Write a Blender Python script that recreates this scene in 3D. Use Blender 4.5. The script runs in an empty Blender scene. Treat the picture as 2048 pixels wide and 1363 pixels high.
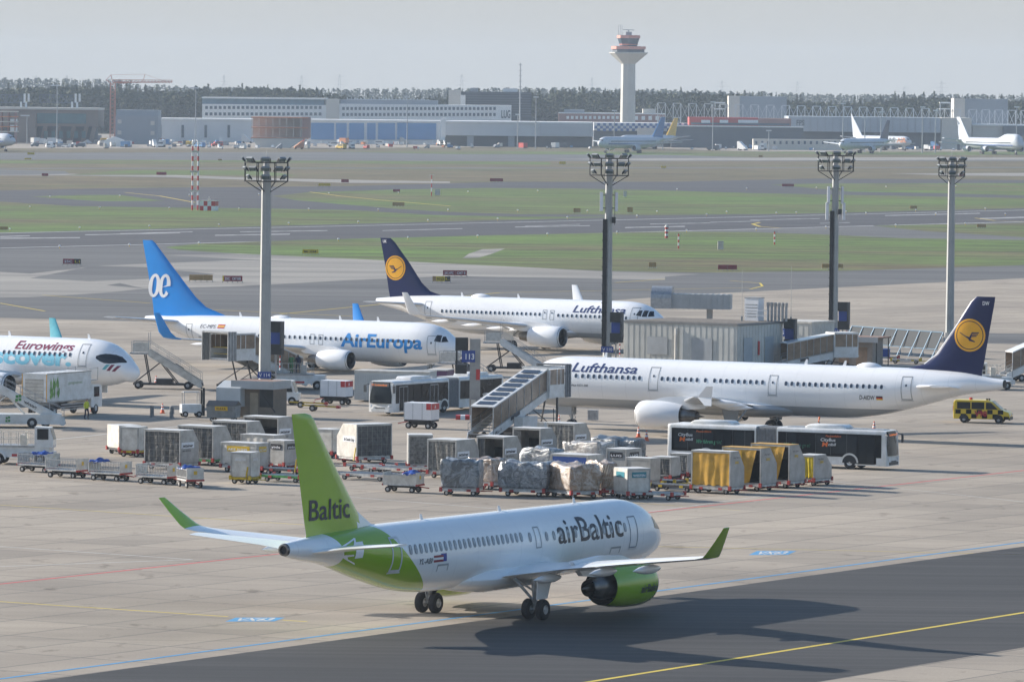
import bpy, bmesh, math, random
import numpy as np
from mathutils import Vector, Matrix
R = math.radians
rnd = random.Random(7)
scene = bpy.context.scene
COL = scene.collection
# ---------------------------------------------------------------- camera
FPX, YH, CAMH, ROLL = 12000.0, 173.0, 28.46, 0.0105
_p = math.atan((681.5 - YH) / FPX)
F0 = Vector((0, math.cos(_p), -math.sin(_p))); U0 = Vector((0, math.sin(_p), math.cos(_p))); R0 = Vector((1, 0, 0))
CR = R0 * math.cos(ROLL) + U0 * math.sin(ROLL)
CU = U0 * math.cos(ROLL) - R0 * math.sin(ROLL)
cd = bpy.data.cameras.new('camera'); cam = bpy.data.objects.new('camera', cd); COL.objects.link(cam)
cam.matrix_world = Matrix(((CR.x, CU.x, -F0.x, 0), (CR.y, CU.y, -F0.y, 0), (CR.z, CU.z, -F0.z, CAMH), (0, 0, 0, 1)))
cd.sensor_width = 36; cd.lens = FPX / 2048 * 36; cd.clip_start = 1; cd.clip_end = 60000
scene.camera = cam
# ---------------------------------------------------------------- world, sun, exposure
SUN_EL, SUN_DIR = R(21), Vector((-0.898, 0.438, 0)).normalized()      # direction towards the sun
w = bpy.data.worlds.new('World'); scene.world = w; w.use_nodes = True
nt = w.node_tree; nt.nodes.clear()
sky = nt.nodes.new('ShaderNodeTexSky'); sky.sky_type = 'NISHITA'; sky.sun_disc = False
sky.sun_elevation = SUN_EL; sky.sun_rotation = math.atan2(SUN_DIR.x, SUN_DIR.y)
sky.air_density = 1.0; sky.dust_density = 1.0; sky.ozone_density = 1.5
hs = nt.nodes.new('ShaderNodeHueSaturation'); hs.inputs['Saturation'].default_value = 1.15; hs.inputs['Value'].default_value = 1.12
bg = nt.nodes.new('ShaderNodeBackground'); bg.inputs['Strength'].default_value = 0.10
wo = nt.nodes.new('ShaderNodeOutputWorld')
# pale haze band round the horizon, clear sky above it
_tc = nt.nodes.new('ShaderNodeTexCoord'); _sx = nt.nodes.new('ShaderNodeSeparateXYZ'); nt.links.new(_tc.outputs['Generated'], _sx.inputs[0])
_mr = nt.nodes.new('ShaderNodeMapRange'); _mr.interpolation_type = 'SMOOTHSTEP'; nt.links.new(_sx.outputs[2], _mr.inputs[0])
_mr.inputs[1].default_value = 0.0; _mr.inputs[2].default_value = 0.30; _mr.inputs[3].default_value = 0.97; _mr.inputs[4].default_value = 0.0
_mx = nt.nodes.new('ShaderNodeMix'); _mx.data_type = 'RGBA'; nt.links.new(_mr.outputs[0], _mx.inputs[0]); nt.links.new(hs.outputs[0], _mx.inputs[6]); _mx.inputs[7].default_value = (3.36, 3.46, 3.50, 1)
nt.links.new(sky.outputs[0], hs.inputs['Color']); nt.links.new(_mx.outputs[2], bg.inputs[0]); nt.links.new(bg.outputs[0], wo.inputs[0])
ld = bpy.data.lights.new('sun', 'SUN'); ld.energy = 5.0; ld.angle = R(0.5); ld.color = (1.0, 0.93, 0.84)
sun = bpy.data.objects.new('sun', ld); COL.objects.link(sun)
sd = Vector((SUN_DIR.x * math.cos(SUN_EL), SUN_DIR.y * math.cos(SUN_EL), math.sin(SUN_EL)))
sun.rotation_euler = sd.to_track_quat('Z', 'Y').to_euler()
vs = scene.view_settings; vs.view_transform = 'Standard'; vs.look = 'None'; vs.exposure = 0.76; vs.gamma = 1
scene.render.engine = 'CYCLES'
HAZE = 0.00007

def G(px, py, z=0.0):
    """world point at height z seen at pixel (px,py) of the 2048-wide photo"""
    d = F0 * FPX + CR * (px - 1024) + CU * (681.5 - py)
    t = (z - CAMH) / d.z
    return Vector((d.x * t, d.y * t, z))
def V(px, py, Y):
    """world point on the ray of pixel (px,py) at distance Y"""
    d = F0 * FPX + CR * (px - 1024) + CU * (681.5 - py)
    t = Y / d.y
    return Vector((d.x * t, Y, CAMH + d.z * t))
def SC(Y): return FPX / Y

# ---------------------------------------------------------------- materials
MATS = {}
def mat(name, col, rough=0.6, metal=0.0, var=0.12, scale=1.5, coat=0.0, bump=0.0, emis=None, stretch=None, dirt=None):
    if name in MATS: return MATS[name]
    m = bpy.data.materials.new(name); m.use_nodes = True; MATS[name] = m
    n = m.node_tree; b = n.nodes['Principled BSDF']
    b.inputs['Roughness'].default_value = rough; b.inputs['Metallic'].default_value = metal
    b.inputs['Coat Weight'].default_value = coat; b.inputs['Coat Roughness'].default_value = 0.08
    tc = n.nodes.new('ShaderNodeTexCoord'); mp = n.nodes.new('ShaderNodeMapping')
    n.links.new(tc.outputs['Object'], mp.inputs[0])
    if stretch: mp.inputs['Scale'].default_value = stretch
    nz = n.nodes.new('ShaderNodeTexNoise'); nz.inputs['Scale'].default_value = scale; nz.inputs['Detail'].default_value = 6; nz.inputs['Roughness'].default_value = 0.65
    n.links.new(mp.outputs[0], nz.inputs[0])
    rp = n.nodes.new('ShaderNodeValToRGB'); c = Vector(col[:3])
    rp.color_ramp.elements[0].position = 0.3; rp.color_ramp.elements[1].position = 0.7
    d = dirt if dirt else tuple(c * (1 - 1.6 * var))
    rp.color_ramp.elements[0].color = (*d, 1); rp.color_ramp.elements[1].color = (*[min(1, x) for x in c * (1 + 0.5 * var)], 1)
    n.links.new(nz.outputs[0], rp.inputs[0]); n.links.new(rp.outputs[0], b.inputs['Base Color'])
    if bump:
        bp = n.nodes.new('ShaderNodeBump'); bp.inputs['Strength'].default_value = bump; bp.inputs['Distance'].default_value = 0.1
        n.links.new(nz.outputs[0], bp.inputs['Height']); n.links.new(bp.outputs[0], b.inputs['Normal'])
    if emis:
        b.inputs['Emission Color'].default_value = (*emis[:3], 1); b.inputs['Emission Strength'].default_value = emis[3]
    return m
def glassy(name, col=(0.02, 0.03, 0.04), rough=0.08):
    return mat(name, col, rough, 0, 0.2, 0.8)

# ---------------------------------------------------------------- mesh builder
class MB:
    def __init__(s): s.v = []; s.f = []; s.mi = []; s.m = []; s.cur = 0
    def use(s, m):
        if m not in s.m: s.m.append(m)
        s.cur = s.m.index(m); return s
    def add(s, vs, fs, M=None):
        o = len(s.v)
        s.v += [(M @ Vector(v)) if M else Vector(v) for v in vs]
        for f in fs: s.f.append([i + o for i in f]); s.mi.append(s.cur)
        return s
    def box(s, x0, x1, y0, y1, z0, z1, M=None):
        vs = [(x0,y0,z0),(x1,y0,z0),(x1,y1,z0),(x0,y1,z0),(x0,y0,z1),(x1,y0,z1),(x1,y1,z1),(x0,y1,z1)]
        return s.add(vs, [(0,3,2,1),(4,5,6,7),(0,1,5,4),(1,2,6,5),(2,3,7,6),(3,0,4,7)], M)
    def cyl(s, p0, p1, r0, r1=None, n=10, cap=True):
        r1 = r0 if r1 is None else r1
        p0, p1 = Vector(p0), Vector(p1); d = (p1 - p0).normalized()
        a = d.orthogonal().normalized(); b = d.cross(a)
        vs = []
        for p, r in ((p0, r0), (p1, r1)):
            for i in range(n):
                t = 2 * math.pi * i / n; vs.append(p + (a * math.cos(t) + b * math.sin(t)) * r)
        fs = [(i, (i+1) % n, n + (i+1) % n, n + i) for i in range(n)]
        if cap: fs += [tuple(range(n-1, -1, -1)), tuple(range(n, 2*n))]
        return s.add(vs, fs)
    def bar(s, p0, p1, w=0.05): return s.cyl(p0, p1, w * 0.6, n=4)
    def prism(s, pts, a0, a1, axis='y', M=None):
        """pts: polygon in the two other axes, extruded along axis from a0 to a1"""
        def q(u, v, a): return {'y': (u, a, v), 'x': (a, u, v), 'z': (u, v, a)}[axis]
        n = len(pts); vs = [q(u, v, a0) for u, v in pts] + [q(u, v, a1) for u, v in pts]
        fs = [(i, (i+1) % n, n + (i+1) % n, n + i) for i in range(n)] + [tuple(range(n-1, -1, -1)), tuple(range(n, 2*n))]
        return s.add(vs, fs, M)
    def loft(s, rings, cap=True, closed=True):
        n = len(rings[0]); vs = [p for r in rings for p in r]; fs = []
        for k in range(len(rings) - 1):
            for i in range(n if closed else n - 1):
                j = (i + 1) % n; fs.append((k*n+i, k*n+j, (k+1)*n+j, (k+1)*n+i))
        if cap: fs += [tuple(range(n-1, -1, -1)), tuple(range((len(rings)-1)*n, len(rings)*n))]
        return s.add(vs, fs)
    def revolve(s, prof, axis='x', c=(0,0,0), n=28):
        """prof: (a, r) along axis; open surface"""
        rings = []
        for a, r in prof:
            ring = []
            for i in range(n):
                t = 2*math.pi*i/n; u, v = r*math.cos(t), r*math.sin(t)
                p = {'x': (a, u, v), 'y': (u, a, v), 'z': (u, v, a)}[axis]
                ring.append((p[0]+c[0], p[1]+c[1], p[2]+c[2]))
            rings.append(ring)
        return s.loft(rings, cap=False)
    def build(s, name, m=None, parent=None, smooth=False, fixn=True):
        me = bpy.data.meshes.new(name); me.from_pydata([tuple(v) for v in s.v], [], s.f)
        ms = s.m if s.m else [m]
        for x in ms: me.materials.append(x)
        if s.m: me.polygons.foreach_set('material_index', s.mi)
        if fixn:
            bm = bmesh.new(); bm.from_mesh(me); bmesh.ops.recalc_face_normals(bm, faces=bm.faces); bm.to_mesh(me); bm.free()
        if smooth:
            me.polygons.foreach_set('use_smooth', [True]*len(me.polygons))
            if smooth != 'full': me.set_sharp_from_angle(angle=R(38))
        me.update()
        o = bpy.data.objects.new(name, me); COL.objects.link(o)
        if parent: o.parent = parent
        return o
def tag(o, label=None, cat=None, group=None, kind=None):
    if label: o['label'] = label
    if cat: o['category'] = cat
    if group: o['group'] = group
    if kind: o['kind'] = kind
    return o
def thing(name, label, cat, loc=(0,0,0), rz=0.0, group=None):
    o = bpy.data.objects.new(name, None); COL.objects.link(o); o.empty_display_size = 0.3
    o.location = loc; o.rotation_euler = (0, 0, rz)
    return tag(o, label, cat, group)
KIDS = {}
def copy_tree(o, label=None, loc=None, rz=None, _p=None):
    c = o.copy(); COL.objects.link(c)
    if _p is not None: c.parent = _p
    if label: c['label'] = label
    if loc is not None: c.location = loc
    if rz is not None: c.rotation_euler = (0, 0, rz)
    for ch in list(o.children): copy_tree(ch, _p=c)
    return c

# ---------------------------------------------------------------- lettering
_TC = {}
def glyphs(txt, bold=0.0, shear=0.0, space=1.0):
    """flat triangles of a word: verts (u,v) with baseline v=0, cap height 1, u from 0"""
    k = (txt, bold, shear, space)
    if k in _TC: return _TC[k]
    cu = bpy.data.curves.new('t', 'FONT'); cu.body = txt; cu.offset = bold; cu.shear = shear; cu.resolution_u = 3; cu.space_character = space; cu.size = 1
    ob = bpy.data.objects.new('t', cu); COL.objects.link(ob)
    dg = bpy.context.evaluated_depsgraph_get(); dg.update()
    me = bpy.data.meshes.new_from_object(ob.evaluated_get(dg))
    vs = [v.co.copy() for v in me.vertices]; fs = [list(p.vertices) for p in me.polygons]
    bpy.data.objects.remove(ob); bpy.data.meshes.remove(me); bpy.data.curves.remove(cu)
    H = 0.73; x0 = min(v.x for v in vs); x1 = max(v.x for v in vs)
    r = ([((v.x - x0), v.y / H) for v in vs], fs, (x1 - x0))
    _TC[k] = r; return r
def text_on(name, txt, m, parent, fmap, width, height, bold=0.0, shear=0.0, space=1.0, du=None, dv=None):
    """fmap(u, v) maps metres along / above the baseline to local space"""
    vs, fs, W = glyphs(txt, bold, shear, space)
    bm = bmesh.new(); bv = [bm.verts.new((x / W * width, y * height, 0)) for x, y in vs]
    for f in fs:
        try: bm.faces.new([bv[i] for i in f])
        except ValueError: pass
    for ax, st, lo, hi in ((0, du, 0, width), (1, dv, -0.4*height, 1.3*height)):
        if not st: continue
        a = lo + st
        while a < hi:
            bmesh.ops.bisect_plane(bm, geom=bm.verts[:] + bm.edges[:] + bm.faces[:], plane_co=(a, 0, 0) if ax == 0 else (0, a, 0), plane_no=(1, 0, 0) if ax == 0 else (0, 1, 0))
            a += st
    for v in bm.verts: v.co = Vector(fmap(v.co.x, v.co.y))
    me = bpy.data.meshes.new(name); bm.to_mesh(me); bm.free(); me.materials.append(m)
    o = bpy.data.objects.new(name, me); COL.objects.link(o); o.parent = parent
    return o
def flat_text(txt, m, parent, org, ux, uz, width, height, bold=0.0, shear=0.0, name='lettering'):
    org, ux, uz = Vector(org), Vector(ux).normalized(), Vector(uz).normalized()
    return text_on(name, txt, m, parent, lambda u, v: org + ux*u + uz*v, width, height, bold, shear)
# ================================================================ GROUND
def nodes_of(m): return m.node_tree.nodes, m.node_tree.links, m.node_tree.nodes['Principled BSDF']
def ground_mat(name, kind):
    m = bpy.data.materials.new(name); m.use_nodes = True; N, L, b = nodes_of(m)
    b.inputs['Roughness'].default_value = 0.9 if kind != 'asphalt' else 0.75
    b.inputs['Specular IOR Level'].default_value = 0.3
    tc = N.new('ShaderNodeTexCoord')
    def noise(sc, det=5, st=None, rot=0, rough=0.6):
        mp = N.new('ShaderNodeMapping'); L.new(tc.outputs['Object'], mp.inputs[0])
        mp.inputs['Rotation'].default_value = (0, 0, rot)
        if st: mp.inputs['Scale'].default_value = st
        n = N.new('ShaderNodeTexNoise'); n.inputs['Scale'].default_value = sc; n.inputs['Detail'].default_value = det; n.inputs['Roughness'].default_value = rough
        L.new(mp.outputs[0], n.inputs[0]); return n.outputs[0]
    def ramp(fac, stops):
        r = N.new('ShaderNodeValToRGB'); L.new(fac, r.inputs[0])
        while len(r.color_ramp.elements) < len(stops): r.color_ramp.elements.new(0.5)
        for e, (p, c) in zip(r.color_ramp.elements, stops): e.position = p; e.color = (*c, 1) if len(c) == 3 else c
        return r.outputs[0]
    def mix(a, bb, f, mode='MIX'):
        x = N.new('ShaderNodeMix'); x.data_type = 'RGBA'; x.blend_type = mode
        if isinstance(f, float): x.inputs[0].default_value = f
        else: L.new(f, x.inputs[0])
        L.new(a, x.inputs[6])
        if isinstance(bb, tuple): x.inputs[7].default_value = (*bb, 1)
        else: L.new(bb, x.inputs[7])
        return x.outputs[2]
    if kind == 'concrete':
        mp = N.new('ShaderNodeMapping'); L.new(tc.outputs['Object'], mp.inputs[0]); mp.inputs['Rotation'].default_value = (0, 0, R(-58))
        br = N.new('ShaderNodeTexBrick'); L.new(mp.outputs[0], br.inputs[0])
        br.offset = 0; br.inputs['Scale'].default_value = 1; br.inputs['Brick Width'].default_value = 7.5; br.inputs['Row Height'].default_value = 5.0
        br.inputs['Mortar Size'].default_value = 0.10; br.inputs['Mortar Smooth'].default_value = 0.3; br.inputs['Bias'].default_value = 0
        br.inputs['Color1'].default_value = (0.405, 0.350, 0.283, 1); br.inputs['Color2'].default_value = (0.335, 0.292, 0.240, 1); br.inputs['Mortar'].default_value = (0.215, 0.195, 0.17, 1)
        c = br.outputs[0]
        st = ramp(noise(0.035, 6, (1, 1, 1)), [(0.35, (0.74, 0.74, 0.75)), (0.6, (1, 1, 1))]); c = mix(c, st, 1.0, 'MULTIPLY')
        tr = ramp(noise(0.06, 6, (0.12, 2.2, 1), R(-58), 0.7), [(0.36, (0.6, 0.6, 0.61)), (0.52, (1, 1, 1))]); c = mix(c, tr, 0.42, 'MULTIPLY')
        t2 = ramp(noise(0.12, 7, (0.1, 2.5, 1), R(20), 0.7), [(0.33, (0.6, 0.6, 0.62)), (0.45, (1, 1, 1))]); c = mix(c, t2, 0.35, 'MULTIPLY')
        sp = ramp(noise(0.5, 5, (1, .5, 1), 0.4, 0.6), [(0.30, (0.42, 0.40, 0.38)), (0.39, (1, 1, 1))]); c = mix(c, sp, 0.6, 'MULTIPLY')
        cr_ = ramp(noise(0.11, 3, (.06, 3.2, 1), R(-30), .55), [(0.30, (.5, .5, .52)), (0.335, (1, 1, 1))]); c = mix(c, cr_, 0.55, 'MULTIPLY')
        fi = ramp(noise(6.0, 4), [(0.3, (0.9, 0.9, 0.9)), (0.7, (1.06, 1.06, 1.05))]); c = mix(c, fi, 1.0, 'MULTIPLY')
        L.new(c, b.inputs['Base Color'])
    elif kind == 'asphalt':
        c = ramp(noise(0.05, 7, (0.12, 1.6, 1), R(-58), 0.7), [(0.3, (0.036, 0.035, 0.034)), (0.7, (0.076, 0.072, 0.068))])
        f2 = ramp(noise(0.25, 7, (0.05, 3.0, 1), R(-58), 0.75), [(0.4, (0.72, 0.72, 0.73)), (0.6, (1.1, 1.1, 1.1))]); c = mix(c, f2, 1.0, 'MULTIPLY')
        f3 = ramp(noise(8, 4), [(0.3, (0.85, 0.85, 0.85)), (0.7, (1.15, 1.15, 1.15))]); c = mix(c, f3, 1.0, 'MULTIPLY')
        L.new(c, b.inputs['Base Color'])
    elif kind == 'taxiway':
        c = ramp(noise(0.02, 7, (0.25, 1.4, 1), R(10), 0.7), [(0.3, (0.088, 0.091, 0.096)), (0.7, (0.15, 0.15, 0.148))])
        f2 = ramp(noise(0.09, 7, (0.06, 1.8, 1), R(4), 0.75), [(0.38, (0.7, 0.7, 0.72)), (0.6, (1.12, 1.12, 1.1))]); c = mix(c, f2, 1.0, 'MULTIPLY')
        L.new(c, b.inputs['Base Color'])
    elif kind == 'oldconcrete':
        c = ramp(noise(0.03, 7, (0.2, 1.4, 1), R(3), 0.75), [(0.36, (0.15, 0.145, 0.138)), (0.6, (0.33, 0.31, 0.275))])
        L.new(c, b.inputs['Base Color'])
    elif kind == 'runway':
        c = ramp(noise(0.05, 7, (0.05, 1.6, 1), R(-22), 0.7), [(0.3, (0.04, 0.042, 0.05)), (0.7, (0.085, 0.085, 0.09))])
        L.new(c, b.inputs['Base Color'])
    elif kind in ('grass', 'meadow'):
        a = [(0.36, (0.135, 0.12, 0.055)), (0.48, (0.10, 0.145, 0.034)), (0.64, (0.10, 0.19, 0.028))] if kind == 'grass' else [(0.3, (0.10, 0.10, 0.045)), (0.52, (0.145, 0.125, 0.065)), (0.72, (0.085, 0.125, 0.035))]
        c = ramp(noise(0.012, 8, (0.4, 1.0, 1), R(5), 0.7), a)
        f2 = ramp(noise(0.12, 8, (0.25, 1.2, 1), R(3), 0.8), [(0.42, (0.50, 0.44, 0.48)), (0.58, (1.3, 1.2, 1.2))]); c = mix(c, f2, 1.0, 'MULTIPLY')
        f3 = ramp(noise(1.2, 5, (0.4, 1, 1)), [(0.3, (0.75, 0.75, 0.75)), (0.7, (1.2, 1.2, 1.2))]); c = mix(c, f3, 1.0, 'MULTIPLY')
        L.new(c, b.inputs['Base Color'])
    return m
GM = {k: ground_mat(k, k) for k in ('concrete', 'asphalt', 'taxiway', 'oldconcrete', 'runway', 'grass', 'meadow')}
LAY = [0]
def sheet(name, m, pts, z, world=False, lbl=None):
    P = [Vector((*p, z)) if world else G(*p, z) for p in pts]
    b = MB(); b.add(P, [tuple(range(len(P)))]); o = b.build(name, m, fixn=False)
    if o.data.polygons[0].normal.z < 0: o.data.flip_normals()
    return tag(o, lbl, None, None, 'structure')
def extend(pts, up=None): return pts
# whole terrain: mown field to the horizon
sheet('ground', GM['meadow'], [(-9000, -200), (9000, -200), (9000, 12000), (-9000, 12000)], -0.012, True)
# near apron of concrete slabs: everything this side of the taxiway edge
edge = [(-700, 628), (0, 635), (300, 643), (560, 650), (800, 646), (1000, 630), (1230, 600), (1400, 588), (2048, 556), (2700, 528)]
E = [G(*p) for p in edge]
sheet('apron', GM['concrete'], [(v.x, v.y) for v in E] + [(260, 60), (-260, 60)], 0.0, True)
Z1, Z2, Z3, Z4 = 0.004, 0.008, 0.012, 0.016
# taxiway area (asphalt) between apron and near grass, up to the runway
sheet('taxiway', GM['taxiway'], [(-700, 480), (-20, 493), (330, 489), (700, 478), (1300, 463), (2700, 424), (2700, 528), (2048, 556), (1400, 588), (1230, 600), (1000, 630), (800, 646), (560, 650), (300, 643), (0, 635), (-700, 628)], -0.008)
sheet('taxiway_shoulder', GM['oldconcrete'], [(-40, 541), (60, 547), (200, 531), (480, 520), (760, 529), (1000, 541), (1330, 549), (1330, 560), (1150, 556), (900, 552), (700, 560), (480, 572), (290, 577), (240, 566), (120, 585), (-40, 596)], Z1-0.006)
sheet('taxiway_shoulder', GM['oldconcrete'], [(330, 510), (480, 507), (700, 517), (1000, 531), (1210, 543), (1400, 548), (1330, 553), (1200, 548), (900, 540), (700, 528), (480, 518)], Z2-0.006)
sheet('old_taxiway_slab', GM['oldconcrete'], [(-700, 560), (-5, 556), (130, 563), (290, 577), (200, 586), (60, 594), (-700, 606)], Z2-0.006)
sheet('asphalt_patch', GM['taxiway'], [(60, 556), (190, 531), (290, 534), (430, 548), (330, 556), (180, 562)], Z3-0.006)
sheet('service_road', GM['taxiway'], [(1690, 656), (1880, 664), (2120, 668), (2120, 690), (1880, 684), (1700, 676)], Z1)
# near grass
sheet('grass', GM['grass'], [(330, 494), (400, 487), (600, 480), (1000, 470), (1330, 463), (1500, 464), (1650, 469), (1800, 476), (2048, 480), (2700, 478), (2700, 515), (2048, 530), (1700, 541), (1400, 545), (1200, 541), (900, 527), (700, 517), (480, 507), (360, 500)], Z1)
sheet('dirt_path', GM['oldconcrete'], [(925, 516), (938, 507), (965, 498), (1010, 497), (985, 507), (958, 515)], Z2)
sheet('grass', GM['grass'], [(1745, 451), (2048, 446), (2500, 440), (2500, 480), (2048, 474), (1850, 462)], Z1)
# runway
def line_pts(p0, p1): return [p0, p1]
sheet('runway', GM['runway'], [(-700, 483), (2700, 397), (2700, 425), (-700, 518)], -0.004)
PW = mat('paint_white', (0.62, 0.62, 0.6), 0.7, 0, 0.25, 0.6); PY = mat('paint_yellow', (0.66, 0.50, 0.06), 0.7, 0, 0.15, 0.5)
PR = mat('paint_red', (0.62, 0.07, 0.08), 0.7, 0, 0.15, 0.5); PB = mat('paint_blue', (0.08, 0.30, 0.55), 0.7, 0, 0.15, 0.5)
def stripe(name, m, pts, w, z=Z2):
    """painted line of constant real width through pixel points"""
    P = [G(*p) for p in pts]; b = MB(); L_, R_ = [], []
    for i, p in enumerate(P):
        d = (P[min(i+1, len(P)-1)] - P[max(i-1, 0)]).normalized(); n = Vector((-d.y, d.x, 0)) * w / 2
        L_.append(Vector((p.x+n.x, p.y+n.y, z))); R_.append(Vector((p.x-n.x, p.y-n.y, z)))
    k = len(P); b.add(L_ + R_, [(i, i+1, k+i+1, k+i) for i in range(k-1)]); o = b.build(name, m, fixn=False)
    if o.data.polygons[0].normal.z < 0: o.data.flip_normals()
    return tag(o, None, None, None, 'structure')
stripe('runway_edge_line', PW, [(-300, 475), (0, 466), (700, 451.5), (1350, 437), (2048, 420), (2400, 411)], 1.2, 0.001)
stripe('runway_edge_line', PW, [(-300, 503), (0, 496), (700, 478.5), (1300, 463.5), (2048, 443), (2400, 433)], 1.2, 0.001)
PWR = mat('worn_runway_paint', (0.40, 0.40, 0.40), 0.8, 0, 0.5, 0.3)
def zone_bar(x0, y0, x1, y1, w):
    w *= .8
    P = [G(x0, y0-w/2), G(x1, y1-w/2), G(x1, y1+w/2), G(x0, y0+w/2)]
    b = MB(); b.add([Vector((p.x, p.y, 0.002)) for p in P], [(0, 1, 2, 3)]); o = b.build('runway_marking', PWR, fixn=False)
    if o.data.polygons[0].normal.z < 0: o.data.flip_normals()
    tag(o, None, None, None, 'structure')
for a in [(0,473,60,471.5,2), (0,476.5,160,475,2.4), (170,469.5,360,465.5,1.6), (240,467,385,463.5,1.6), (430,470.5,580,468,2.2), (480,463.5,655,461,1.4), (765,461,925,457,1.5), (1030,454,1180,451,1.5), (1050,452,1160,448.5,1.0), (1250,455,1370,452.5,2), (1300,448,1420,445.5,1.2), (1500,440,1640,437,1.2), (1770,431,1960,426.5,1.8), (1960,437,2100,433,3), (1640,446.5,1700,445,1), (1420,444.5,1520,442,1.2)]: zone_bar(*a)
# mid grass and the curving taxiways beyond the runway
sheet('grass', GM['grass'], [(-600, 486), (2700, 402), (2048, 419), (1560, 431), (1350, 434), (1030, 433), (870, 430), (700, 420), (520, 417), (355, 415), (147, 412), (0, 403), (-600, 396)], -0.006)
sheet('taxiway_far', GM['runway'], [(-500, 384), (0, 381), (240, 376), (700, 372), (850, 368), (1000, 364), (1350, 363), (1640, 357), (2048, 360), (2600, 362), (2700, 396), (2048, 419), (1560, 431), (1350, 434), (1030, 433), (870, 430), (700, 420), (520, 417), (355, 415), (147, 412), (0, 403), (-500, 396)], 0.0)
sheet('grass', GM['grass'], [(60, 393), (160, 390), (240, 390), (285, 396), (330, 402), (200, 402), (120, 397)], Z1)
sheet('grass', GM['grass'], [(545, 392), (620, 384), (800, 379), (960, 376), (1150, 377), (1300, 380), (1500, 386), (1700, 390), (2048, 396), (2600, 399), (2600, 403), (2048, 416), (1600, 427), (1300, 430), (1040, 428), (900, 424), (800, 418), (680, 408), (590, 400)], Z1)
sheet('grass', GM['grass'], [(1540, 369), (1640, 367), (2048, 366), (2600, 366), (2600, 396), (2048, 391), (1900, 387), (1700, 383)], Z1)
# brown meadow strips with thin roads
sheet('concrete_strip', GM['oldconcrete'], [(-500, 346), (100, 347), (350, 350), (560, 357), (900, 363), (900, 366), (700, 366), (350, 355), (130, 351), (-500, 352)], 0.0)
sheet('taxiway_far', GM['taxiway'], [(-500, 338), (0, 339), (130, 342), (140, 348), (0, 350), (-500, 350)], Z1)
sheet('grass', GM['grass'], [(130, 350), (250, 341), (520, 341), (600, 352), (350, 350)], Z2)
sheet('service_road', GM['taxiway'], [(-500, 336.5), (2600, 333.5), (2600, 335.5), (-500, 338.5)], Z2)
sheet('taxiway_far', GM['taxiway'], [(-500, 307), (1100, 303), (1600, 318), (2600, 318), (2600, 322), (1400, 322), (900, 322), (400, 320), (-500, 318)], 0.0)
sheet('grass', GM['grass'], [(-500, 319), (600, 321), (1100, 324), (1100, 329), (600, 328), (-500, 326)], Z1)
sheet('grass', GM['grass'], [(650, 303), (2600, 304), (2600, 309), (1400, 310), (900, 308)], Z1)
sheet('concrete_strip', GM['oldconcrete'], [(1100, 318), (1600, 315), (2600, 315), (2600, 318), (1300, 321)], Z2)
sheet('concrete_strip', GM['oldconcrete'], [(1780, 347), (2600, 343), (2600, 356), (2048, 352), (1900, 351)], Z1)
sheet('apron_far', GM['concrete'], [(-900, 296), (600, 297), (1180, 292), (1500, 303), (2900, 303), (2900, 268), (-900, 268)], Z1)
# foreground asphalt
def on(px, a, b_): return (px, a[1] + (b_[1]-a[1]) * (px-a[0])/(b_[0]-a[0]))
A0, A1 = (850, 1255), (2048, 1092)
P0, P1 = G(*A0), G(*A1); d = (P1-P0).normalized(); pA, pB = P0 - d*160, P1 + d*160
Q0, Q1 = G(1640, 1358), G(2048, 1297)
sheet('taxiway', GM['asphalt'], [(pA.x, pA.y), (pB.x, pB.y), (pB.x + 60, pB.y - 60), (Q1.x + d.x*150, Q1.y + d.y*150), (Q0.x - d.x*140, Q0.y - d.y*140), (pA.x+8, pA.y)], Z1, True)
def long_stripe(m, a, b_, w, z, name='painted_line', ea=0, eb=0):
    p, q = G(*a), G(*b_); d = (q-p).normalized(); p, q = p-d*ea, q+d*eb; n = Vector((-d.y, d.x, 0))*w/2
    b = MB(); b.add([(p.x+n.x, p.y+n.y, z), (q.x+n.x, q.y+n.y, z), (q.x-n.x, q.y-n.y, z), (p.x-n.x, p.y-n.y, z)], [(0, 1, 2, 3)]); o = b.build(name, m, fixn=False)
    if o.data.polygons[0].normal.z < 0: o.data.flip_normals()
    tag(o, None, None, None, 'structure')
long_stripe(PB, (850, 1243), (2048, 1083), 0.30, Z2, ea=120, eb=60)
long_stripe(PY, (1175, 1363), (2048, 1224), 0.34, Z2, ea=60, eb=60)
long_stripe(PR, (0, 1167), (555, 1107), 0.26, Z1, ea=30)
long_stripe(PR, (555, 1107), (2048, 940), 0.24, Z1, eb=60)
long_stripe(PY, (0, 1202), (456, 1232), 0.22, Z1, ea=30); long_stripe(PY, (566, 1239), (614, 1242), 0.22, Z1)
long_stripe(PY, (0, 1009), (613, 1049), 0.16, Z1, ea=30); long_stripe(PY, (1316, 1092), (2048, 1108), 0.14, Z1)
long_stripe(PW, (0, 1092), (385, 1118), 0.14, Z1, ea=30); long_stripe(PW, (0, 1132), (385, 1118), 0.14, Z1, ea=30)
long_stripe(PW, (600, 985), (1010, 1018), 0.12, Z1); long_stripe(PW, (1290, 1024), (1690, 968), 0.12, Z1)
long_stripe(PW, (95, 880), (420, 845), 0.2, Z1); long_stripe(PW, (640, 857), (860, 835), 0.16, Z1); long_stripe(PW, (1650, 960), (2048, 1003), 0.10, Z1)
long_stripe(PY, (1000, 985), (1480, 1020), 0.1, Z1)
for a, b_ in [((0, 606), (90, 622)), ((85, 590), (300, 606)), ((420, 619), (720, 633)), ((560, 628), (1000, 585)), ((1000, 585), (1500, 575)), ((1500, 578), (1525, 572)), ((1525, 572), (1520, 566)), ((1520, 566), (1460, 561)), ((1230, 565), (1330, 558))]:
    long_stripe(PY, a, b_, 0.35, Z3, 'taxi_line')
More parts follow.
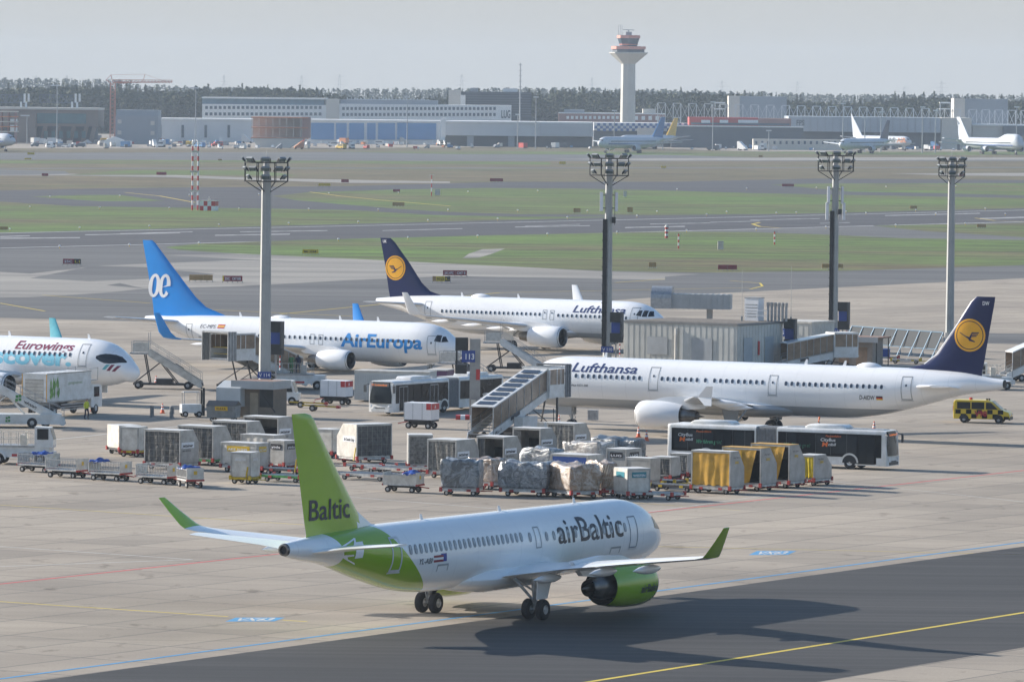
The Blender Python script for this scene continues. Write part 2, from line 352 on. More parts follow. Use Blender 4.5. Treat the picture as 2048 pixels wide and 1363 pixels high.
for pts in ([(620, 384), (680, 392), (760, 400), (900, 412)], [(250, 385), (320, 392), (390, 405)], [(1520, 445), (1505, 448), (1520, 453), (1560, 456)], [(1950, 436), (1990, 441), (2048, 443)]):
    stripe('taxi_line', PY, pts, 0.7, Z3)
for x, y in ((450, 1238), (1497, 1105)):     # blue stand markings painted on the slabs
    w_ = 120 if x < 1000 else 96
    P = [G(x, y+4), G(x + w_*0.82, y+3.5), G(x + w_, y-4), G(x + w_*0.18, y-4)]
    b = MB(); b.add([Vector((p.x, p.y, Z1)) for p in P], [(0, 1, 2, 3)]); o = b.build('stand_marking', PB, fixn=False)
    if o.data.polygons[0].normal.z < 0: o.data.flip_normals()
    tag(o, None, None, None, 'structure')
    o_, ux, uy = P[0]+(P[1]-P[0])*0.12, (P[1]-P[0]), (P[3]-P[0])
    t = text_on('stand_number', 'VX63', PW, None, lambda u, v: Vector((*(o_ + ux*(u/10*0.76) + uy*(0.15+v*0.7)).xy, Z2)), 10, 1, 0.03); tag(t, None, None, None, 'structure')

# ================================================================ FOREST
def leaf_tree(rng, x, y, h, r, conifer, n, V_, F_, C_):
    """crown of many small leaf clumps spread through a volume, and a trunk"""
    k = 0
    base = 0.03*h if conifer else 0.08*h
    o = len(V_)
    for i in range(n):
        t = rng.random() ** (1.3 if conifer else 0.8); a = rng.uniform(0, 6.283)
        if conifer: rr = r * (1 - t) ** 0.9 * (0.55 + 0.45*abs(math.sin(t*22 + a*0.5))) * (0.6+0.4*rng.random())
        else: rr = r * math.sqrt(max(0.02, 1 - (2*t-1)**2)) * (0.7 + 0.3*math.sin(a*3 + h*7)) * (0.55+0.45*rng.random())
        z = base + (h-base)*t + rng.uniform(-.4, .4)
        c = Vector((x + rr*math.cos(a), y + rr*math.sin(a), z)); s = (0.62 if conifer else 0.85) * rng.uniform(0.6, 1.3)
        u = Vector((rng.gauss(0,1), rng.gauss(0,1), rng.gauss(0,.6))).normalized(); v = u.orthogonal().normalized()
        if rng.random() < .5: v = u.cross(v)
        j = len(V_); V_ += [c - u*s - v*s*.6, c + u*s - v*s*.5, c + u*s*.8 + v*s*.7, c - u*s*.7 + v*s*.6]; F_.append((j, j+1, j+2, j+3)); C_.append(0 if rng.random() < .5 else 1)
    j = len(V_)
    for zz, q in ((0, .35), (h*.85, .08)):
        for i in range(4): V_.append(Vector((x + q*math.cos(i*1.57), y + q*math.sin(i*1.57), zz)))
    for i in range(4): F_.append((j+i, j+(i+1) % 4, j+4+(i+1) % 4, j+4+i)); C_.append(2)
LF = [mat('pine_needles', (0.035, 0.062, 0.028), 0.8, 0, 0.3, 0.05), mat('oak_leaves', (0.07, 0.085, 0.028), 0.8, 0, 0.3, 0.05), mat('bark', (0.05, 0.042, 0.032), 0.9, 0, 0.2, 1)]
def forest(name, label, D0, D1, x0, x1, step, hfun, seed, n=150):
    rng = random.Random(seed); V_, F_, C_ = [], [], []
    y = D0
    while y < D1:
        x = x0 + rng.uniform(0, step)
        while x < x1:
            h, r, con = hfun(x, y, rng)
            leaf_tree(rng, x, y + rng.uniform(-step, step)*.4, h, r, con, n, V_, F_, C_); x += step*rng.uniform(.6, 1.2)
        y += step * 1.6
    me = bpy.data.meshes.new(name); me.from_pydata([tuple(v) for v in V_], [], F_)
    for m in LF: me.materials.append(m)
    me.polygons.foreach_set('material_index', C_)
    o = bpy.data.objects.new(name, me); COL.objects.link(o); tag(o, label, None, None, 'stuff')
def hf(x, y, rng):
    k = 21.4 + 1.6*math.sin(x*.021) + 1.3*math.sin(x*.05+2) + (y-3350)*0.004 + (2.2 if 20 < x < 75 else 0) + (1.2 if x > 210 else 0) + (1.6 if -190 < x < -110 else 0)
    con = rng.random() < .62
    h = k + rng.uniform(-2.5, 1.8) + (rng.uniform(1, 4.5) if con and rng.random() < .16 else 0)
    return h, rng.uniform(2.6, 3.8) if con else rng.uniform(3.4, 4.8), con
forest('forest', 'mixed pine and oak wood along the horizon behind the airport buildings', 3330, 3560, -390, 390, 6.0, hf, 3, 210)
forest('forest', 'paler far wood rising above the left end of the tree line', 5200, 5260, -520, 560, 9.0, lambda x, y, r: (25.6 + 1.4*math.sin(x*.013+.8) + (3.6 if x < -330 else 0) + r.uniform(-1.2, 1.0), r.uniform(5, 7), r.random() < .4), 5, 150)
# ================================================================ AIRLINERS
WHITE = mat('white_paint', (0.87, 0.875, 0.88), 0.28, 0, 0.04, 0.6, 0.4)
def livery(name, fn=None, belly=None, bz=0, base=(0.88, 0.885, 0.89)):
    """glossy paint; belly colour below local height bz; fn adds more"""
    m = bpy.data.materials.new(name); m.use_nodes = True; N, L, b = nodes_of(m)
    b.inputs['Roughness'].default_value = 0.25; b.inputs['Coat Weight'].default_value = 0.5; b.inputs['Coat Roughness'].default_value = 0.06
    tc = N.new('ShaderNodeTexCoord'); sp = N.new('ShaderNodeSeparateXYZ'); L.new(tc.outputs['Object'], sp.inputs[0])
    nz = N.new('ShaderNodeTexNoise'); nz.inputs['Scale'].default_value = 0.5; nz.inputs['Detail'].default_value = 7
    mp = N.new('ShaderNodeMapping'); mp.inputs['Scale'].default_value = (0.25, 1, 3); L.new(tc.outputs['Object'], mp.inputs[0]); L.new(mp.outputs[0], nz.inputs[0])
    rp = N.new('ShaderNodeValToRGB'); L.new(nz.outputs[0], rp.inputs[0]); c = Vector(base)
    rp.color_ramp.elements[0].position = .3; rp.color_ramp.elements[0].color = (*(c*0.93), 1); rp.color_ramp.elements[1].position = .6; rp.color_ramp.elements[1].color = (*c, 1)
    def M(op, a, bb=None, cc=None):
        x = N.new('ShaderNodeMath'); x.operation = op
        for i, v in enumerate((a, bb, cc)):
            if v is None: continue
            if isinstance(v, (int, float)): x.inputs[i].default_value = v
            else: L.new(v, x.inputs[i])
        return x.outputs[0]
    def mix(a, col, f):
        x = N.new('ShaderNodeMix'); x.data_type = 'RGBA'; L.new(f, x.inputs[0]); L.new(a, x.inputs[6]); x.inputs[7].default_value = (*col, 1); return x.outputs[2]
    out = rp.outputs[0]
    # frame and lap joints of the skin
    fr = M('LESS_THAN', M('FRACT', M('MULTIPLY', sp.outputs[0], 0.45)), 0.012); out = mix(out, tuple(c*0.8), fr)
    if belly: out = mix(out, belly, M('LESS_THAN', sp.outputs[2], bz))
    if fn: out = fn(sp, M, mix, out)
    L.new(out, b.inputs['Base Color']); return m
def interp(tab, t):
    """Catmull-Rom through the rows of tab = [(t, a, b, ..)]"""
    if t <= tab[0][0]: return tab[0][1:]
    if t >= tab[-1][0]: return tab[-1][1:]
    for i in range(len(tab) - 1):
        if tab[i][0] <= t <= tab[i+1][0]: break
    p1, p2 = tab[i], tab[i+1]; p0 = tab[max(i-1, 0)]; p3 = tab[min(i+2, len(tab)-1)]
    h = p2[0]-p1[0]; u = (t-p1[0])/h; out = []
    for k in range(1, len(p1)):
        m1 = (p2[k]-p0[k])/(p2[0]-p0[0]) if i > 0 else (p2[k]-p1[k])/h
        m2 = (p3[k]-p1[k])/(p3[0]-p1[0]) if i < len(tab)-2 else (p2[k]-p1[k])/h
        d1 = (p2[k]-p1[k])/h; 
        if d1 == 0: m1 = m2 = 0
        m1 = max(-3*abs(d1), min(3*abs(d1), m1)); m2 = max(-3*abs(d1), min(3*abs(d1), m2))
        out.append((2*u**3-3*u*u+1)*p1[k] + (u**3-2*u*u+u)*h*m1 + (-2*u**3+3*u*u)*p2[k] + (u**3-u*u)*h*m2)
    return out
DARK = mat('dark_seal', (0.05, 0.055, 0.06), 0.5, 0, 0.1); RUB = mat('tyre_rubber', (0.022, 0.022, 0.024), 0.8, 0, 0.2, 6)
SEAM = mat('door_seam', (0.34, 0.36, 0.38), 0.5, 0, 0.1); RIM = mat('wheel_rim', (0.5, 0.5, 0.5), 0.4, 0.6, 0.15, 5)
METAL = mat('bare_metal', (0.42, 0.42, 0.42), 0.32, 0.9, 0.15, 3); WINGM = mat('wing_grey', (0.60, 0.62, 0.64), 0.35, 0, 0.08, 0.8, 0.3)
GLASS = glassy('cockpit_glass', (0.015, 0.02, 0.03)); WIN = mat('cabin_window', (0.05, 0.07, 0.11), 0.15, 0, 0.3, 3)
WINL = mat('cabin_window_pale', (0.36, 0.40, 0.45), 0.15, 0, 0.3, 3); SURR = mat('window_surround', (0.60, 0.62, 0.64), 0.4); RING = mat('window_ring', (0.16, 0.2, 0.25), 0.4)
STRUT = mat('gear_strut', (0.45, 0.46, 0.46), 0.45, 0.3, 0.3, 4); INNER = mat('intake_dark', (0.03, 0.032, 0.036), 0.6)
FANM = mat('fan_blades', (0.10, 0.105, 0.11), 0.4, 0.6, 0.3, 5); TITAN = mat('exhaust_titanium', (0.20, 0.19, 0.18), 0.35, 0.8, 0.3, 2)
def wheel(parent, x, y, z, r, w, hub=0.45):
    """tyre with tread groove and a rim on both sides, axle along y; returns tyre with child rim"""
    b = MB(); prof = [(-w/2, r*hub), (-w/2, r*.78), (-w*.42, r*.93), (-w*.25, r), (w*.25, r), (w*.42, r*.93), (w/2, r*.78), (w/2, r*hub)]
    b.revolve(prof, 'y', (x, y, z), 22); b.use(b.m[0] if b.m else RUB); o = b.build('wheel', RUB, parent, True)
    c = MB().use(RIM)
    for s in (-1, 1):
        c.revolve([(s*w*.5, r*hub), (s*w*.36, r*hub*.8), (s*w*.40, r*.22), (s*w*.55, r*.15), (s*w*.55, 0.001)], 'y', (x, y, z), 18)
    c.build('rim', RIM, o, True); return o
class Plane:
    def __init__(s, name, label, X, Y, yaw, tab, mats, side):
        s.root = thing(name, label, 'airliner', (X, Y, 0), R(yaw)); s.X, s.Y, s.a = X, Y, R(yaw)
        s.h = Vector((math.cos(s.a), math.sin(s.a), 0)); s.tab = tab; s.side = side      # side: +1 starboard seen, -1 port seen
        s.body = mats; s.fin_tab = None
    def build_body(s, n=44, dt=0.45):
        L_ = s.tab[-1][0]; ts = [0, .06, .16, .3, .5, .75, 1.0, 1.3, 1.6, 2.0] ; t = 2.4
        while t < L_: ts.append(t); t += dt
        ts.append(L_); b = MB(); rings = []
        for t in ts:
            zt, zb, hw = interp(s.tab, t); c, hh = (zt+zb)/2, (zt-zb)/2
            rings.append([(-t, hw*math.cos(2*math.pi*i/n), c + hh*math.sin(2*math.pi*i/n)) for i in range(n)])
        b.loft(rings); return b.build('fuselage', s.body, s.root, True)
    def surf(s, t, z, side, eps=0.012):
        zt, zb, hw = interp(s.tab, t); c, hh = (zt+zb)/2, (zt-zb)/2
        q = max(-0.97, min(0.97, (z-c)/max(hh, .01))); k = math.sqrt(1-q*q)
        n = Vector((0, k*hh, q*hw)).normalized()
        return Vector((-t, -side*(hw*k + n.y*eps), z + n.z*eps))
    def inv(s, px, py, side=None):
        """photo pixel -> (t, z) on the side of the fuselage"""
        side = side or s.side; y = 1.9; d = F0*FPX + CR*(px-1024) + CU*(681.5-py); rt = Vector((s.h.y, -s.h.x, 0))
        for _ in range(4):
            P0 = Vector((s.X, s.Y, 0)) + rt*(side*y) - Vector((0, 0, CAMH)); k = P0.dot(rt)/d.dot(rt); W = d*k + Vector((0, 0, CAMH))
            t = -(W - Vector((s.X, s.Y, 0))).dot(s.h); y = -side*s.surf(t, W.z, side, 0).y
        return t, W.z
    def patch(s, name, m, cells, parent=None, side=None, eps=0.014):
        """cells: list of (t,z) polygons laid on the skin"""
        side = side or s.side; b = MB()
        for c in cells:
            mm = None
            if isinstance(c, tuple) and isinstance(c[0], bpy.types.Material): mm, c = c; b.use(mm)
            if len(c) == 4:
                K = 5 if max(abs(c[0][0]-c[2][0]), abs(c[0][1]-c[2][1])) > .3 else 1; q = [Vector(x) for x in c]
                g = [(q[0]*(1-u)+q[1]*u)*(1-v)+(q[3]*(1-u)+q[2]*u)*v for v in [j/K for j in range(K+1)] for u in [i/K for i in range(K+1)]]
                b.add([s.surf(t, z, side, eps) for t, z in g], [(j*(K+1)+i, j*(K+1)+i+1, (j+1)*(K+1)+i+1, (j+1)*(K+1)+i) for j in range(K) for i in range(K)]); continue
            b.add([s.surf(t, z, side, eps) for t, z in c], [tuple(range(len(c)))])
        return b.build(name, m, parent or s.root, fixn=False)
    def oval(s, t, z, w, h, n=10, p=0.7):
        out = []
        for i in range(n):
            a = 2*math.pi*i/n; cx, sx = math.cos(a), math.sin(a)
            out.append((t + w/2*math.copysign(abs(cx)**p, cx), z + h/2*math.copysign(abs(sx)**p, sx)))
        return out
    def windows(s, p0, p1, n, w=0.26, h=0.36, m=None, ring=None):
        t0, z0 = s.inv(*p0); t1, z1 = s.inv(*p1)
        for i in range(n):
            u = i/(n-1) if n > 1 else 0; t, z = t0+(t1-t0)*u, z0+(z1-z0)*u; zz = (z0+z1)/2
            o = s.patch('window', m or WIN, [s.oval(t, zz, w, h)], eps=0.022)
            if ring: s.patch('window_frame', ring, [s.oval(t, zz, w+.055, h+.055)], o, eps=0.018)
    def door(s, pc, w=0.86, h=1.86, m=None, name='door', sill=True, z=None, pane=True, dt=0.045, sm=None):
        t, zc = s.inv(*pc); zc = z or zc; m = m or s.body; sm = sm or SEAM
        N = 8; zs = [zc - h/2 + h*i/N for i in range(N+1)]
        def strip(ta, tb): return [[(ta, zs[i]), (tb, zs[i]), (tb, zs[i+1]), (ta, zs[i+1])] for i in range(N)]
        o = s.patch(name, sm, strip(t-w/2-dt/2, t-w/2+dt) + strip(t+w/2-dt, t+w/2+dt/2) + [[(t-w/2, zc+h/2-dt), (t+w/2, zc+h/2-dt), (t+w/2, zc+h/2+dt/2), (t-w/2, zc+h/2+dt/2)], [(t-w/2, zc-h/2-dt/2), (t+w/2, zc-h/2-dt/2), (t+w/2, zc-h/2+dt), (t-w/2, zc-h/2+dt)]])
        if sill: s.patch('sill', SURR, [[(t-w/2-.08, zc-h/2-.12), (t+w/2+.08, zc-h/2-.12), (t+w/2+.08, zc-h/2-.03), (t-w/2-.08, zc-h/2-.03)]], o, eps=0.03)
        if pane: s.patch('pane', WIN, [s.oval(t, zc+.22, .17, .2)], o, eps=0.02)
        return o
    def text(s, txt, m, p0, p1, hpx, bold=0.0, shear=0.0, name='lettering', side=None):
        """baseline from pixel p0 to p1, cap height hpx pixels"""
        t0, z0 = s.inv(*p0); t1, z1 = s.inv(*p1); _, zt = s.inv(p0[0], p0[1]-hpx); hh = zt - z0; W = abs(t1-t0); sg = 1 if t1 > t0 else -1; zz = (z0+z1)/2
        return text_on(name, txt, m, s.root, lambda u, v: s.surf(t0+sg*u, zz+v, s.side, 0.012), W, hh, bold, shear, du=0.5, dv=0.08)
    def wing(s, secs, m, name='wing', tipm=None, tipfrom=None, tipname='winglet'):
        """secs: (y, t_le, chord, z, thick, twistdir) ; twistdir = direction of thickness ('z' or 'y')"""
        N = 9
        def ring(sd, y, t, c, z, th, lean):
            up, dn = [], []
            for i in range(N+1):
                u = (1 - math.cos(math.pi*i/N))/2; e = th*c*2.9*(math.sqrt(u)*.52 - .2*u - .32*u*u) * (1 if u < 1 else 0) + .012
                ny, nz = -math.sin(lean), math.cos(lean)
                up.append((-(t+c*u), sd*(y + ny*e), z + nz*e)); dn.append((-(t+c*u), sd*(y - ny*e*.8), z - nz*e*.8))
            return up + dn[::-1][1:-1]
        for sd in (-1, 1):
            k = len(secs) if tipfrom is None else tipfrom
            b = MB(); b.loft([ring(sd, *q) for q in secs[:k]]); o = b.build(name, m, s.root, True)
            if tipfrom is not None:
                b = MB(); b.loft([ring(sd, *q) for q in secs[k-1:]]); b.build(tipname, tipm or m, s.root, True)
    def fin(s, secs, m, name='vertical_fin', lead=None):
        """secs: (z, t_le, t_te, thick metres)"""
        N = 10; rings = []; s.fin_tab = secs
        for z, a, c, th in secs:
            L_ = [(-(a+(c-a)*(1-math.cos(math.pi*i/N))/2), th/2*math.sin(math.pi*((1-math.cos(math.pi*i/N))/2)**.6), z) for i in range(N+1)]
            rings.append(L_ + [(x, -y, zz) for x, y, zz in L_[::-1][1:-1]])
        b = MB(); b.loft(rings); s.finob = b.build(name, m, s.root, True); return s.finob
    def finpt(s, px, py, side=None):
        side = side or s.side; rt = Vector((s.h.y, -s.h.x, 0)); d = F0*FPX + CR*(px-1024) + CU*(681.5-py)
        P0 = Vector((s.X, s.Y, 0)) + rt*(side*.15) - Vector((0, 0, CAMH)); k = P0.dot(rt)/d.dot(rt); W = d*k + Vector((0, 0, CAMH))
        return -(W - Vector((s.X, s.Y, 0))).dot(s.h), W.z
    def fsurf(s, t, z, eps=0.02, side=None):
        f = s.fin_tab; side = side or s.side
        for i in range(len(f)-1):
            if z <= f[i+1][0] or i == len(f)-2: break
        u = (z-f[i][0])/(f[i+1][0]-f[i][0]); a, c, th = [f[i][k]+(f[i+1][k]-f[i][k])*u for k in (1, 2, 3)]
        q = max(.001, min(.999, (t-a)/(c-a))); return Vector((-t, -side*(th/2*math.sin(math.pi*q**.6)+eps), z))
    def engine(s, y, t0, L_, r, z, m, core=True, lipm=None, endr=.76):
        for sd in (-1, 1):
            c = (0, sd*y, z); b = MB().use(m)
            pr = [(0.0, .80), (.015, .86), (.06, .93), (.16, .985), (.32, 1.0), (.55, .985), (.8, .90+(endr-.76)*.4), (1.0, endr)]
            b.revolve([(-(t0+L_*u), r*q) for u, q in pr], 'x', c, 32); b.use(INNER); b.revolve([(-(t0+L_), r*endr), (-(t0+L_*.97), r*(endr-.04)), (-(t0+L_*.55), r*.74)], 'x', c, 32)
            o = b.build('engine', m, s.root, True)
            b = MB(); b.revolve([(-(t0+.09*L_), r*.945*.985), (-(t0+.03*L_), r*.895), (-(t0-.01), r*.80), (-(t0+.04*L_), r*.75), (-(t0+.10*L_), r*.745)], 'x', c, 32); b.build('inlet_lip', lipm or METAL, o, True)
            b = MB().use(INNER); b.revolve([(-(t0+.08*L_), r*.745), (-(t0+.3*L_), r*.76)], 'x', c, 32); b.use(FANM)
            b.revolve([(-(t0+.3*L_), r*.76), (-(t0+.3*L_), r*.28), (-(t0+.18*L_), r*.12), (-(t0+.14*L_), .002)], 'x', c, 32)
            for k in range(18):
                a = k*math.pi/9; u = Vector((0, math.cos(a), math.sin(a))); q = Vector((0, -math.sin(a), math.cos(a)))
                x = -(t0+.27*L_); cc = Vector((x, c[1], c[2])); b.add([cc+u*r*.25, cc+u*r*.74+q*r*.02, cc+u*r*.74+q*r*.18-Vector((.12, 0, 0)), cc+u*r*.25+q*r*.07-Vector((.08, 0, 0))], [(0, 1, 2, 3)])
            b.build('fan', FANM, o, True)
            b = MB().use(TITAN); b.revolve([(-(t0+.6*L_), r*.5), (-(t0+L_*.95), r*.56), (-(t0+L_*1.13), r*.47), (-(t0+L_*1.32), r*.36), (-(t0+L_*1.30), r*.33), (-(t0+L_*1.1), r*.3)], 'x', c, 28)
            b.use(INNER).revolve([(-(t0+L_*1.12), r*.34), (-(t0+L_*1.12), .002)], 'x', c, 20)
            b.use(TITAN).revolve([(-(t0+L_*1.1), r*.22), (-(t0+L_*1.3), r*.17), (-(t0+L_*1.5), .003)], 'x', c, 20); b.build('exhaust_nozzle', TITAN, o, True)
            b = MB(); q = .16   # pylon
            pts = [(-(t0+.25*L_), z+r*.95), (-(t0+.55*L_), z+r*1.15+.1), (-(t0+1.05*L_), z+r*1.15+.22), (-(t0+1.75*L_), z+r*1.05+.2), (-(t0+1.5*L_), z+r*.55), (-(t0+1.0*L_), z+r*.4), (-(t0+.7*L_), z+r*.6)]
            b.prism(pts, sd*y-q, sd*y+q, 'y'); b.build('pylon', m if m is WHITE else WHITE, s.root)
            if sd == -s.side: s.neareng = o; s.engc = (t0, L_, r, sd*y, z)
    def gear(s, t, y, zt, r=0.58, w=0.42, gap=0.93, door=True, lean=0.0, nose=False):
        b = MB(); b.cyl((-t, y, r), (-t+lean, y*.96, zt), .13, .17, 12); b.cyl((-t, y-gap/2, r), (-t, y+gap/2, r), .07, n=10)
        b.cyl((-t-.05, y, r+.35), (-t-.9 if not nose else -t+.9, y*.75, zt+.05), .07, .09, 8); b.cyl((-t, y, r+.9), (-t+.1, y*.55, zt), .06, .07, 8)
        b.bar((-t-.16, y, r+.1), (-t-.35, y, r+.55), .06); b.bar((-t-.35, y, r+.55), (-t-.14, y, r+1.0), .06)
        o = b.build('landing_gear', STRUT, s.root, True)
        for q in (-1, 1): wheel(o, -t, y+q*gap/2, r, r, w)
        if door:
            sg = 1 if y > 0 else -1 if y < 0 else 0
            d = MB()
            if sg: d.add([(-t-.55, y+sg*.35, r+.55), (-t+.55, y+sg*.35, r+.55), (-t+.75, y+sg*.5, zt), (-t-.75, y+sg*.5, zt), (-t-.55, y+sg*.40, r+.55), (-t+.55, y+sg*.40, r+.55), (-t+.75, y+sg*.55, zt), (-t-.75, y+sg*.55, zt)], [(0, 1, 2, 3), (7, 6, 5, 4), (0, 4, 5, 1), (1, 5, 6, 2), (2, 6, 7, 3), (3, 7, 4, 0)])
            else:
                for q in (-1, 1): d.box(-t-.2, -t+1.3, q*.42-.02, q*.42+.02, r+.75, zt)
            d.build('gear_door', s.body, o)
    def fairing(s, y, t, L_, z, r=.22, m=None):
        for sd in (-1, 1):
            b = MB(); b.revolve([(-(t+L_*u), r*q) for u, q in ((0, .02), (.1, .5), (.3, .95), (.5, 1), (.75, .7), (1, .03))], 'x', (0, sd*y, z), 12); b.build('flap_fairing', m or WHITE, s.root, True)
    def blade(s, t, z=None, h=.4, side=0):
        zt = interp(s.tab, t)[0]; b = MB(); b.loft([[(-t, -.02, zt-.06), (-t-.32, -.02, zt-.06), (-t-.32, .02, zt-.06), (-t, .02, zt-.06)], [(-t-.2, -.01, zt+h), (-t-.36, -.01, zt+h), (-t-.36, .01, zt+h), (-t-.2, .01, zt+h)]]); b.build('antenna', WHITE, s.root)
    def dome(s, t, L_=2.4, h=.42, w=.55):
        zt = interp(s.tab, t)[0]; b = MB(); rg = []
        for u in (0.0, .08, .25, .5, .75, .92, 1.0):
            k = math.sqrt(max(0.0004, 1-(2*u-1)**2)); rg.append([(-(t+L_*u), w*k*math.cos(a*math.pi/8), zt-.16+(h+.12)*k*math.sin(a*math.pi/8)) for a in range(9)])
        b.loft(rg, True, False); b.build('antenna_dome', WHITE, s.root, True)
    def belly(s, t0, t1, w, zb, zt):
        b = MB(); rings = []; n = 20
        for i in range(13):
            u = i/12; k = min(1, math.sqrt(max(.0009, math.sin(math.pi*u)))*1.12); rings.append([(-(t0+(t1-t0)*u), w*k*math.cos(2*math.pi*j/n), (zb+zt)/2 + (zt-zb)/2*k*math.sin(2*math.pi*j/n)) for j in range(n)])
        b.loft(rings); b.build('wing_root_fairing', s.body, s.root, True)
def fuse(L_, zt, zb, hw, nose_z, tail_z, tail_t0, taper=0.6, cone=0.22, topdrop=0.25, lo=1.0):
    h = zt-zb; n = nose_z
    T = [(0, n+.02, n-.02, .02), (.12, n+.05*h+.08, n-.055*h-.06, .20), (.35, n+.12*h+.10, n-.10*h-.07, hw*.26), (.8, n+.22*h+.10, n-.17*h-.07, hw*.44), (1.5, zb+.70*h, zb+.12*h, hw*.64), (2.3, zb+.84*h, zb+.06*h, hw*.79), (3.2, zb+.93*h, zb+.025*h, hw*.9), (4.4, zb+.985*h, zb+.004*h, hw*.975), (5.8, zt, zb, hw)]
    q = L_-tail_t0
    T += [(tail_t0, zt, zb, hw), (tail_t0+.25*q, zt, zb+.07*(tail_z-zb)*1.3, hw*.97), (tail_t0+.5*q, zt-.01*h, zb+.36*(tail_z-zb), hw*.83), (tail_t0+.75*q, zt-.05*h, zb+.68*(tail_z-zb), hw*.55), (tail_t0+.93*q, tail_z+cone+topdrop*.35, zb+.9*(tail_z-cone*.8-zb), max(hw*.27, cone*1.15)), (L_, tail_z+cone, tail_z-cone, cone)]
    return T
BLUE = mat('navy_fin_paint', (0.006, 0.014, 0.075), 0.3, 0, 0.06, .5, .1); BLUE.node_tree.nodes['Principled BSDF'].inputs['Specular IOR Level'].default_value = .3; NAVYT = mat('navy_lettering', (0.015, 0.035, 0.14), 0.4, 0, .05)
YEL = mat('logo_yellow', (0.83, 0.40, 0.015), 0.35, 0, .05); BLK = mat('black_lettering', (0.02, 0.02, 0.025), 0.5, 0, .05); WHT = mat('white_lettering', (0.8, 0.8, 0.8), 0.4, 0, .03)
def disc(pl, cx, cy, r, m, k0=0.0, eps=.02, name='roundel'):
    """disc or ring on the fin centred on pixel, radius in metres"""
    t, z = pl.finpt(cx, cy); N = 40; b = MB()
    if k0 == 0:
        rs = [0.001, .35, .7, 1.0]
    else: rs = [k0, 1.0]
    vs = [pl.fsurf(t+r*q*math.cos(2*math.pi*i/N), z+r*q*math.sin(2*math.pi*i/N), eps) for q in rs for i in range(N)]
    fs = [(k*N+i, k*N+(i+1) % N, (k+1)*N+(i+1) % N, (k+1)*N+i) for k in range(len(rs)-1) for i in range(N)]
    return b.add(vs, fs).build(name, m, pl.finob, fixn=False)
def crane(pl, cx, cy, r, sg):
    """bird in flight inside the ring: sg=+1 beak towards +t"""
    t, z = pl.finpt(cx, cy)
    P = [[(-.80, .18), (-.74, .20), (-.30, -.06), (0, -.14), (.06, -.26), (-.10, -.26)], [(-.10, -.26), (.06, -.26), (.42, -.44), (.40, -.50), (-.02, -.40)],
         [(-.06, -.22), (0, -.10), (.12, .12), (.18, .14), (.12, -.24)], [(.12, .12), (.18, .22), (.72, .22), (.70, .15), (.26, .14)], [(.14, .0), (.20, .10), (.66, .10), (.62, .03), (.22, .02)], [(.12, -.12), (.16, -.03), (.56, -.02), (.50, -.09), (.18, -.12)]]
    b = MB()
    for p in P: b.add([pl.fsurf(t+sg*x*r, z+y*r, .045) for x, y in p], [tuple(range(len(p)))])
    b.build('crane_emblem', BLUE, pl.finob, fixn=False)
def fin_text(pl, txt, m, p0, p1, hpx, bold=0, shear=0):
    t0, z0 = pl.finpt(*p0); t1, _ = pl.finpt(*p1); _, z1 = pl.finpt(p0[0], p0[1]-hpx); sg = 1 if t1 > t0 else -1
    return text_on('lettering', txt, m, pl.finob, lambda u, v: pl.fsurf(t0+sg*u, z0+v, .03), abs(t1-t0), z1-z0, bold, shear, du=.4)
def flag(pl, p0, w, h, cols, vertical=False, shear=0):
    t, z = pl.inv(*p0); sg = -1 if pl.side == 1 else 1; n = len(cols); cells = []
    for i, c in enumerate(cols):
        z1, z0 = z+h*(1-i/n), z+h*(1-(i+1)/n); cells.append((c, [(t+sg*shear*(z0-z), z0), (t+sg*(w+shear*(z0-z)), z0), (t+sg*(w+shear*(z1-z)), z1), (t+sg*shear*(z1-z), z1)]))
    pl.patch('flag', None, cells)
FR = mat('flag_red', (0.5, 0.01, 0.02), .5); FG = mat('flag_gold', (0.8, .5, .02), .5); FB = mat('flag_black', (.01, .01, .01), .5); FM = mat('flag_maroon', (.25, .01, .03), .5); FU = mat('flag_blue', (.01, .04, .3), .5)

# ---------------- green and white twin-jet taxiing in the foreground
GRN = (0.26, 0.44, 0.012)
GREEN = mat('lime_green_paint', GRN, 0.25, 0, 0.05, .5, .6)
def a220(sp, M, mix, out):
    t = M('MULTIPLY', sp.outputs[0], -1.0); z = sp.outputs[2]
    # front edge sweeps from the dorsal root down and forward; rear edge is a shallow arc ahead of the cone
    q = M('SUBTRACT', 5.55, z); front = M('SUBTRACT', 30.6, M('ADD', M('MULTIPLY', q, 0.75), M('MULTIPLY', M('MULTIPLY', q, q), 0.13)))
    qz = M('SUBTRACT', z, 4.1); rear = M('SUBTRACT', 34.9, M('MULTIPLY', M('MULTIPLY', qz, qz), -0.55)); 
    rear = M('SUBTRACT', 34.35, M('MULTIPLY', M('MULTIPLY', qz, qz), -0.45))
    f = M('MULTIPLY', M('GREATER_THAN', t, front), M('LESS_THAN', t, rear))
    return mix(out, GRN, f)
P = Plane('narrowbody_airliner', 'white twin-engine airliner with lime green tail and engines, taxiing nearest in the foreground', 8.24, 338.2, 59.1,
    fuse(38.4, 5.58, 1.72, 1.77, 3.1, 4.75, 24.5, cone=.34), livery('white_green_livery', a220), 1)
P.build_body(52)
P.fin([(4.6, 29.6, 36.6, .52), (5.4, 30.7, 36.4, .50), (5.9, 31.15, 36.55, .44), (8.5, 33.45, 37.15, .34), (10.6, 35.25, 37.65, .26), (11.3, 35.75, 37.8, .22), (11.55, 36.1, 37.85, .16), (11.65, 36.6, 37.86, .05)], GREEN)
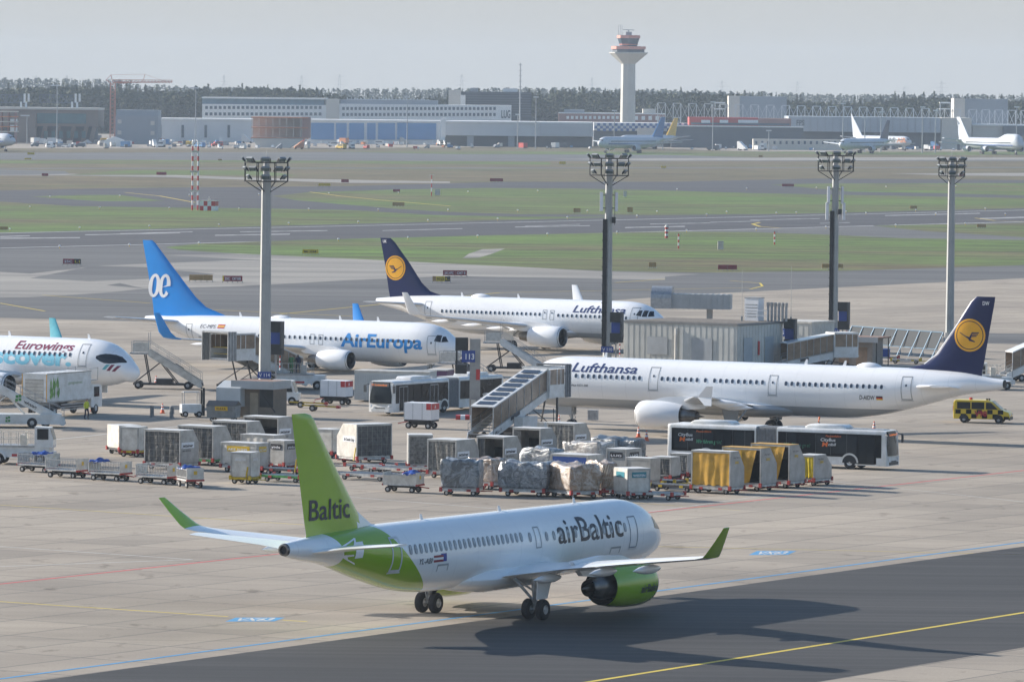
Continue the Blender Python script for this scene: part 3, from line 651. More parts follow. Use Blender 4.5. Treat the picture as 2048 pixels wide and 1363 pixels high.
b = MB(); b.loft([[(-29.2, -.04, 5.5), (-31.8, -.28, 5.3), (-31.8, .28, 5.3), (-29.2, .04, 5.5)], [(-30.2, -.02, 5.62), (-31.9, -.05, 6.5), (-31.9, .05, 6.5), (-30.2, .02, 5.62)]]); b.build('fin_fillet', WHITE, P.root)
P.wing([(1.2, 12.6, 7.4, 2.15, .13, 0), (2.6, 13.9, 6.2, 2.4, .12, 0), (5.6, 15.7, 4.0, 2.85, .11, 0), (11, 18.8, 2.8, 3.55, .10, 0), (15.6, 21.5, 1.9, 4.1, .09, 0), (16.15, 21.8, 1.8, 4.22, .09, .3), (16.4, 22.1, 1.6, 4.42, .08, .85), (17.0, 22.75, 1.1, 5.1, .08, .9), (17.6, 23.4, .6, 5.85, .07, .9)], WHITE, tipm=GREEN, tipfrom=6)
P.wing([(.5, 33.4, 3.3, 4.5, .10, 0), (2.5, 34.5, 2.4, 4.8, .09, 0), (6.25, 36.6, 1.25, 5.2, .09, 0)], WHITE, 'stabilizer')
P.engine(5.5, 11.2, 4.4, 1.27, 1.66, GREEN, lipm=METAL, endr=.80)
P.belly(11.6, 23.8, 2.0, 1.36, 3.0)
P.gear(18.9, 3.36, 2.2, .56, .40, .86); P.gear(18.9, -3.36, 2.2, .56, .40, .86); P.gear(3.4, 0, 1.9, .38, .26, .5, nose=True)
for y, t, z in ((4.2, 17.6, 2.25), (8.2, 18.6, 2.85), (11.6, 19.9, 3.25)): P.fairing(y, t, 3.0, z, .25)
P.windows((1283 - 33, 1055), (1093, 1070.5), 12, .24, .46, WINL, RING); P.windows((1060, 1073.5), (1060, 1073.5), 1, .24, .46, WINL, RING); P.windows((1042.5, 1075), (821, 1097), 24, .24, .46, WINL, RING)
P.door((1076, 1074), .55, 1.1, z=None, name='emergency_exit', sill=False, pane=False); P.door((1268, 1063), .82, 1.7, pane=False, sm=mat('door_frame_dark', (.22, .25, .3), .5)); P.door((795, 1108), .80, 1.75, pane=False, sm=SURR, dt=.07)
DK = mat('charcoal_lettering', (0.03, 0.035, 0.05), 0.4, 0, .05)
P.text('airBaltic', DK, (1117, 1086), (1247, 1071), 52, 0.012)
P.text("YL-ABI", DK, (838, 1128), (865, 1125), 11, .012, .25)
flag(P, (867, 1124), .95, .36, [FM, WHT, FM]); flag(P, (882, 1122), .55, .42, [FU])
fin_text(P, 'Baltic', DK, (621, 1041), (697, 1036), 43, .012)
for p, w_ in (((884, 1137), 1.1), ((1229, 1102), 1.1)):        # cargo hold door handles / frames on the lower side
    t, z = P.inv(*p); P.patch('cargo_door_frame', SEAM, [[(t-w_/2, z+.18), (t+w_/2, z+.18), (t+w_/2, z+.28), (t-w_/2, z+.28)], [(t-w_/2, z-.1), (t-w_/2+.08, z-.1), (t-w_/2+.08, z+.28), (t-w_/2, z+.28)], [(t+w_/2-.08, z-.1), (t+w_/2, z-.1), (t+w_/2, z+.28), (t+w_/2-.08, z+.28)]])
# stabiliser seal plates, tail nozzle, nacelle wording, cockpit panes
t, z = P.inv(690, 1098)
def arc(t0, z0, w, h): return [[(t0-w*.5+w*i/6, z0+h*math.sin(math.pi*i/6)**.7), (t0-w*.5+w*(i+1)/6, z0+h*math.sin(math.pi*(i+1)/6)**.7), (t0-w*.42+w*.84*(i+1)/6, z0+h*.82*math.sin(math.pi*(i+1)/6)**.7), (t0-w*.42+w*.84*i/6, z0+h*.82*math.sin(math.pi*i/6)**.7)] for i in range(6)]
pxp = lambda L_: [P.inv(*q) for q in L_]
P.patch('stabilizer_plate', WHITE, [pxp([(671, 1097), (706, 1075), (707, 1079), (677, 1098)]), pxp([(705, 1075), (709, 1076), (709, 1094), (705, 1094)]), pxp([(676, 1110), (707, 1108), (706, 1128)]), pxp([(708, 1084), (724, 1082), (724, 1114), (708, 1116)])], eps=.02)
b = MB(); b.revolve([(-38.38, .34), (-38.55, .30), (-38.56, .22), (-38.2, .2), (-38.0, .002)], 'x', (0, 0, 4.75), 20); b.build('apu_nozzle', TITAN, P.root, True); b = MB(); b.cyl((-38.3, 0, 4.75), (-38.44, 0, 4.75), .25, n=20); b.build('apu_opening', INNER, P.root)
t0, L_, r, ey, ez = P.engc
def nac(u, v, rr=r, s_=0):
    x = t0 + L_*.50 - u; q = interp([(0, .8), (.27, .93), (.7, .985), (1.44, 1.0), (2.5, .985), (3.6, .9), (4.5, .76)], x-t0)[0]*r+.015; a = (v+s_)/r
    return (-x, ey - q*math.cos(a), ez + q*math.sin(a))
text_on('lettering', 'airBaltic', DK, P.neareng, lambda u, v: nac(u, v, s_=-.42), 1.95, .45, .02, 0, du=.2, dv=.1)
for sd in (-1, 1): P.patch('cockpit_window', GLASS, [[(1.25, 3.72), (2.0, 3.78), (2.05, 4.42), (1.62, 4.3)], [(2.1, 3.78), (2.75, 3.9), (2.6, 4.5), (2.12, 4.45)]], side=sd)
for t in (9, 17, 25): P.blade(t, h=.28)
A220 = P

# ---------------- long twin-jet with grey belly, nose at the covered stairs
GB = (0.33, 0.35, 0.37)
P = Plane('narrowbody_airliner', 'long white grey-bellied airliner, navy tail with yellow disc, docked to the covered stairs', .61, 503.5, 151.6,
    fuse(44.4, 6.02, 1.76, 1.98, 3.0, 4.95, 29.5, cone=.38), livery('white_grey_belly_livery', None, GB, 2.62), -1)
P.build_body()
P.fin([(5.2, 34.5, 42.4, .5), (6.0, 35.9, 42.45, .5), (6.35, 37.3, 42.55, .46), (7.2, 38.4, 42.7, .42), (9, 39.7, 43.0, .34), (11.5, 41.35, 43.45, .24), (11.95, 41.85, 43.5, .16)], BLUE)
b = MB(); b.cyl((-38.42, 0, 7.2), (-41.37, 0, 11.3), .06, .05, 6); b.cyl((-37.32, 0, 6.35), (-38.42, 0, 7.2), .06, .06, 6); b.build('fin_leading_edge', WHITE, P.root)
P.wing([(1.3, 15.6, 7.3, 2.5, .13, 0), (2.6, 16.6, 6.3, 2.65, .12, 0), (6.2, 18.7, 3.9, 3.0, .11, 0), (11.5, 21.8, 2.9, 3.5, .10, 0), (16.9, 24.9, 1.6, 3.95, .09, 0)], WINGM)
for sd in (-1, 1):
    b = MB(); b.loft([[(-25.3, sd*16.85, 3.95), (-26.5, sd*16.85, 3.95), (-26.5, sd*16.95, 3.95), (-25.3, sd*16.95, 3.95)], [(-26.2, sd*17.15, 4.85), (-26.75, sd*17.15, 4.85), (-26.75, sd*17.2, 4.85), (-26.2, sd*17.2, 4.85)]])
    b.loft([[(-25.3, sd*16.85, 3.95), (-26.5, sd*16.85, 3.95), (-26.5, sd*16.95, 3.95), (-25.3, sd*16.95, 3.95)], [(-26.0, sd*17.05, 3.3), (-26.6, sd*17.05, 3.3), (-26.6, sd*17.1, 3.3), (-26.0, sd*17.1, 3.3)]]); b.build('wingtip_fence', WHITE, P.root)
P.wing([(.6, 36.6, 4.2, 4.5, .10, 0), (6.2, 40.6, 1.7, 4.9, .09, 0)], WHITE, 'stabilizer')
P.engine(5.75, 14.4, 4.0, 1.18, 1.75, WHITE)
P.belly(13.6, 27.2, 2.2, 1.5, 3.1)
P.gear(21.98, 3.8, 2.4); P.gear(21.98, -3.8, 2.4); P.gear(5.07, 0, 2.1, .38, .24, .5, nose=True)
for y, t, z in ((5.0, 21.2, 2.55), (8.2, 22.3, 2.9), (12.2, 23.6, 3.3)): P.fairing(y, t, 3.2, z, .26)
P.windows((1152, 751), (1152, 751), 1); P.windows((1165, 751.5), (1279, 755.6), 11); P.windows((1324, 757), (1394, 759.5), 7); P.windows((1410.7, 760), (1410.7, 760), 1); P.windows((1429, 761), (1525, 764), 9); P.windows((1572, 766.5), (1763, 773.5), 17)
P.door((1129, 752)); P.door((1307, 757)); P.door((1545, 770), .76, 1.6); P.door((1812, 776))
P.text('Lufthansa', NAVYT, (1143, 743), (1273, 746.5), 19, .015, .2)
P.text('Airbus A321-200', BLK, (1138, 771), (1176, 773), 4.5, .01); P.text('D-AIDW', BLK, (1719, 798), (1750, 799.5), 9, .012, .15); flag(P, (1753, 799.5), .55, .32, [FB, FR, FG])
disc(P, 1939.5, 670, 1.33, YEL, .88, .03, 'roundel_ring'); disc(P, 1939.5, 670, 1.10, YEL, 0, .03); crane(P, 1939.5, 670, 1.12, 1)
fin_text(P, 'DW', WHT, (1965, 610), (1978, 610), 8, .02)
P.dome(31.2, 2.4, .38); b = MB(); b.cyl((-44.3, 0, 4.95), (-44.47, 0, 4.95), .33, n=20); b.build('apu_opening', INNER, P.root)
for t in (8, 26.5, 30): P.blade(t)
for sd in (-1, 1): P.patch('cockpit_window', GLASS, [[(1.45, 4.0), (2.2, 4.05), (2.3, 4.7), (1.9, 4.66)], [(2.3, 4.05), (3.1, 4.1), (3.0, 4.75), (2.4, 4.72)]], side=sd)
A321 = P

# ---------------- blue-finned twin-jet parked left of centre
AZ = mat('azure_paint', (0.0, 0.25, 0.72), 0.32, 0, .05, .5, .15); AZT = mat('azure_lettering', (0.0, 0.24, 0.64), .4, 0, .04)
P = Plane('narrowbody_airliner', 'white airliner with bright blue fin and winglets, parked behind the left light mast', -4.6, 588.9, -31.7,
    fuse(38.3, 5.12, 1.05, 1.9, 2.45, 4.55, 25.0, cone=.26), livery('white_blue_livery', None), 1)
P.build_body()
P.fin([(4.6, 27.0, 37.3, .42), (5.15, 28.6, 37.35, .42), (5.9, 30.9, 37.45, .40), (6.9, 32.2, 37.6, .38), (9.5, 34.7, 38.15, .30), (12.2, 37.2, 38.75, .18), (12.5, 37.6, 38.8, .1)], AZ)
P.wing([(1.2, 12.4, 8.0, 1.9, .13, 0), (2.6, 13.6, 6.6, 2.1, .12, 0), (5.8, 16.0, 4.4, 2.5, .11, 0), (11, 19.2, 2.9, 3.0, .10, 0), (16.5, 22.4, 1.7, 3.45, .09, .1), (17.0, 22.7, 1.6, 3.6, .09, .5), (17.35, 23.1, 1.45, 4.1, .08, 1.2), (17.75, 24.2, .7, 6.0, .07, 1.4)], WINGM, tipm=AZ, tipfrom=5)
P.wing([(.5, 33.0, 4.2, 4.3, .10, 0), (7.15, 37.0, 1.5, 4.9, .09, 0)], WINGM, 'stabilizer')
P.engine(4.85, 10.2, 3.7, 1.02, 1.38, WHITE); P.belly(11.5, 22.5, 2.1, .85, 2.7)
P.gear(19.6, 2.86, 1.6, .56, .4, .86); P.gear(19.6, -2.86, 1.6, .56, .4, .86); P.gear(4.0, 0, 1.4, .34, .2, .42, nose=True)
for y, t, z in ((4.6, 19.0, 1.95), (8, 20.2, 2.4), (12, 21.6, 2.75)): P.fairing(y, t, 2.9, z, .22)
P.windows((408.4, 663.5), (828, 686.5), 42); P.door((378, 663), .76, 1.6); P.door((624, 678), .5, 1.0, sill=False, pane=False, name='emergency_exit'); P.door((641, 679), .5, 1.0, sill=False, pane=False, name='emergency_exit'); P.door((862, 690), .86, 1.8)
P.text('AirEuropa', AZT, (681, 690), (845, 699), 27, .03, .05); P.text('EC-MPS', BLK, (400, 655), (431, 656.5), 7.5, 0.0, .2); flag(P, (434, 656), .85, .38, [FR, FG, FR], shear=.2); P.text('BOEING 737-800', BLK, (398, 675), (418, 676), 3.5)
def blob_ring(cx, cy, rx, ry, w0, w1, a0, a1, shear=.14, n=28):
    q = []
    for i in range(n+1):
        a = a0+(a1-a0)*i/n; w = w0+(w1-w0)*abs(math.cos(a)); q.append(((cx+(rx)*math.cos(a)+shear*ry*math.sin(a), cy+ry*math.sin(a)), (cx+(rx-w)*math.cos(a)+shear*(ry-w)*math.sin(a), cy+(ry-w)*math.sin(a))))
    return [(q[i][0], q[i+1][0], q[i+1][1], q[i][1]) for i in range(n)]
def ligature(pl, par, f, c, k):
    L = blob_ring(-.62*k, 0, .62*k, k, .24*k, .40*k, 0, 6.2832) + blob_ring(.48*k, 0, .62*k, k, .24*k, .40*k, .0, 5.6) + [((-.1*k, -.12*k), (.2*k, -.12*k), (1.08*k, .18*k), (1.1*k, .0))]
    b = MB()
    for q in L: b.add([f(c[0]-x, c[1]+y) for x, y in q], [(0, 1, 2, 3)])
    b.build('ae_emblem', WHT, par, fixn=False)
ligature(P, P.finob, lambda t, z: P.fsurf(t, z, .035), P.finpt(320, 571), 1.2)
P.dome(20.5, 2.6, .3, .45)
for t in (10, 14.5, 26.5): P.blade(t)
for sd in (-1, 1): P.patch('cockpit_window', GLASS, [[(1.35, 3.35), (1.95, 3.3), (1.95, 3.85), (1.75, 3.85)], [(2.0, 3.3), (2.65, 3.4), (2.5, 4.0), (2.05, 3.95)]], side=sd)
B738 = P

# ---------------- second crane-tailed twin-jet behind
P = Plane('narrowbody_airliner', 'white airliner with navy tail and pale sharklets, standing farthest back behind the service building', 16.9, 640.3, -31.3,
    fuse(37.2, 5.60, 1.5, 1.98, 2.85, 4.8, 23.5, cone=.28), livery('white_livery_grey_underside', None, (0.5, 0.52, 0.54), 2.1), 1)
P.build_body()
P.fin([(4.9, 27.5, 35.5, .5), (5.6, 28.9, 35.6, .5), (6.0, 30.3, 35.7, .46), (6.9, 31.4, 35.85, .42), (9, 33.0, 36.25, .34), (11.2, 34.9, 36.75, .24), (11.7, 35.5, 36.85, .16)], BLUE)
P.wing([(1.3, 11.3, 7.3, 2.3, .13, 0), (2.6, 12.3, 6.3, 2.5, .12, 0), (6.2, 14.4, 3.9, 2.9, .11, 0), (11.5, 17.5, 2.9, 3.5, .10, 0), (16.5, 20.4, 1.7, 4.05, .09, .1), (17.0, 20.7, 1.6, 4.2, .09, .5), (17.3, 21.0, 1.4, 4.7, .08, 1.2), (17.65, 22.1, .7, 6.5, .07, 1.4)], WINGM, tipm=WHITE, tipfrom=5, tipname='sharklet')
P.wing([(.6, 29.4, 4.2, 4.5, .10, 0), (6.2, 33.4, 1.7, 4.9, .09, 0)], WINGM, 'stabilizer')
P.engine(5.75, 9.9, 4.0, 1.18, 1.75, WHITE); P.belly(9.6, 22, 2.2, 1.3, 3.0)
P.gear(17.7, 3.8, 2.2); P.gear(17.7, -3.8, 2.2); P.gear(5.07, 0, 1.9, .38, .24, .5, nose=True)
for y, t, z in ((5.0, 16.9, 2.4), (8.2, 18, 2.8), (12.2, 19.3, 3.3)): P.fairing(y, t, 3.2, z, .26)
P.windows((884, 621.5), (1079, 628.5), 23); P.windows((1116.5, 630), (1198.5, 633.6), 10); P.windows((1206, 634), (1252, 636), 6)
P.door((855, 619), .8, 1.8); P.door((1089, 629), .5, 1.0, sill=False, name='emergency_exit'); P.door((1103.5, 629.7), .5, 1.0, sill=False, name='emergency_exit'); P.door((1268, 632), .86, 1.8)
P.text('Lufthansa', NAVYT, (1145, 623.5), (1250, 628), 14.5, .02, .2); P.text('D-AIUK', BLK, (893, 641), (915, 642), 6, .02); flag(P, (883, 640), .45, .25, [FB, FR, FG])
disc(P, 790.5, 535.5, 1.35, YEL, .88, .03, 'roundel_ring'); disc(P, 790.5, 535.5, 1.12, YEL, 0, .03); crane(P, 790.5, 535.5, 1.12, 1)
fin_text(P, 'UK', WHT, (765, 485), (773, 485), 6, .02)
P.dome(22.5, 2.6, .38)
for t in (7.5, 18.8, 26.0): P.blade(t)
for sd in (-1, 1): P.patch('cockpit_window', GLASS, [[(1.5, 4.1), (2.05, 4.05), (2.1, 4.62), (1.85, 4.62)], [(2.15, 4.05), (2.65, 4.05), (2.6, 4.7), (2.2, 4.68)], [(2.75, 4.08), (3.3, 4.2), (3.1, 4.68), (2.75, 4.7)]], side=sd)
A320 = P

# ---------------- airliner cut by the left edge
EWB = mat('pale_blue_lettering', (0.22, 0.60, 0.76), .4, 0, .04); EWR = mat('burgundy_lettering', (0.20, 0.012, 0.06), .4, 0, .04)
TEAL = mat('teal_paint', (0.12, 0.5, 0.58), .3, 0, .2, .4, .5)
P = Plane('narrowbody_airliner', 'white airliner with burgundy and pale blue lettering, cut by the left picture edge', -32.65, 526.2, -31.8,
    fuse(37.2, 5.86, 1.7, 1.98, 2.95, 4.9, 23.5, cone=.28), livery('plain_white_livery', None), 1)
P.build_body()
P.fin([(5.1, 27.5, 35.5, .5), (6, 30.3, 35.7, .46), (11.7, 35.5, 36.85, .16)], mat('burgundy_paint', (.2, .02, .07), .3))
P.wing([(1.3, 11.3, 7.3, 2.4, .13, 0), (2.6, 12.3, 6.3, 2.6, .12, 0), (6.2, 14.4, 3.9, 3.0, .11, 0), (11.5, 17.5, 2.9, 3.6, .10, 0), (16.5, 20.4, 1.7, 4.2, .09, .1), (17.0, 20.7, 1.6, 4.35, .09, .5), (17.3, 21.0, 1.4, 4.9, .08, 1.2), (17.65, 22.1, .7, 6.7, .07, 1.4)], WINGM, tipm=TEAL, tipfrom=5, tipname='sharklet')
P.wing([(.6, 29.4, 4.2, 4.5, .10, 0), (6.2, 33.4, 1.7, 4.9, .09, 0)], WHITE, 'stabilizer')
P.engine(5.75, 9.9, 4.0, 1.18, 1.75, WHITE); P.belly(9.6, 22, 2.2, 1.5, 3.1)
P.gear(17.7, 3.8, 2.3); P.gear(17.7, -3.8, 2.3); P.gear(5.07, 0, 2.1, .38, .24, .5, nose=True)
P.windows((8, 703), (140, 709.5), 14); P.door((165.5, 710), .86, 1.9)
P.text('Eurowings', EWR, (29, 696), (146, 702), 17, .02, .22); P.text('Discover.', EWB, (-64, 722), (142, 731), 33, .04)
t, z = P.inv(208, 733)
P.patch('tail_emblem', None, [(TEAL, [(t-.1, z-.25), (t-.55, z+.2), (t-.2, z+.2), (t+.2, z-.25)]), (EWR, [(t-.5, z-.35), (t-.95, z+.2), (t-.65, z+.2), (t-.2, z-.35)]), (EWR, [(t-.95, z-.4), (t-1.45, z+.1), (t-1.15, z+.1), (t-.65, z-.4)])])
for sd in (-1, 1): P.patch('cockpit_window', GLASS, [[(.98+.42*i, zb0-.06), (.98+.42*(i+1), zb1-.06), (.98+.42*(i+1), zt1-.14), (.98+.42*i, zt0-.12)] for i, (zb0, zb1, zt0, zt1) in enumerate([(3.95, 3.95, 4.1, 4.5), (3.95, 3.9, 4.5, 4.68), (3.9, 3.87, 4.68, 4.75), (3.87, 3.9, 4.75, 4.78), (3.9, 4.05, 4.78, 4.72), (4.05, 4.3, 4.72, 4.58)])], side=sd)
for t in (5.3, 14): P.blade(t)
EW = P
# ================================================================ CARGO UNITS, DOLLIES, CARTS
YAW = -31.5
def corner_loc(px, py, L_, W, yaw, cx=1):
    """centre of an L x W footprint whose nearest corner stands at the pixel; cx=+1: that corner is (+L/2,-W/2), -1: (-L/2,-W/2)"""
    a = R(yaw); g = G(px, py); x, y = cx*L_/2, -W/2
    return Vector((g.x - (x*math.cos(a) - y*math.sin(a)), g.y - (x*math.sin(a) + y*math.cos(a)), 0))
ALU = mat('aluminium_panel', (0.42, 0.42, 0.41), 0.45, .35, .22, 1.2, dirt=(.27, .265, .25)); ALUL = mat('pale_container_panel', (0.62, 0.60, 0.55), .55, .1, .18, 1.5, dirt=(.42, .39, .34))
ROOFP = mat('container_roof', (0.66, 0.66, 0.64), .55, 0, .15, 1.2); NET = mat('dark_curtain_net', (0.085, 0.088, 0.09), .35, 0, .55, 3, bump=.8); NETG = mat('grey_curtain_net', (0.20, 0.195, 0.18), .5, 0, .5, 5, bump=.5)
ROPE = mat('net_rope', (0.38, 0.37, 0.33), .8, 0, .2, 5); OCH = mat('ochre_curtain', (0.60, 0.33, 0.035), .45, 0, .22, 1.3, bump=.3); YTARP = mat('yellow_tarpaulin', (0.75, 0.55, .02), .4, 0, .2, 2, bump=.3)
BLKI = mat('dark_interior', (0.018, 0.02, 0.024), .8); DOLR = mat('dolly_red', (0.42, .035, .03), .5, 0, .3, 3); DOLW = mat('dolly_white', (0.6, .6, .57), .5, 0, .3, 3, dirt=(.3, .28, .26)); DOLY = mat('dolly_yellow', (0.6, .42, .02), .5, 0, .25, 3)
DOLG = mat('dolly_green', (0.06, .30, .07), .5, 0, .3, 3); DOLD = mat('dark_chassis', (0.035, .035, .038), .6, 0, .3, 3); GALV = mat('galvanised_steel', (.40, .41, .42), .45, .5, .2, 3); BTARP = mat('blue_tarpaulin', (.015, .07, .34), .4, 0, .25, 3, bump=.4)
LBL = mat('label_white', (.75, .76, .78), .4, 0, .03); LBB = mat('label_black', (.015, .015, .02), .4, 0, .03); LBT = mat('label_teal', (.03, .22, .27), .4, 0, .05); LBY = mat('label_yellow', (.7, .45, .02), .4)
CBLUE = mat('cobalt_panel', (.008, .06, .28), .4, 0, .12, 1); WRED = mat('signal_red', (.52, .03, .03), .45, 0, .1); ORN = mat('cone_orange', (.75, .12, .03), .45, 0, .08); WHP = mat('vehicle_white', (.74, .75, .75), .35, 0, .10, 1.2, .3, dirt=(.55, .54, .5))
CONC = mat('cast_concrete', (.36, .35, .33), .85, 0, .2, .8); RUST = mat('rusty_sheet', (.26, .12, .07), .8, 0, .3, 1.5, dirt=(.2, .17, .15)); CORR = mat('grey_cladding', (.40, .42, .43), .5, .1, .12, .7)
def small_wheel(parent, x, y, r=.19, w=.12):
    b = MB(); b.use(RUB).cyl((x, y-w/2, r), (x, y+w/2, r), r, n=14); b.use(RIM).cyl((x, y-w/2-.01, r), (x, y+w/2+.01, r), r*.5, n=10)
    return b.build('wheel', RUB, parent, True)
def dolly(loc, yaw, L_, W, label, group=None, m=None, m2=None, dz=.5, bar=1, rollers=True, handle=False, name='cargo_dolly'):
    t = thing(name, label, 'dolly', loc, R(yaw), group); m = m or DOLW; m2 = m2 or DOLR; b = MB().use(m)
    for s in (-1, 1): b.box(-L_/2, L_/2, s*W/2-.06, s*W/2+.06, dz-.17, dz-.01)
    for k in range(5): x = -L_/2 + .06 + (L_-.12)*k/4; b.box(x-.05, x+.05, -W/2+.06, W/2-.06, dz-.16, dz-.02)
    b.use(m2)
    for sx in (-1, 1):
        for sy in (-1, 1): b.box(sx*L_*.5-.1, sx*L_*.5+.1, sy*(W/2+.08)-.08, sy*(W/2+.08)+.08, dz-.2, dz+.10)
        b.box(sx*L_*.25-.15, sx*L_*.25+.15, -W/2-.09, -W/2-.065, dz-.2, dz-.03)
    b.build('frame', m, t)
    if rollers:
        b = MB(); n = int(L_/.3)
        for k in range(n): x = -L_/2+.2+(L_-.4)*k/(n-1); b.cyl((x, -W/2+.1, dz-.02), (x, W/2-.1, dz-.02), .035, n=6)
        b.build('roller_deck', GALV, t)
    for sx in (-1, 1):
        for sy in (-1, 1): small_wheel(t, sx*(L_*.36), sy*(W*.4))
    b = MB().use(DOLD)
    for sx in (-1, 1): b.bar((sx*L_*.36, -W*.4, .19), (sx*L_*.36, W*.4, .19), .09); b.box(sx*L_*.36-.1, sx*L_*.36+.1, -.12, .12, .2, dz-.16)
    b.build('axle', DOLD, t)
    b = MB(); b.bar((bar*L_/2, .28, dz-.2), (bar*(L_/2+.55), 0, .3), .07); b.bar((bar*L_/2, -.28, dz-.2), (bar*(L_/2+.55), 0, .3), .07); b.bar((bar*(L_/2+.55), 0, .3), (bar*(L_/2+.85), 0, .3), .07); b.build('tow_bar', m2, t)
    if handle: b = MB(); b.bar((bar*(L_/2)-.3, -W/2-.1, .3), (bar*(L_/2)-.15, -W/2-.12, 1.25), .1); b.build('tow_handle', DOLY, t)
    return t
def folds(b, x0, x1, y, z0, z1, n, amp, rg, taper=0):
    """hanging cloth with vertical folds in the plane y"""
    nz = 5; g = []; ph = [rg.uniform(0, 6.28) for _ in range(4)]
    for j in range(nz+1):
        v = j/nz; z = z0+(z1-z0)*v; row = []
        for i in range(n+1):
            u = i/n; x = x0+(x1-x0)*u; x += taper*(1-v)*(u)*(x0-x1)*.45
            a = amp*(.35+.65*(1-v))*(.55*math.sin(u*n*.9+ph[0]+1.3*math.sin(v*2.2+ph[3])) + .7*math.sin(u*n*.41+ph[1]+v*2.5) + .6*math.sin(u*9+ph[2]+v*4)); row.append((x, y+a, z + (.05*math.sin(u*n*.8+ph[3]) if j == 0 else 0)))
        g += row
    b.add(g, [(j*(n+1)+i, j*(n+1)+i+1, (j+1)*(n+1)+i+1, (j+1)*(n+1)+i) for j in range(nz) for i in range(n)])
_ci = [0]
def container(px, py, L_, W, H, label, yaw=YAW, cx=1, dz=.5, mode='net', name='cargo_container', group=None, txt=None, panel=None, cut=.30, cutz=.62, dol=None, with_dolly=True, cur=None, sign=None, roofm=None, dl=None, grid=False):
    """contoured aircraft container standing on its own dolly; open or curtained front on the local -y side"""
    _ci[0] += 1; rg = random.Random(_ci[0]); loc = corner_loc(px, py, L_, W, yaw, cx)
    dd = dol or {}
    if with_dolly: dolly(loc, yaw, L_, W*.97, dl or ('dolly carrying the ' + label), 'dollies under the cargo units', **dd)
    c = thing(name, label, 'cargo container', (loc.x, loc.y, dz+.012), R(yaw), group); panel = panel or ALU
    pts = [(-W/2, .0), (W/2, .0), (W/2, H*cutz), (W/2-W*cut, H), (-W/2, H)]
    b = MB().use(panel)
    for s in (-1, 1): b.prism([(y, z) for y, z in pts], s*L_/2-.03, s*L_/2+.03, 'x')
    b.box(-L_/2+.03, L_/2-.03, W/2-.05, W/2, .05, H*cutz); b.add([(-L_/2+.03, W/2, H*cutz), (L_/2-.03, W/2, H*cutz), (L_/2-.03, W/2-W*cut, H), (-L_/2+.03, W/2-W*cut, H)], [(0, 1, 2, 3)])
    b.box(-L_/2+.03, L_/2-.03, -W/2, W/2-.05, 0, .08)
    b.use(ALU)
    for s in (-1, 1): b.box(s*(L_/2-.02)-.05, s*(L_/2-.02)+.05, -W/2-.035, -W/2+.05, 0, H-.002)
    b.box(-L_/2+.08, L_/2-.08, -W/2-.03, -W/2+.05, H-.12, H-.004); b.build('shell', panel, c)
    b = MB(); b.box(-L_/2-.035, L_/2+.035, -W/2-.04, W/2-W*cut, H, H+.035); b.build('roof', roofm or ROOFP, c)
    cm = cur or (NET if mode in ('net', 'open') else NETG)
    if mode in ('net', 'grey', 'cloth'):
        b = MB(); folds(b, -L_/2+.08, L_/2-.08, -W/2+.02 if mode != 'cloth' else -W/2-.0, .1, H-.1, 34, .035, rg); b.build('curtain', cm, c, 'full', False)
    elif mode == 'open':
        b = MB(); folds(b, -L_/2+.08, -L_/2+.08+L_*.25, -W/2+.03, .1, H-.1, 12, .05, rg); b.build('curtain', cm, c, 'full', False)
        b = MB(); b.box(-L_/2+.031, L_/2-.031, W/2-.08, W/2-.051, .08, H*cutz); b.build('shade_sheet', BLKI, c)  # black sheet inside stands in for the shade of the open box
    elif mode == 'halfopen':
        b = MB(); folds(b, -L_/2+.08, L_/2-.35, -W/2-.01, .1, H-.12, 26, .05, rg, .5); b.build('curtain', cm, c, 'full', False)
        b = MB(); b.box(-L_/2+.031, L_/2-.031, W/2-.08, W/2-.051, .08, H*cutz); b.build('shade_sheet', BLKI, c)  # black sheet painted as the shade behind the half-drawn curtain
        b = MB()
        for x in (-L_*.18, -L_*.02): b.bar((x, -W/2-.09, .3), (x+.1, -W/2-.09, H-.3), .05)
        for k in range(5): z = .5+(H-1)*k/4; b.bar((-L_*.18, -W/2-.09, z), (-L_*.02+.05, -W/2-.09, z), .045)
        b.build('ladder_net', DOLY, c)
    elif mode == 'solid':
        b = MB(); b.box(-L_/2+.08, L_/2-.08, -W/2+.0, -W/2+.03, .08, H-.12); b.build('front_panel', panel, c)
    if mode in ('net', 'grey') or grid:
        b = MB(); n = int(L_/.42)
        for k in range(1, n): x = -L_/2+L_*k/n+rg.uniform(-.04, .04); b.bar((x, -W/2-.06, .1), (x+rg.uniform(-.08, .08), -W/2-.06, H-.05), .012)
        for k in range(1, 5): z = H*k/5+rg.uniform(-.05, .05); b.bar((-L_/2+.05, -W/2-.065, z), (L_/2-.05, -W/2-.065, z+rg.uniform(-.05, .05)), .012)
        b.build('net', ROPE, c)
    xe = L_/2*cx+.035*cx
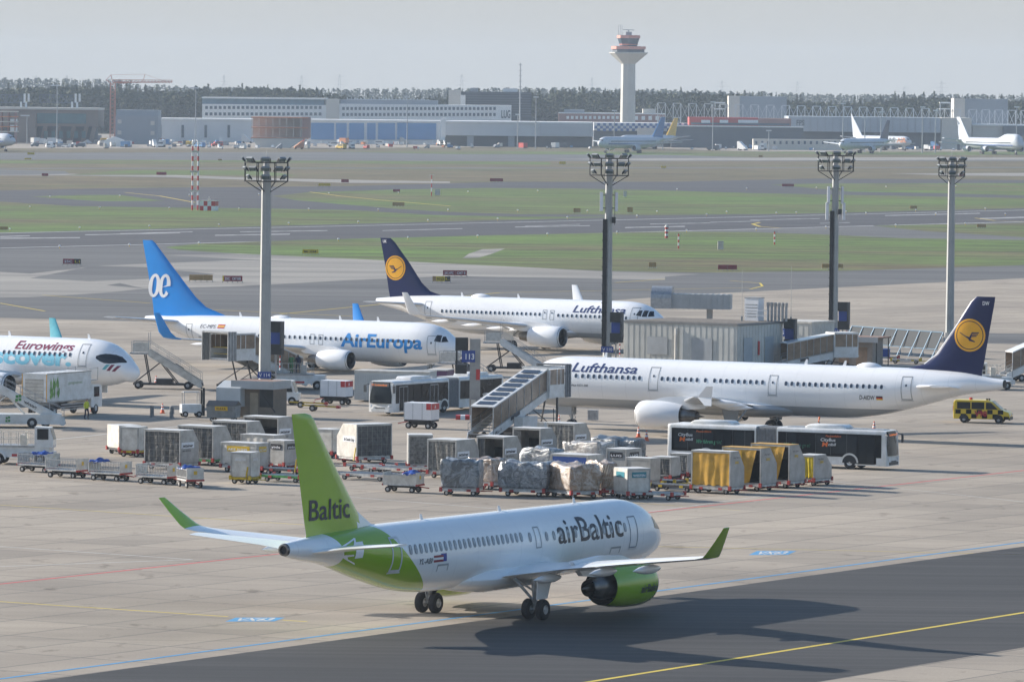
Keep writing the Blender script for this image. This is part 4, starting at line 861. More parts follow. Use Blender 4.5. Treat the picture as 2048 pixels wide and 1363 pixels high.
    if txt:
        o = MB(); yb = (-W/2+.12, min(W/2-.12, -W/2+1.75)); zb = (H*.46, H*.64)
        if txt != 'DHL': o.box(min(xe, xe+.006*cx), max(xe, xe+.006*cx), yb[0], yb[1], zb[0], zb[1]); o.build('label_panel', LBL, c)
        if cx > 0:
            if txt == 'DHL': flat_text('DHL', LBY, c, (xe+.012, -W/2+W*.3, H*.66), (0, 1, 0), (0, 0, 1), .55, .17, .05, .25); flat_text('AMJ 70431', LBB, c, (xe+.012, -W/2+W*.18, H*.8), (0, 1, 0), (0, 0, 1), .9, .12)
            else: flat_text(txt, LBB, c, (xe+.016, yb[0]+.1, zb[0]+.09), (0, 1, 0), (0, 0, 1), yb[1]-yb[0]-.25, .22, .03, .1); flat_text('AMU 45710 LH', LBB, c, (xe+.012, yb[0]+.1, H*.36), (0, 1, 0), (0, 0, 1), 1.1, .12, .01)
        else:
            if True: flat_text(txt, LBB, c, (xe-.016, yb[1]-.1, zb[0]+.09), (0, -1, 0), (0, 0, 1), yb[1]-yb[0]-.25, .22, .03, .1)
    if sign:
        s0, sm = sign; x0, x1 = -L_*.32, L_*.32; b = MB(); b.box(x0, x1, -W/2-.05, -W/2-.03, H*.62, H*.86); b.build('sign_panel', sm, c)
        flat_text(s0, LBL if sm is not LBL else LBB, c, (x0+.08, -W/2-.06, H*.67), (1, 0, 0), (0, 0, 1), (x1-x0)*.85, .16, .02)
        b = MB(); ya, yb_ = -W*.3, W*.3; b.box(min(xe, xe+.01*cx), max(xe, xe+.01*cx), ya, yb_, H*.62, H*.86); b.build('sign_panel', sm, c)
        if cx > 0: flat_text(s0, LBL if sm is not LBL else LBB, c, (xe+.02, ya+.06, H*.67), (0, 1, 0), (0, 0, 1), (yb_-ya)*.85, .16, .02)
    return c
import mathutils.noise as mnoise
def wrap_mat(name, a, bcol, rough=.28, sc=3.2):
    m = bpy.data.materials.new(name); m.use_nodes = True; N, L, b = nodes_of(m); tc = N.new('ShaderNodeTexCoord')
    br = N.new('ShaderNodeTexBrick'); mp = N.new('ShaderNodeMapping'); mp.inputs['Rotation'].default_value = (R(90), 0, 0); L.new(tc.outputs['Object'], mp.inputs[0]); L.new(mp.outputs[0], br.inputs[0])
    br.inputs['Scale'].default_value = 1; br.inputs['Brick Width'].default_value = .62; br.inputs['Row Height'].default_value = .42; br.inputs['Mortar Size'].default_value = .012
    br.inputs['Color1'].default_value = (*a, 1); br.inputs['Color2'].default_value = (*[x*.6 for x in a], 1); br.inputs['Mortar'].default_value = (*[x*.3 for x in a], 1)
    nz = N.new('ShaderNodeTexNoise'); nz.inputs['Scale'].default_value = sc; nz.inputs['Detail'].default_value = 8; nz.inputs['Roughness'].default_value = .7; nz.inputs['Distortion'].default_value = 1.6; L.new(tc.outputs['Object'], nz.inputs[0])
    rp = N.new('ShaderNodeValToRGB'); rp.color_ramp.elements[0].position = .44; rp.color_ramp.elements[1].position = .70; L.new(nz.outputs[0], rp.inputs[0])
    mx = N.new('ShaderNodeMix'); mx.data_type = 'RGBA'; L.new(rp.outputs[0], mx.inputs[0]); L.new(br.outputs[0], mx.inputs[6]); mx.inputs[7].default_value = (*bcol, 1)  # pale noise streaks put the film's gloss into the colour
    L.new(mx.outputs[2], b.inputs['Base Color']); b.inputs['Roughness'].default_value = rough; b.inputs['Coat Weight'].default_value = .6; b.inputs['Coat Roughness'].default_value = .15
    bp = N.new('ShaderNodeBump'); bp.inputs['Strength'].default_value = .9; bp.inputs['Distance'].default_value = .12; L.new(nz.outputs[0], bp.inputs['Height']); L.new(bp.outputs[0], b.inputs['Normal']); L.new(bp.outputs[0], b.inputs['Coat Normal'])
    return m
WRG = wrap_mat('plastic_wrap_over_grey_boxes', (.13, .145, .16), (.38, .42, .45), .28, 1.4); WRS = wrap_mat('silver_plastic_wrap', (.17, .19, .21), (.52, .54, .56), .22, 2.0); WRC = wrap_mat('plastic_wrap_over_cardboard', (.36, .24, .15), (.62, .56, .51), .28, 1.6); WRW = wrap_mat('white_plastic_wrap', (.42, .38, .34), (.74, .72, .69), .35, 2.0)
def pallet(px, py, L_, W, H, label, m, yaw=YAW, cx=1, bulge=.08, with_dolly=True, tie=True, dol=None, net=False, dl=None):
    _ci[0] += 1; sd = _ci[0]*7.3; loc = corner_loc(px, py, L_, W, yaw, cx)
    if with_dolly: dolly(loc, yaw, L_, W, dl or ('dolly carrying the ' + label), 'dollies under the cargo units', **(dol or {}))
    c = thing('wrapped_pallet', label, 'pallet load', (loc.x, loc.y, .512), R(yaw)); bm = bmesh.new()
    bmesh.ops.create_cube(bm, size=1); bmesh.ops.subdivide_edges(bm, edges=bm.edges[:], cuts=13, use_grid_fill=True)
    for v in bm.verts:
        p = v.co.copy(); q = Vector((p.x*2, p.y*2, p.z*2)); k = 1+bulge*(1-q.z*q.z)*.6
        n = mnoise.noise(Vector((p.x*3+sd, p.y*3, p.z*2.2))); n2 = mnoise.noise(Vector((p.x*9+sd, p.y*9, p.z*8)))
        v.co = Vector((p.x*L_*k*(1+n*.05+n2*.03), p.y*W*k*(1+n*.06+n2*.03), (p.z+.5)*H*(1+(n*.16+n2*.05)*(p.z+.5)) + .06))
    me = bpy.data.meshes.new('wrapped_load'); bm.to_mesh(me); bm.free(); me.materials.append(m); me.polygons.foreach_set('use_smooth', [True]*len(me.polygons))
    o = bpy.data.objects.new('wrapped_load', me); COL.objects.link(o); o.parent = c
    b = MB(); b.box(-L_/2-.02, L_/2+.02, -W/2-.02, W/2+.02, 0, .05); b.build('base_sheet', GALV, c)
    if net:
        b = MB(); n = 9
        for k in range(n):
            for s in (-1, 1):
                x0 = -L_/2+L_*k/(n-1); x1 = x0+s*L_*.35; f = 1.0
                if abs(x1) <= L_*.6: b.bar((x0, -W/2-W*.06, .05), (x1, -W/2-W*.06, H*1.0), .02)
                y0 = -W/2+W*k/(n-1); y1 = y0+s*W*.35; b.bar((cx*(L_/2+L_*.05), y0, .05), (cx*(L_/2+L_*.05), y1, H), .02)
        b.build('net', ROPE, c)
    elif tie:
        b = MB(); y = -W/2-W*.045-.03
        for s in (-1, 1): b.bar((s*L_*.46, y, .1), (-s*L_*.46, y, H*.95), .018)
        b.build('strap', ROPE, c)
    return c
def cart(px, py, label, yaw=YAW, L_=2.8, W=1.5, cx=1, rail=True, tarp=None, name='baggage_cart'):
    loc = corner_loc(px, py, L_, W, yaw, cx); t = thing(name, label, 'baggage cart', loc, R(yaw), 'baggage carts on the apron'); b = MB().use(DOLW)
    b.box(-L_/2, L_/2, -W/2, W/2, .50, .60); b.build('bed', DOLW, t)
    for s in (-1, 1):
        b = MB()
        if rail:
            for k in range(13): x = -L_/2+.05+(L_-.1)*k/12; b.bar((x, s*(W/2-.03), .6), (x, s*(W/2-.03), 1.3), .035)
            for z in (.75, 1.3): b.bar((-L_/2, s*(W/2-.03), z), (L_/2, s*(W/2-.03), z), .06)
        else: b.box(-L_/2, L_/2, s*(W/2-.03)-.02, s*(W/2-.03)+.02, .6, 1.15); b.box(-L_/2, L_/2, s*(W/2)-.035, s*(W/2)+.035, 1.15, 1.21)
        b.build('side_rail', GALV if rail else ALUL, t)
        b = MB().use(ALUL); b.box(s*(L_/2-.03)-.025, s*(L_/2-.03)+.025, -W/2+.02, W/2-.02, .62, 1.42); b.use(DOLR); b.box(s*(L_/2)-.035, s*(L_/2)+.035, -W/2-.02, W/2+.02, .48, .61)
        b.use(LBY); b.box(s*(L_/2+.0)-.015 if s < 0 else L_/2-.004, s*L_/2+.015 if s > 0 else -L_/2+.004, -.12, .12, .95, 1.2); b.build('end_panel', ALUL, t)
    for sx in (-1, 1):
        for sy in (-1, 1): small_wheel(t, sx*L_*.36, sy*W*.40, .21)
    b = MB(); b.box(-L_*.45, L_*.45, -.1, .1, .32, .5)
    for sx in (-1, 1): b.bar((sx*L_*.36, -W*.4, .21), (sx*L_*.36, W*.4, .21), .08); b.box(sx*L_*.36-.1, sx*L_*.36+.1, -.1, .1, .2, .34)
    b.build('axle', DOLD, t); b = MB(); b.bar((L_/2, 0, .42), (L_/2+.7, 0, .35), .08); b.build('tow_bar', DOLR, t)
    if tarp:
        x0, x1 = tarp; bm = bmesh.new(); bmesh.ops.create_grid(bm, x_segments=12, y_segments=10, size=.5)
        for v in bm.verts:
            p = v.co; n = mnoise.noise(Vector((p.x*4+px, p.y*4, 0))); e = max(abs(p.x), abs(p.y))*2
            v.co = Vector((x0+(x1-x0)*(p.x+.5), p.y*W*1.02, 1.32 + .22*n + .22*(1-e*e)))
        me = bpy.data.meshes.new('tarpaulin'); bm.to_mesh(me); bm.free(); me.materials.append(BTARP); me.polygons.foreach_set('use_smooth', [True]*len(me.polygons))
        o = bpy.data.objects.new('tarpaulin', me); COL.objects.link(o); o.location = loc; o.rotation_euler = (0, 0, R(yaw)); tag(o, 'blue tarpaulin crumpled over the ' + label.split(',')[0], 'tarpaulin')
        so = o.modifiers.new('t', 'SOLIDIFY'); so.thickness = .02
    return t
# ---- left cluster
container(238, 909, 1.8, 2.0, 1.7, 'tall white unit with a scribbled cross, leftmost of the boxes', 30, -1, mode='solid', panel=ALUL, cut=.02, cutz=.98, dol=dict(m=DOLD))
container(276, 914, 1.5, 1.6, 1.75, 'cream white unit just right of the leftmost box', -22, 1, mode='solid', panel=ALUL, cut=.02, cutz=.98, dol=dict(m=DOLY))
container(360, 941, 3.18, 2.4, 2.42, 'dark netted container with long white sticker, front left of its row', mode='net', txt='jettainer')
container(426, 932, 3.18, 2.4, 2.42, 'dark netted container second in the left row, its end bare', mode='net', dol=dict(m=DOLG))
container(494, 921, 3.18, 2.4, 2.42, 'dark netted container third in the left row, sticker at its end', mode='net', txt='jettainer')
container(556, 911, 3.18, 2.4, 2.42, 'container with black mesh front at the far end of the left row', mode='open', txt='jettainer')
container(548, 927, 3.0, 1.5, 1.6, 'low pale curtained unit behind the black-signed box', mode='cloth', cur=ALUL, cut=.05, cutz=.95)
container(512, 946, 3.1, 1.6, 1.65, 'long low unit with cream curtain and yellow sign, left row front', mode='cloth', cur=ALUL, cut=.05, cutz=.9, sign=('AKE 31245', LBY))
container(568, 940, 1.56, 1.5, 1.65, 'small aluminium box with black signs, beside the green fin', -38, 1, mode='solid', cut=.05, cutz=.95, sign=('yinlu', LBB))
container(500, 968, 1.5, 1.6, 1.72, 'plain aluminium box lettered at the top, on a yellow dolly', -22, 1, mode='solid', panel=ALUL, cut=.02, cutz=.98, dol=dict(m=DOLY, m2=DOLY, handle=True), sign=('AKE 63517 HU', ALUL))
container(664, 917, 1.6, 1.5, 1.7, 'pale box seen just right of the green fin top', mode='solid', panel=ALUL, cut=.02, cutz=.98, dol=dict(m=DOLD))
container(713, 928, 3.18, 2.6, 2.45, 'large lone container, white end lit, black mesh front', 36, -1, mode='net', txt='Air Canada Cargo', panel=ALUL, dol=dict(handle=True, bar=-1))
cart(96, 946, 'railed baggage cart at the far left, partly behind the next one', tarp=(-.2, .9)); cart(153, 957, 'railed baggage cart second from left, empty', -31.5)
cart(240, 963, 'railed baggage cart in the middle of the left string', tarp=(-1.4, -.5)); cart(335, 970, 'railed baggage cart fourth from the left'); cart(373, 976, 'railed baggage cart turned end-on, last of the left string', -68, 2.2, 1.3, tarp=(-.9, .6))
cart(832, 986, 'white panelled baggage cart standing alone left of the wrapped pallets', -24, 2.6, 1.35, rail=False, tarp=(.2, 1.3))
for q in [((600, 966), 3.4, 1.7, 'low empty dolly with green frame beside the green fin', dict(m=DOLG)), ((598, 952), 3.2, 1.6, 'low empty dolly with blue load behind the green one', dict(m=DOLD, handle=True)), ((770, 963), 4.2, 2.4, 'empty red and white dolly right of the green fin, nearest', {}), ((822, 950), 4.2, 2.4, 'empty red and white dolly behind, left of the grey curtained unit', {}), ((768, 944), 3.4, 1.6, 'empty roller dolly in front of the large lone container', {}),
          ((1345, 1001), 3.0, 1.6, 'empty red and white dolly trailing right of the teal-labelled box', dict(m=DOLW)), ((1384, 985), 3.4, 1.6, 'empty yellow dolly left of the ochre curtain container', dict(m=DOLD, m2=DOLY)), ((1350, 975), 3.2, 1.6, 'empty dark dolly behind the yellow one', dict(m=DOLD, m2=DOLY))]:
    loc = corner_loc(*q[0], q[1], q[2], YAW, 1); dolly(loc, YAW, q[1], q[2], q[3], None, **q[4])
# ---- middle cluster
container(817, 943, 1.75, 2.2, 2.2, 'narrow grey-netted unit at the left end of the middle row', 4, -1, mode='grey', cut=.05, cutz=.95)
container(912, 958, 2.44, 3.1, 2.3, 'grey-curtained container with roped front and sticker, left of middle row', mode='grey', txt='jettainer', cut=.2)
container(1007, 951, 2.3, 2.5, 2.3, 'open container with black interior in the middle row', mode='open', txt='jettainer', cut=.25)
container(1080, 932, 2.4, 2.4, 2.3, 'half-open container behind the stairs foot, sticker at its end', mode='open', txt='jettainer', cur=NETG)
container(1148, 921, 2.4, 2.4, 2.3, 'roped container at the right end of the middle row', mode='grey', txt='jettainer')
pallet(956, 992, 2.62, 2.1, 1.85, 'wrapped pallet of dark grey boxes with crossed straps', WRG, -9, dol=dict(handle=False))
pallet(985, 980, 2.0, 1.8, 1.6, 'small cardboard pallet tucked behind the crossed-strap one', WRC, tie=False)
pallet(1088, 994, 3.15, 2.4, 1.75, 'bulging silver wrapped pallet, second in the front row', WRS, -18, bulge=.22)
pallet(1100, 962, 2.4, 2.0, 1.7, 'silver wrapped pallet behind the bulging one', WRS, bulge=.15)
pallet(1141, 998, 2.35, 3.1, 1.75, 'cardboard boxes in clear wrap, third pallet in the front row', WRC, 30, -1, tie=False)
pallet(1206, 993, 1.1, 2.4, 1.75, 'narrow netted cardboard pallet between the third pallet and the teal-labelled box', WRC, 30, -1, net=True, tie=False)
container(1176, 968, 3.1, 2.0, 1.55, 'low container with cobalt blue front behind the front row', mode='solid', panel=ALUL, cut=.05, cutz=.95).name
b = MB(); b.box(-1.4, 1.4, -1.06, -1.04, .15, 1.4); o = b.build('blue_shutter', CBLUE, [x for x in COL.objects if x.get('label', '').startswith('low container with cobalt')][0])
pallet(1196, 944, 3.0, 2.2, 1.55, 'white wrapped pallet behind the cobalt blue front', WRW, tie=False)
pallet(1232, 928, 2.2, 1.9, 1.4, 'dark strapped pallet, left of the two farthest back', WRG, tie=False); pallet(1268, 929, 1.6, 1.7, 1.25, 'dark strapped pallet, right of the two farthest back', WRG, tie=False)
container(1252, 957, 1.65, 2.2, 1.62, 'aluminium box with black sign and dark end, behind the cardboard pallets', mode='solid', cut=.04, cutz=.96, sign=('LUG', LBB))
container(1300, 976, 2.0, 1.4, 1.6, 'grey box behind the teal-labelled one', mode='solid', cut=.04, cutz=.96)
container(1255, 999, 1.8, 1.86, 1.62, 'beige box with teal labels in the front row', 30, -1, mode='solid', panel=ALUL, cut=.04, cutz=.96, sign=('WESTEN', LBT))
container(1341, 966, 1.5, 1.4, 1.35, 'low netted box left of its twin beside the yellow dolly', mode='net', cut=.1, cutz=.5, dol=dict(m=DOLD)); container(1376, 960, 1.5, 1.2, 1.4, 'low netted box next to the ochre curtain container', mode='grey', cut=.1, cutz=.5, dol=dict(m=DOLD))
# ---- ochre row
container(1460, 989, 3.12, 1.95, 2.5, 'container with full ochre curtain, front of the yellow row', mode='cloth', cur=OCH, txt='DHL', cut=.42, cutz=.55, panel=ALU)
container(1521, 983, 3.12, 2.3, 2.55, 'half-open container with ochre curtain, second in the yellow row', mode='halfopen', cur=OCH, txt='DHL', cut=.42, cutz=.55, roofm=OCH)
container(1578, 977, 3.12, 2.3, 2.6, 'half-open container with ochre curtain, third in the yellow row', mode='halfopen', cur=OCH, txt='DHL', cut=.42, cutz=.55, roofm=OCH)
container(1628, 972, 1.3, 2.6, 1.7, 'small silver container with bright yellow tarpaulin front', mode='cloth', cur=YTARP, txt='DHL', cut=.35, cutz=.5, dol=dict(m=DOLW))
# ================================================================ VEHICLES AND BOARDING STAIRS
VGL = glassy('vehicle_glass', (.018, .022, .026)); VGL.node_tree.nodes['Principled BSDF'].inputs['Specular IOR Level'].default_value = .25; LAMP = mat('headlamp_glass', (.75, .77, .8), .1, 0, .02); TLR = mat('tail_lamp', (.5, .02, .02), .3); DISP = mat('led_display', (.02, .01, .005), .4, emis=(1, .25, .02, .6)); BELL = mat('grey_bellows', (.22, .23, .24), .7, 0, .2, 4)
BODYB = mat('black_vehicle_paint', (.010, .011, .013), .3, 0, .15, 1); BODYB.node_tree.nodes['Principled BSDF'].inputs['Specular IOR Level'].default_value = .08; SOLAR = mat('solar_panel', (.03, .035, .05), .2, 0, .3, 4); BRGL = mat('bronze_glazing', (.30, .22, .155), .15, 0, .35, .8); SEATY = mat('vest_yellow', (.55, .62, .04), .6)
def tyre(parent, x, y, r=.5, w=.3): return wheel(parent, x, y, r, r, w)
PANE = glassy('smoked_pane', (.03, .036, .042)); PANE.node_tree.nodes['Principled BSDF'].inputs['Specular IOR Level'].default_value = .35
def rprof(w, h0, h1, r=.22, n=4):
    """cross-section with rounded upper corners"""
    p = [(-w/2, h0), (w/2, h0)]
    for i in range(n+1): a = math.pi/2*i/n; p.append((w/2-r+r*math.cos(a), h1-r+r*math.sin(a)))
    for i in range(n+1): a = math.pi/2+math.pi/2*i/n; p.append((-w/2+r+r*math.cos(a), h1-r+r*math.sin(a)))
    return p
def bus(label, px, py, yaw, side, white=True):
    W = 2.55; g = G(px, py); t = thing('articulated_bus', label, 'bus', g, R(yaw)); LF, LB, LR = 9.0, 1.7, 7.3; H = 3.0
    def sect(x0, x1, nose=0, tail=0):
        b = MB(); P = rprof(W, .32, H); xs = [(x0, 1)] ; rings = []
        for x, k, dx in ([(x0-.0, .9, .25), (x0-.12, .97, .05), (x0-.5, 1, 0)] if nose else [(x0, 1, 0)]) + ([(x1+.3, 1, 0), (x1+.05, .98, 0), (x1, .94, 0)] if tail else [(x1, 1, 0)]):
            rings.append([(x - (dx*max(0, (z-1.2))/1.8 if nose else 0), y*k, z if z < 1 else 1+(z-1)*(.99 if k == 1 else .97)) for y, z in P])
        b.loft(rings); return b
    body = sect(0, -LF, 1, 0).build('body', WHP, t, True); rear = sect(-LF-LB, -LF-LB-LR, 0, 1).build('rear_body', WHP, t, True)
    b = MB(); n = 14
    for k in range(n): x = -LF-LB*k/n; xx = x-LB/n; e = .02; P = rprof(W-.12, .4, H-.06); Q = rprof(W-.28, .46, H-.14); b.loft([[(x, y, z) for y, z in P], [(x-LB/n*.6, y, z) for y, z in P]]); b.loft([[(x-LB/n*.6, y, z) for y, z in Q], [(xx, y, z) for y, z in Q]], cap=False)
    b.build('bellows', BELL, t)
    top, bot = 2.66, (1.08 if white else .92); gl = VGL if white else BODYB
    for s in (-1, 1):
        y0, y1 = (s*W/2-.02, s*W/2+.012) if s > 0 else (s*W/2-.012, s*W/2+.02)
        b = MB(); b.box(-LF+.12, -.5, y0, y1, bot, top)
        if not white: b.box(-3.2, -.9, y0, y1, .45, .93) ; b.box(-8.2, -5.8, y0, y1, .45, .93)
        bo = b.build('window_band', gl, t); b = MB(); b.box(-LF-LB-LR+.35, -LF-LB-.12, y0, y1, bot, top); b.build('window_band', gl, rear)
        ye = s*(W/2+.014); ds = [(-1.05, -2.35), (-5.9, -7.2), (-LF-LB-2.0, -LF-LB-3.3)]
        for a, c in ds:
            b = MB().use(VGL); q = .018
            b.box(c, a, min(ye, ye+s*q), max(ye, ye+s*q), .42, 2.5); b.use(GALV if white else BODYB)
            for xx in (a, (a+c)/2, c): b.box(xx-.035, xx+.035, min(ye, ye+s*.03), max(ye, ye+s*.03), .42, 2.52)
            b.box(c, a, min(ye, ye+s*.03), max(ye, ye+s*.03), 2.46, 2.54); b.build('door', VGL, t)
        xs = [-3.3, -4.6, -5.8, -8.2] if True else []
        for xx in xs + [-LF-LB-.9, -LF-LB-1.9, -LF-LB-4.4, -LF-LB-5.6]: b = MB(); b.box(xx-.03, xx+.03, min(ye, ye+s*.01), max(ye, ye+s*.01), bot+.1, top-.05); b.build('window_pillar', DARK if not white else BODYB, t)
        if not white:
            for a_, c_ in ((-2.5, -3.25), (-3.35, -4.5), (-4.7, -5.7), (-7.4, -8.1), (-11.0, -12.5), (-14.2, -15.0), (-15.2, -16.2), (-16.4, -17.4)): b = MB(); b.box(c_, a_, min(ye-s*.01, ye+s*.004), max(ye-s*.01, ye+s*.004), 1.15, 2.5); b.build('window', PANE, t)
        for xx in (-2.9, -LF+.9-.6, -LF-LB-4.0):
            xx = {-2.9: -3.05, -LF+.9-.6: -LF+.75-.0, -LF-LB-4.0: -LF-LB-4.1}[xx]
            N = 12; b = MB(); ys = s*(W/2+.02); ring = []
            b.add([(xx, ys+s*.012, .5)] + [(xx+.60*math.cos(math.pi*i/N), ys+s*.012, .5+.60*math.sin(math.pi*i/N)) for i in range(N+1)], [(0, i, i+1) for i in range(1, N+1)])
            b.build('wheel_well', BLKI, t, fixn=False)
            b = MB(); b.loft([[(xx+r*math.cos(math.pi*i/N), ys+s*e, .5+r*math.sin(math.pi*i/N)) for r, e in ((.58, .0), (.58, .03), (.72, .03), (.72, .0))] for i in range(N+1)]); b.build('wheel_arch', WHP, t)
            tyre(t, xx, s*(W/2-.13), .5, .3)
        b = MB(); b.box(-.35, -.12, s*.85-.28, s*.85+.28, .75, .98); b.build('headlight', LAMP, t) if False else None
        b = MB(); b.revolve([(.02, .13), (.05, .12), (.06, .001)], 'x', (-.02, s*.92, .82), 14); b.build('headlight', LAMP, t, True)
        b = MB(); b.bar((-.3, s*(W/2-.1), 2.75), (.12, s*(W/2+.22), 2.6), .06); b.box(.05, .17, s*(W/2+.22)-.1, s*(W/2+.22)+.1, 2.0, 2.62); b.build('mirror', DARK, t)
    # windscreen and front mask follow the sloping nose
    b = MB(); zz = [1.08, 1.5, 2.0, 2.5, 2.88]; b.add([( .05-.25*max(0, z-1.2)/1.8 - .10*abs(y/1.1)**3 + .0, y, z) for z in zz for y in (-1.12, -.8, -.4, 0, .4, .8, 1.12)], [(j*7+i, j*7+i+1, (j+1)*7+i+1, (j+1)*7+i) for j in range(4) for i in range(6)])
    b.build('windscreen', VGL, t, 'full', False)
    b = MB(); b.add([(-.16-.1, -.8, 2.5), (-.16-.1, .8, 2.5), (-.235-.0, .8, 2.84), (-.235-.0, -.8, 2.84)], [(0, 1, 2, 3)])
    for v in b.v: v.x = .06-.25*(v.z-1.2)/1.8
    b.build('destination_display', DARK, t, fixn=False); flat_text('Lotsenbus', DISP, t, (-.09, -.62, 2.58), (0, 1, 0), (-.14, 0, 1), 1.25, .16, .01)
    flat_text('115' if white else '120', DISP, t, (-.09, .72 if not white else -1.0, 2.58), (0, 1, 0), (-.14, 0, 1), .25, .16, .01)
    b = MB(); b.box(-.01, .03, -.9, .9, .38, .6); b.build('bumper', DARK if not white else WHP, t); b = MB(); b.box(.02, .04, -.5, .5, .62, .7); b.build('grille', DARK, t)
    for a, c in ((-3.6, -6.9), (-LF-LB-2.2, -LF-LB-5.6)):
        b = MB(); P = rprof(1.7, H-.02, H+.26, .12); b.loft([[(a, y*.9, H-.02+(z-H+.02)*.4) for y, z in P], [(a-.3, y, z) for y, z in P], [(c+.3, y, z) for y, z in P], [(c, y*.9, H-.02+(z-H+.02)*.4) for y, z in P]]); b.build('roof_unit', WHP, t, True)
    b = MB(); b.box(-LF-LB-LR-.01, -LF-LB-LR+.03, -1.0, 1.0, 1.5, 2.5); b.build('rear_window', VGL, rear)
    b = MB(); b.box(-8.4, -.6, -.6, .6, H-.02, H+.03) if not white else b.box(-8.4, -7.6, -.4, .4, H-.02, H+.1); b.build('roof_hatch', GALV, t)
    if not white:
        s = side; y = s*(W/2+.02); ux = (1, 0, 0) if s < 0 else (-1, 0, 0)
        def tx(xx, z, txt, m, w, h, bold=.01, sh=.15): flat_text(txt, m, t, (xx, y+s*.012, z), ux, (0, 0, 1), w, h, bold, sh)
        OT = mat('orange_lettering', (.8, .16, .02), .4, 0, .02); GT = mat('green_lettering', (.08, .42, .22), .4, 0, .02)
        for x0 in (-5.4, -LF-LB-6.4): tx(x0, 2.05, 'CityBus', WHT, 1.2, .24); tx(x0+.62, 1.72, 'obil', WHT, .62, .22); tx(x0+.1, 1.66, 'M', OT, .5, .32, .04)
        for x0 in (-5.0, -LF-LB-4.9): tx(x0, 2.38, 'Pausenfahrt', OT, 1.25, .15)
        for x0 in (-8.35, -LF-LB-4.9): tx(x0, 1.55, 'Wir fahren grün!', GT, 2.1, .3)
    return t
bus('white articulated bus with orange display, standing behind the white box trailer', 760, 831, 238, 1, True)
bus('black-sided articulated bus with green and orange lettering under the docked airliner', 1787, 939, -25, -1, False)

def van():
    t = thing('follow_me_van', 'yellow and black chequered airfield van with red roof beacon', 'van', G(2022, 846), R(-13)); YV = mat('van_yellow', (.72, .50, .015), .3, 0, .06, 1, .4); W = 1.9
    prof = [(-.02, .35), (0, .75), (-.12, .98), (-.75, 1.15), (-1.55, 1.85), (-1.85, 1.96), (-4.7, 1.98), (-4.85, 1.85), (-4.9, 1.0), (-4.88, .35)]
    b = MB(); b.loft([[(x, s*W/2*k, z) for x, z in prof] for s, k in ((-1, .93), (-1, 1.0), (1, 1.0), (1, .93))]) if False else b.prism(prof, -W/2, W/2, 'y'); o = b.build('body', YV, t)
    bv = o.modifiers.new('b', 'BEVEL'); bv.width = .07; bv.segments = 3; bv.limit_method = 'ANGLE'
    for s in (-1, 1):
        y = s*(W/2+.004); q = s*.012
        def pan(nm, m, pts, par=t):
            b = MB(); b.prism(pts, min(y, y+q), max(y, y+q), 'y'); return b.build(nm, m, par)
        pan('side_window', VGL, [(-1.0, 1.2), (-1.62, 1.78), (-2.05, 1.8), (-2.05, 1.2)]); pan('side_window', VGL, [(-2.2, 1.2), (-2.2, 1.8), (-3.3, 1.8), (-3.3, 1.2)]); pan('side_window', VGL, [(-3.4, 1.2), (-3.4, 1.8), (-4.55, 1.8), (-4.55, 1.22)])
        b = MB()
        for i in range(9):
            for j in range(2):
                if (i+j) % 2: x = -.55-i*.46; b.box(x-.46, x, min(y, y+q), max(y, y+q), .42+j*.37, .79+j*.37)
        b.build('chequer_pattern', BODYB, t); pan('front_panel', BODYB, [(-.05, .36), (-.05, .6), (-.5, .62), (-.5, .36)])
        for x in (-.95, -3.95):
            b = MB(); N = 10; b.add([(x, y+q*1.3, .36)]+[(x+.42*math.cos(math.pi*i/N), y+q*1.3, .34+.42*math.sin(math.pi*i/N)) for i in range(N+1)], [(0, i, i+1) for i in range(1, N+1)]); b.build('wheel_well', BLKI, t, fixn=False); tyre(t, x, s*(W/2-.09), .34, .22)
        flat_text('V98', mat('maroon_number', (.42, .01, .03), .5, 0, .02), t, (-3.05, y+q*2, .6) if s < 0 else (-2.0, y+q*2, .6), (1 if s < 0 else -1, 0, 0), (0, 0, 1), 1.1, .46, .04)
        b = MB(); b.box(-.03, .02, s*.7-.14, s*.7+.14, .68, .84); b.build('headlight', LAMP, t)
        b = MB(); b.box(-4.93, -4.85, s*.84-.07, s*.84+.07, 1.0, 1.45); b.build('tail_light', TLR, t)
    b = MB(); b.add([(-.80, -.75, 1.2), (-.80, .75, 1.2), (-1.56, .7, 1.88), (-1.56, -.7, 1.88)], [(0, 1, 2, 3)]); 
    for v in b.v: v.x += .02; v.z += .02
    b.build('windscreen', VGL, t, fixn=False); b = MB(); b.box(-4.93, -4.87, -.7, .7, 1.25, 1.75); b.build('rear_window', VGL, t)
    b = MB().use(WRED); b.cyl((-3.5, .0, 1.97), (-3.5, 0, 2.15), .14); b.build('beacon', WRED, t); b = MB()
    for x in (-1.9, -2.1): b.cyl((x, 0, 1.95), (x, 0, 2.1), .08)
    b.build('roof_lamp', BODYB, t); b = MB(); b.box(-.1, .04, -.9, .9, .3, .55); b.build('bumper', DARK, t)
van()
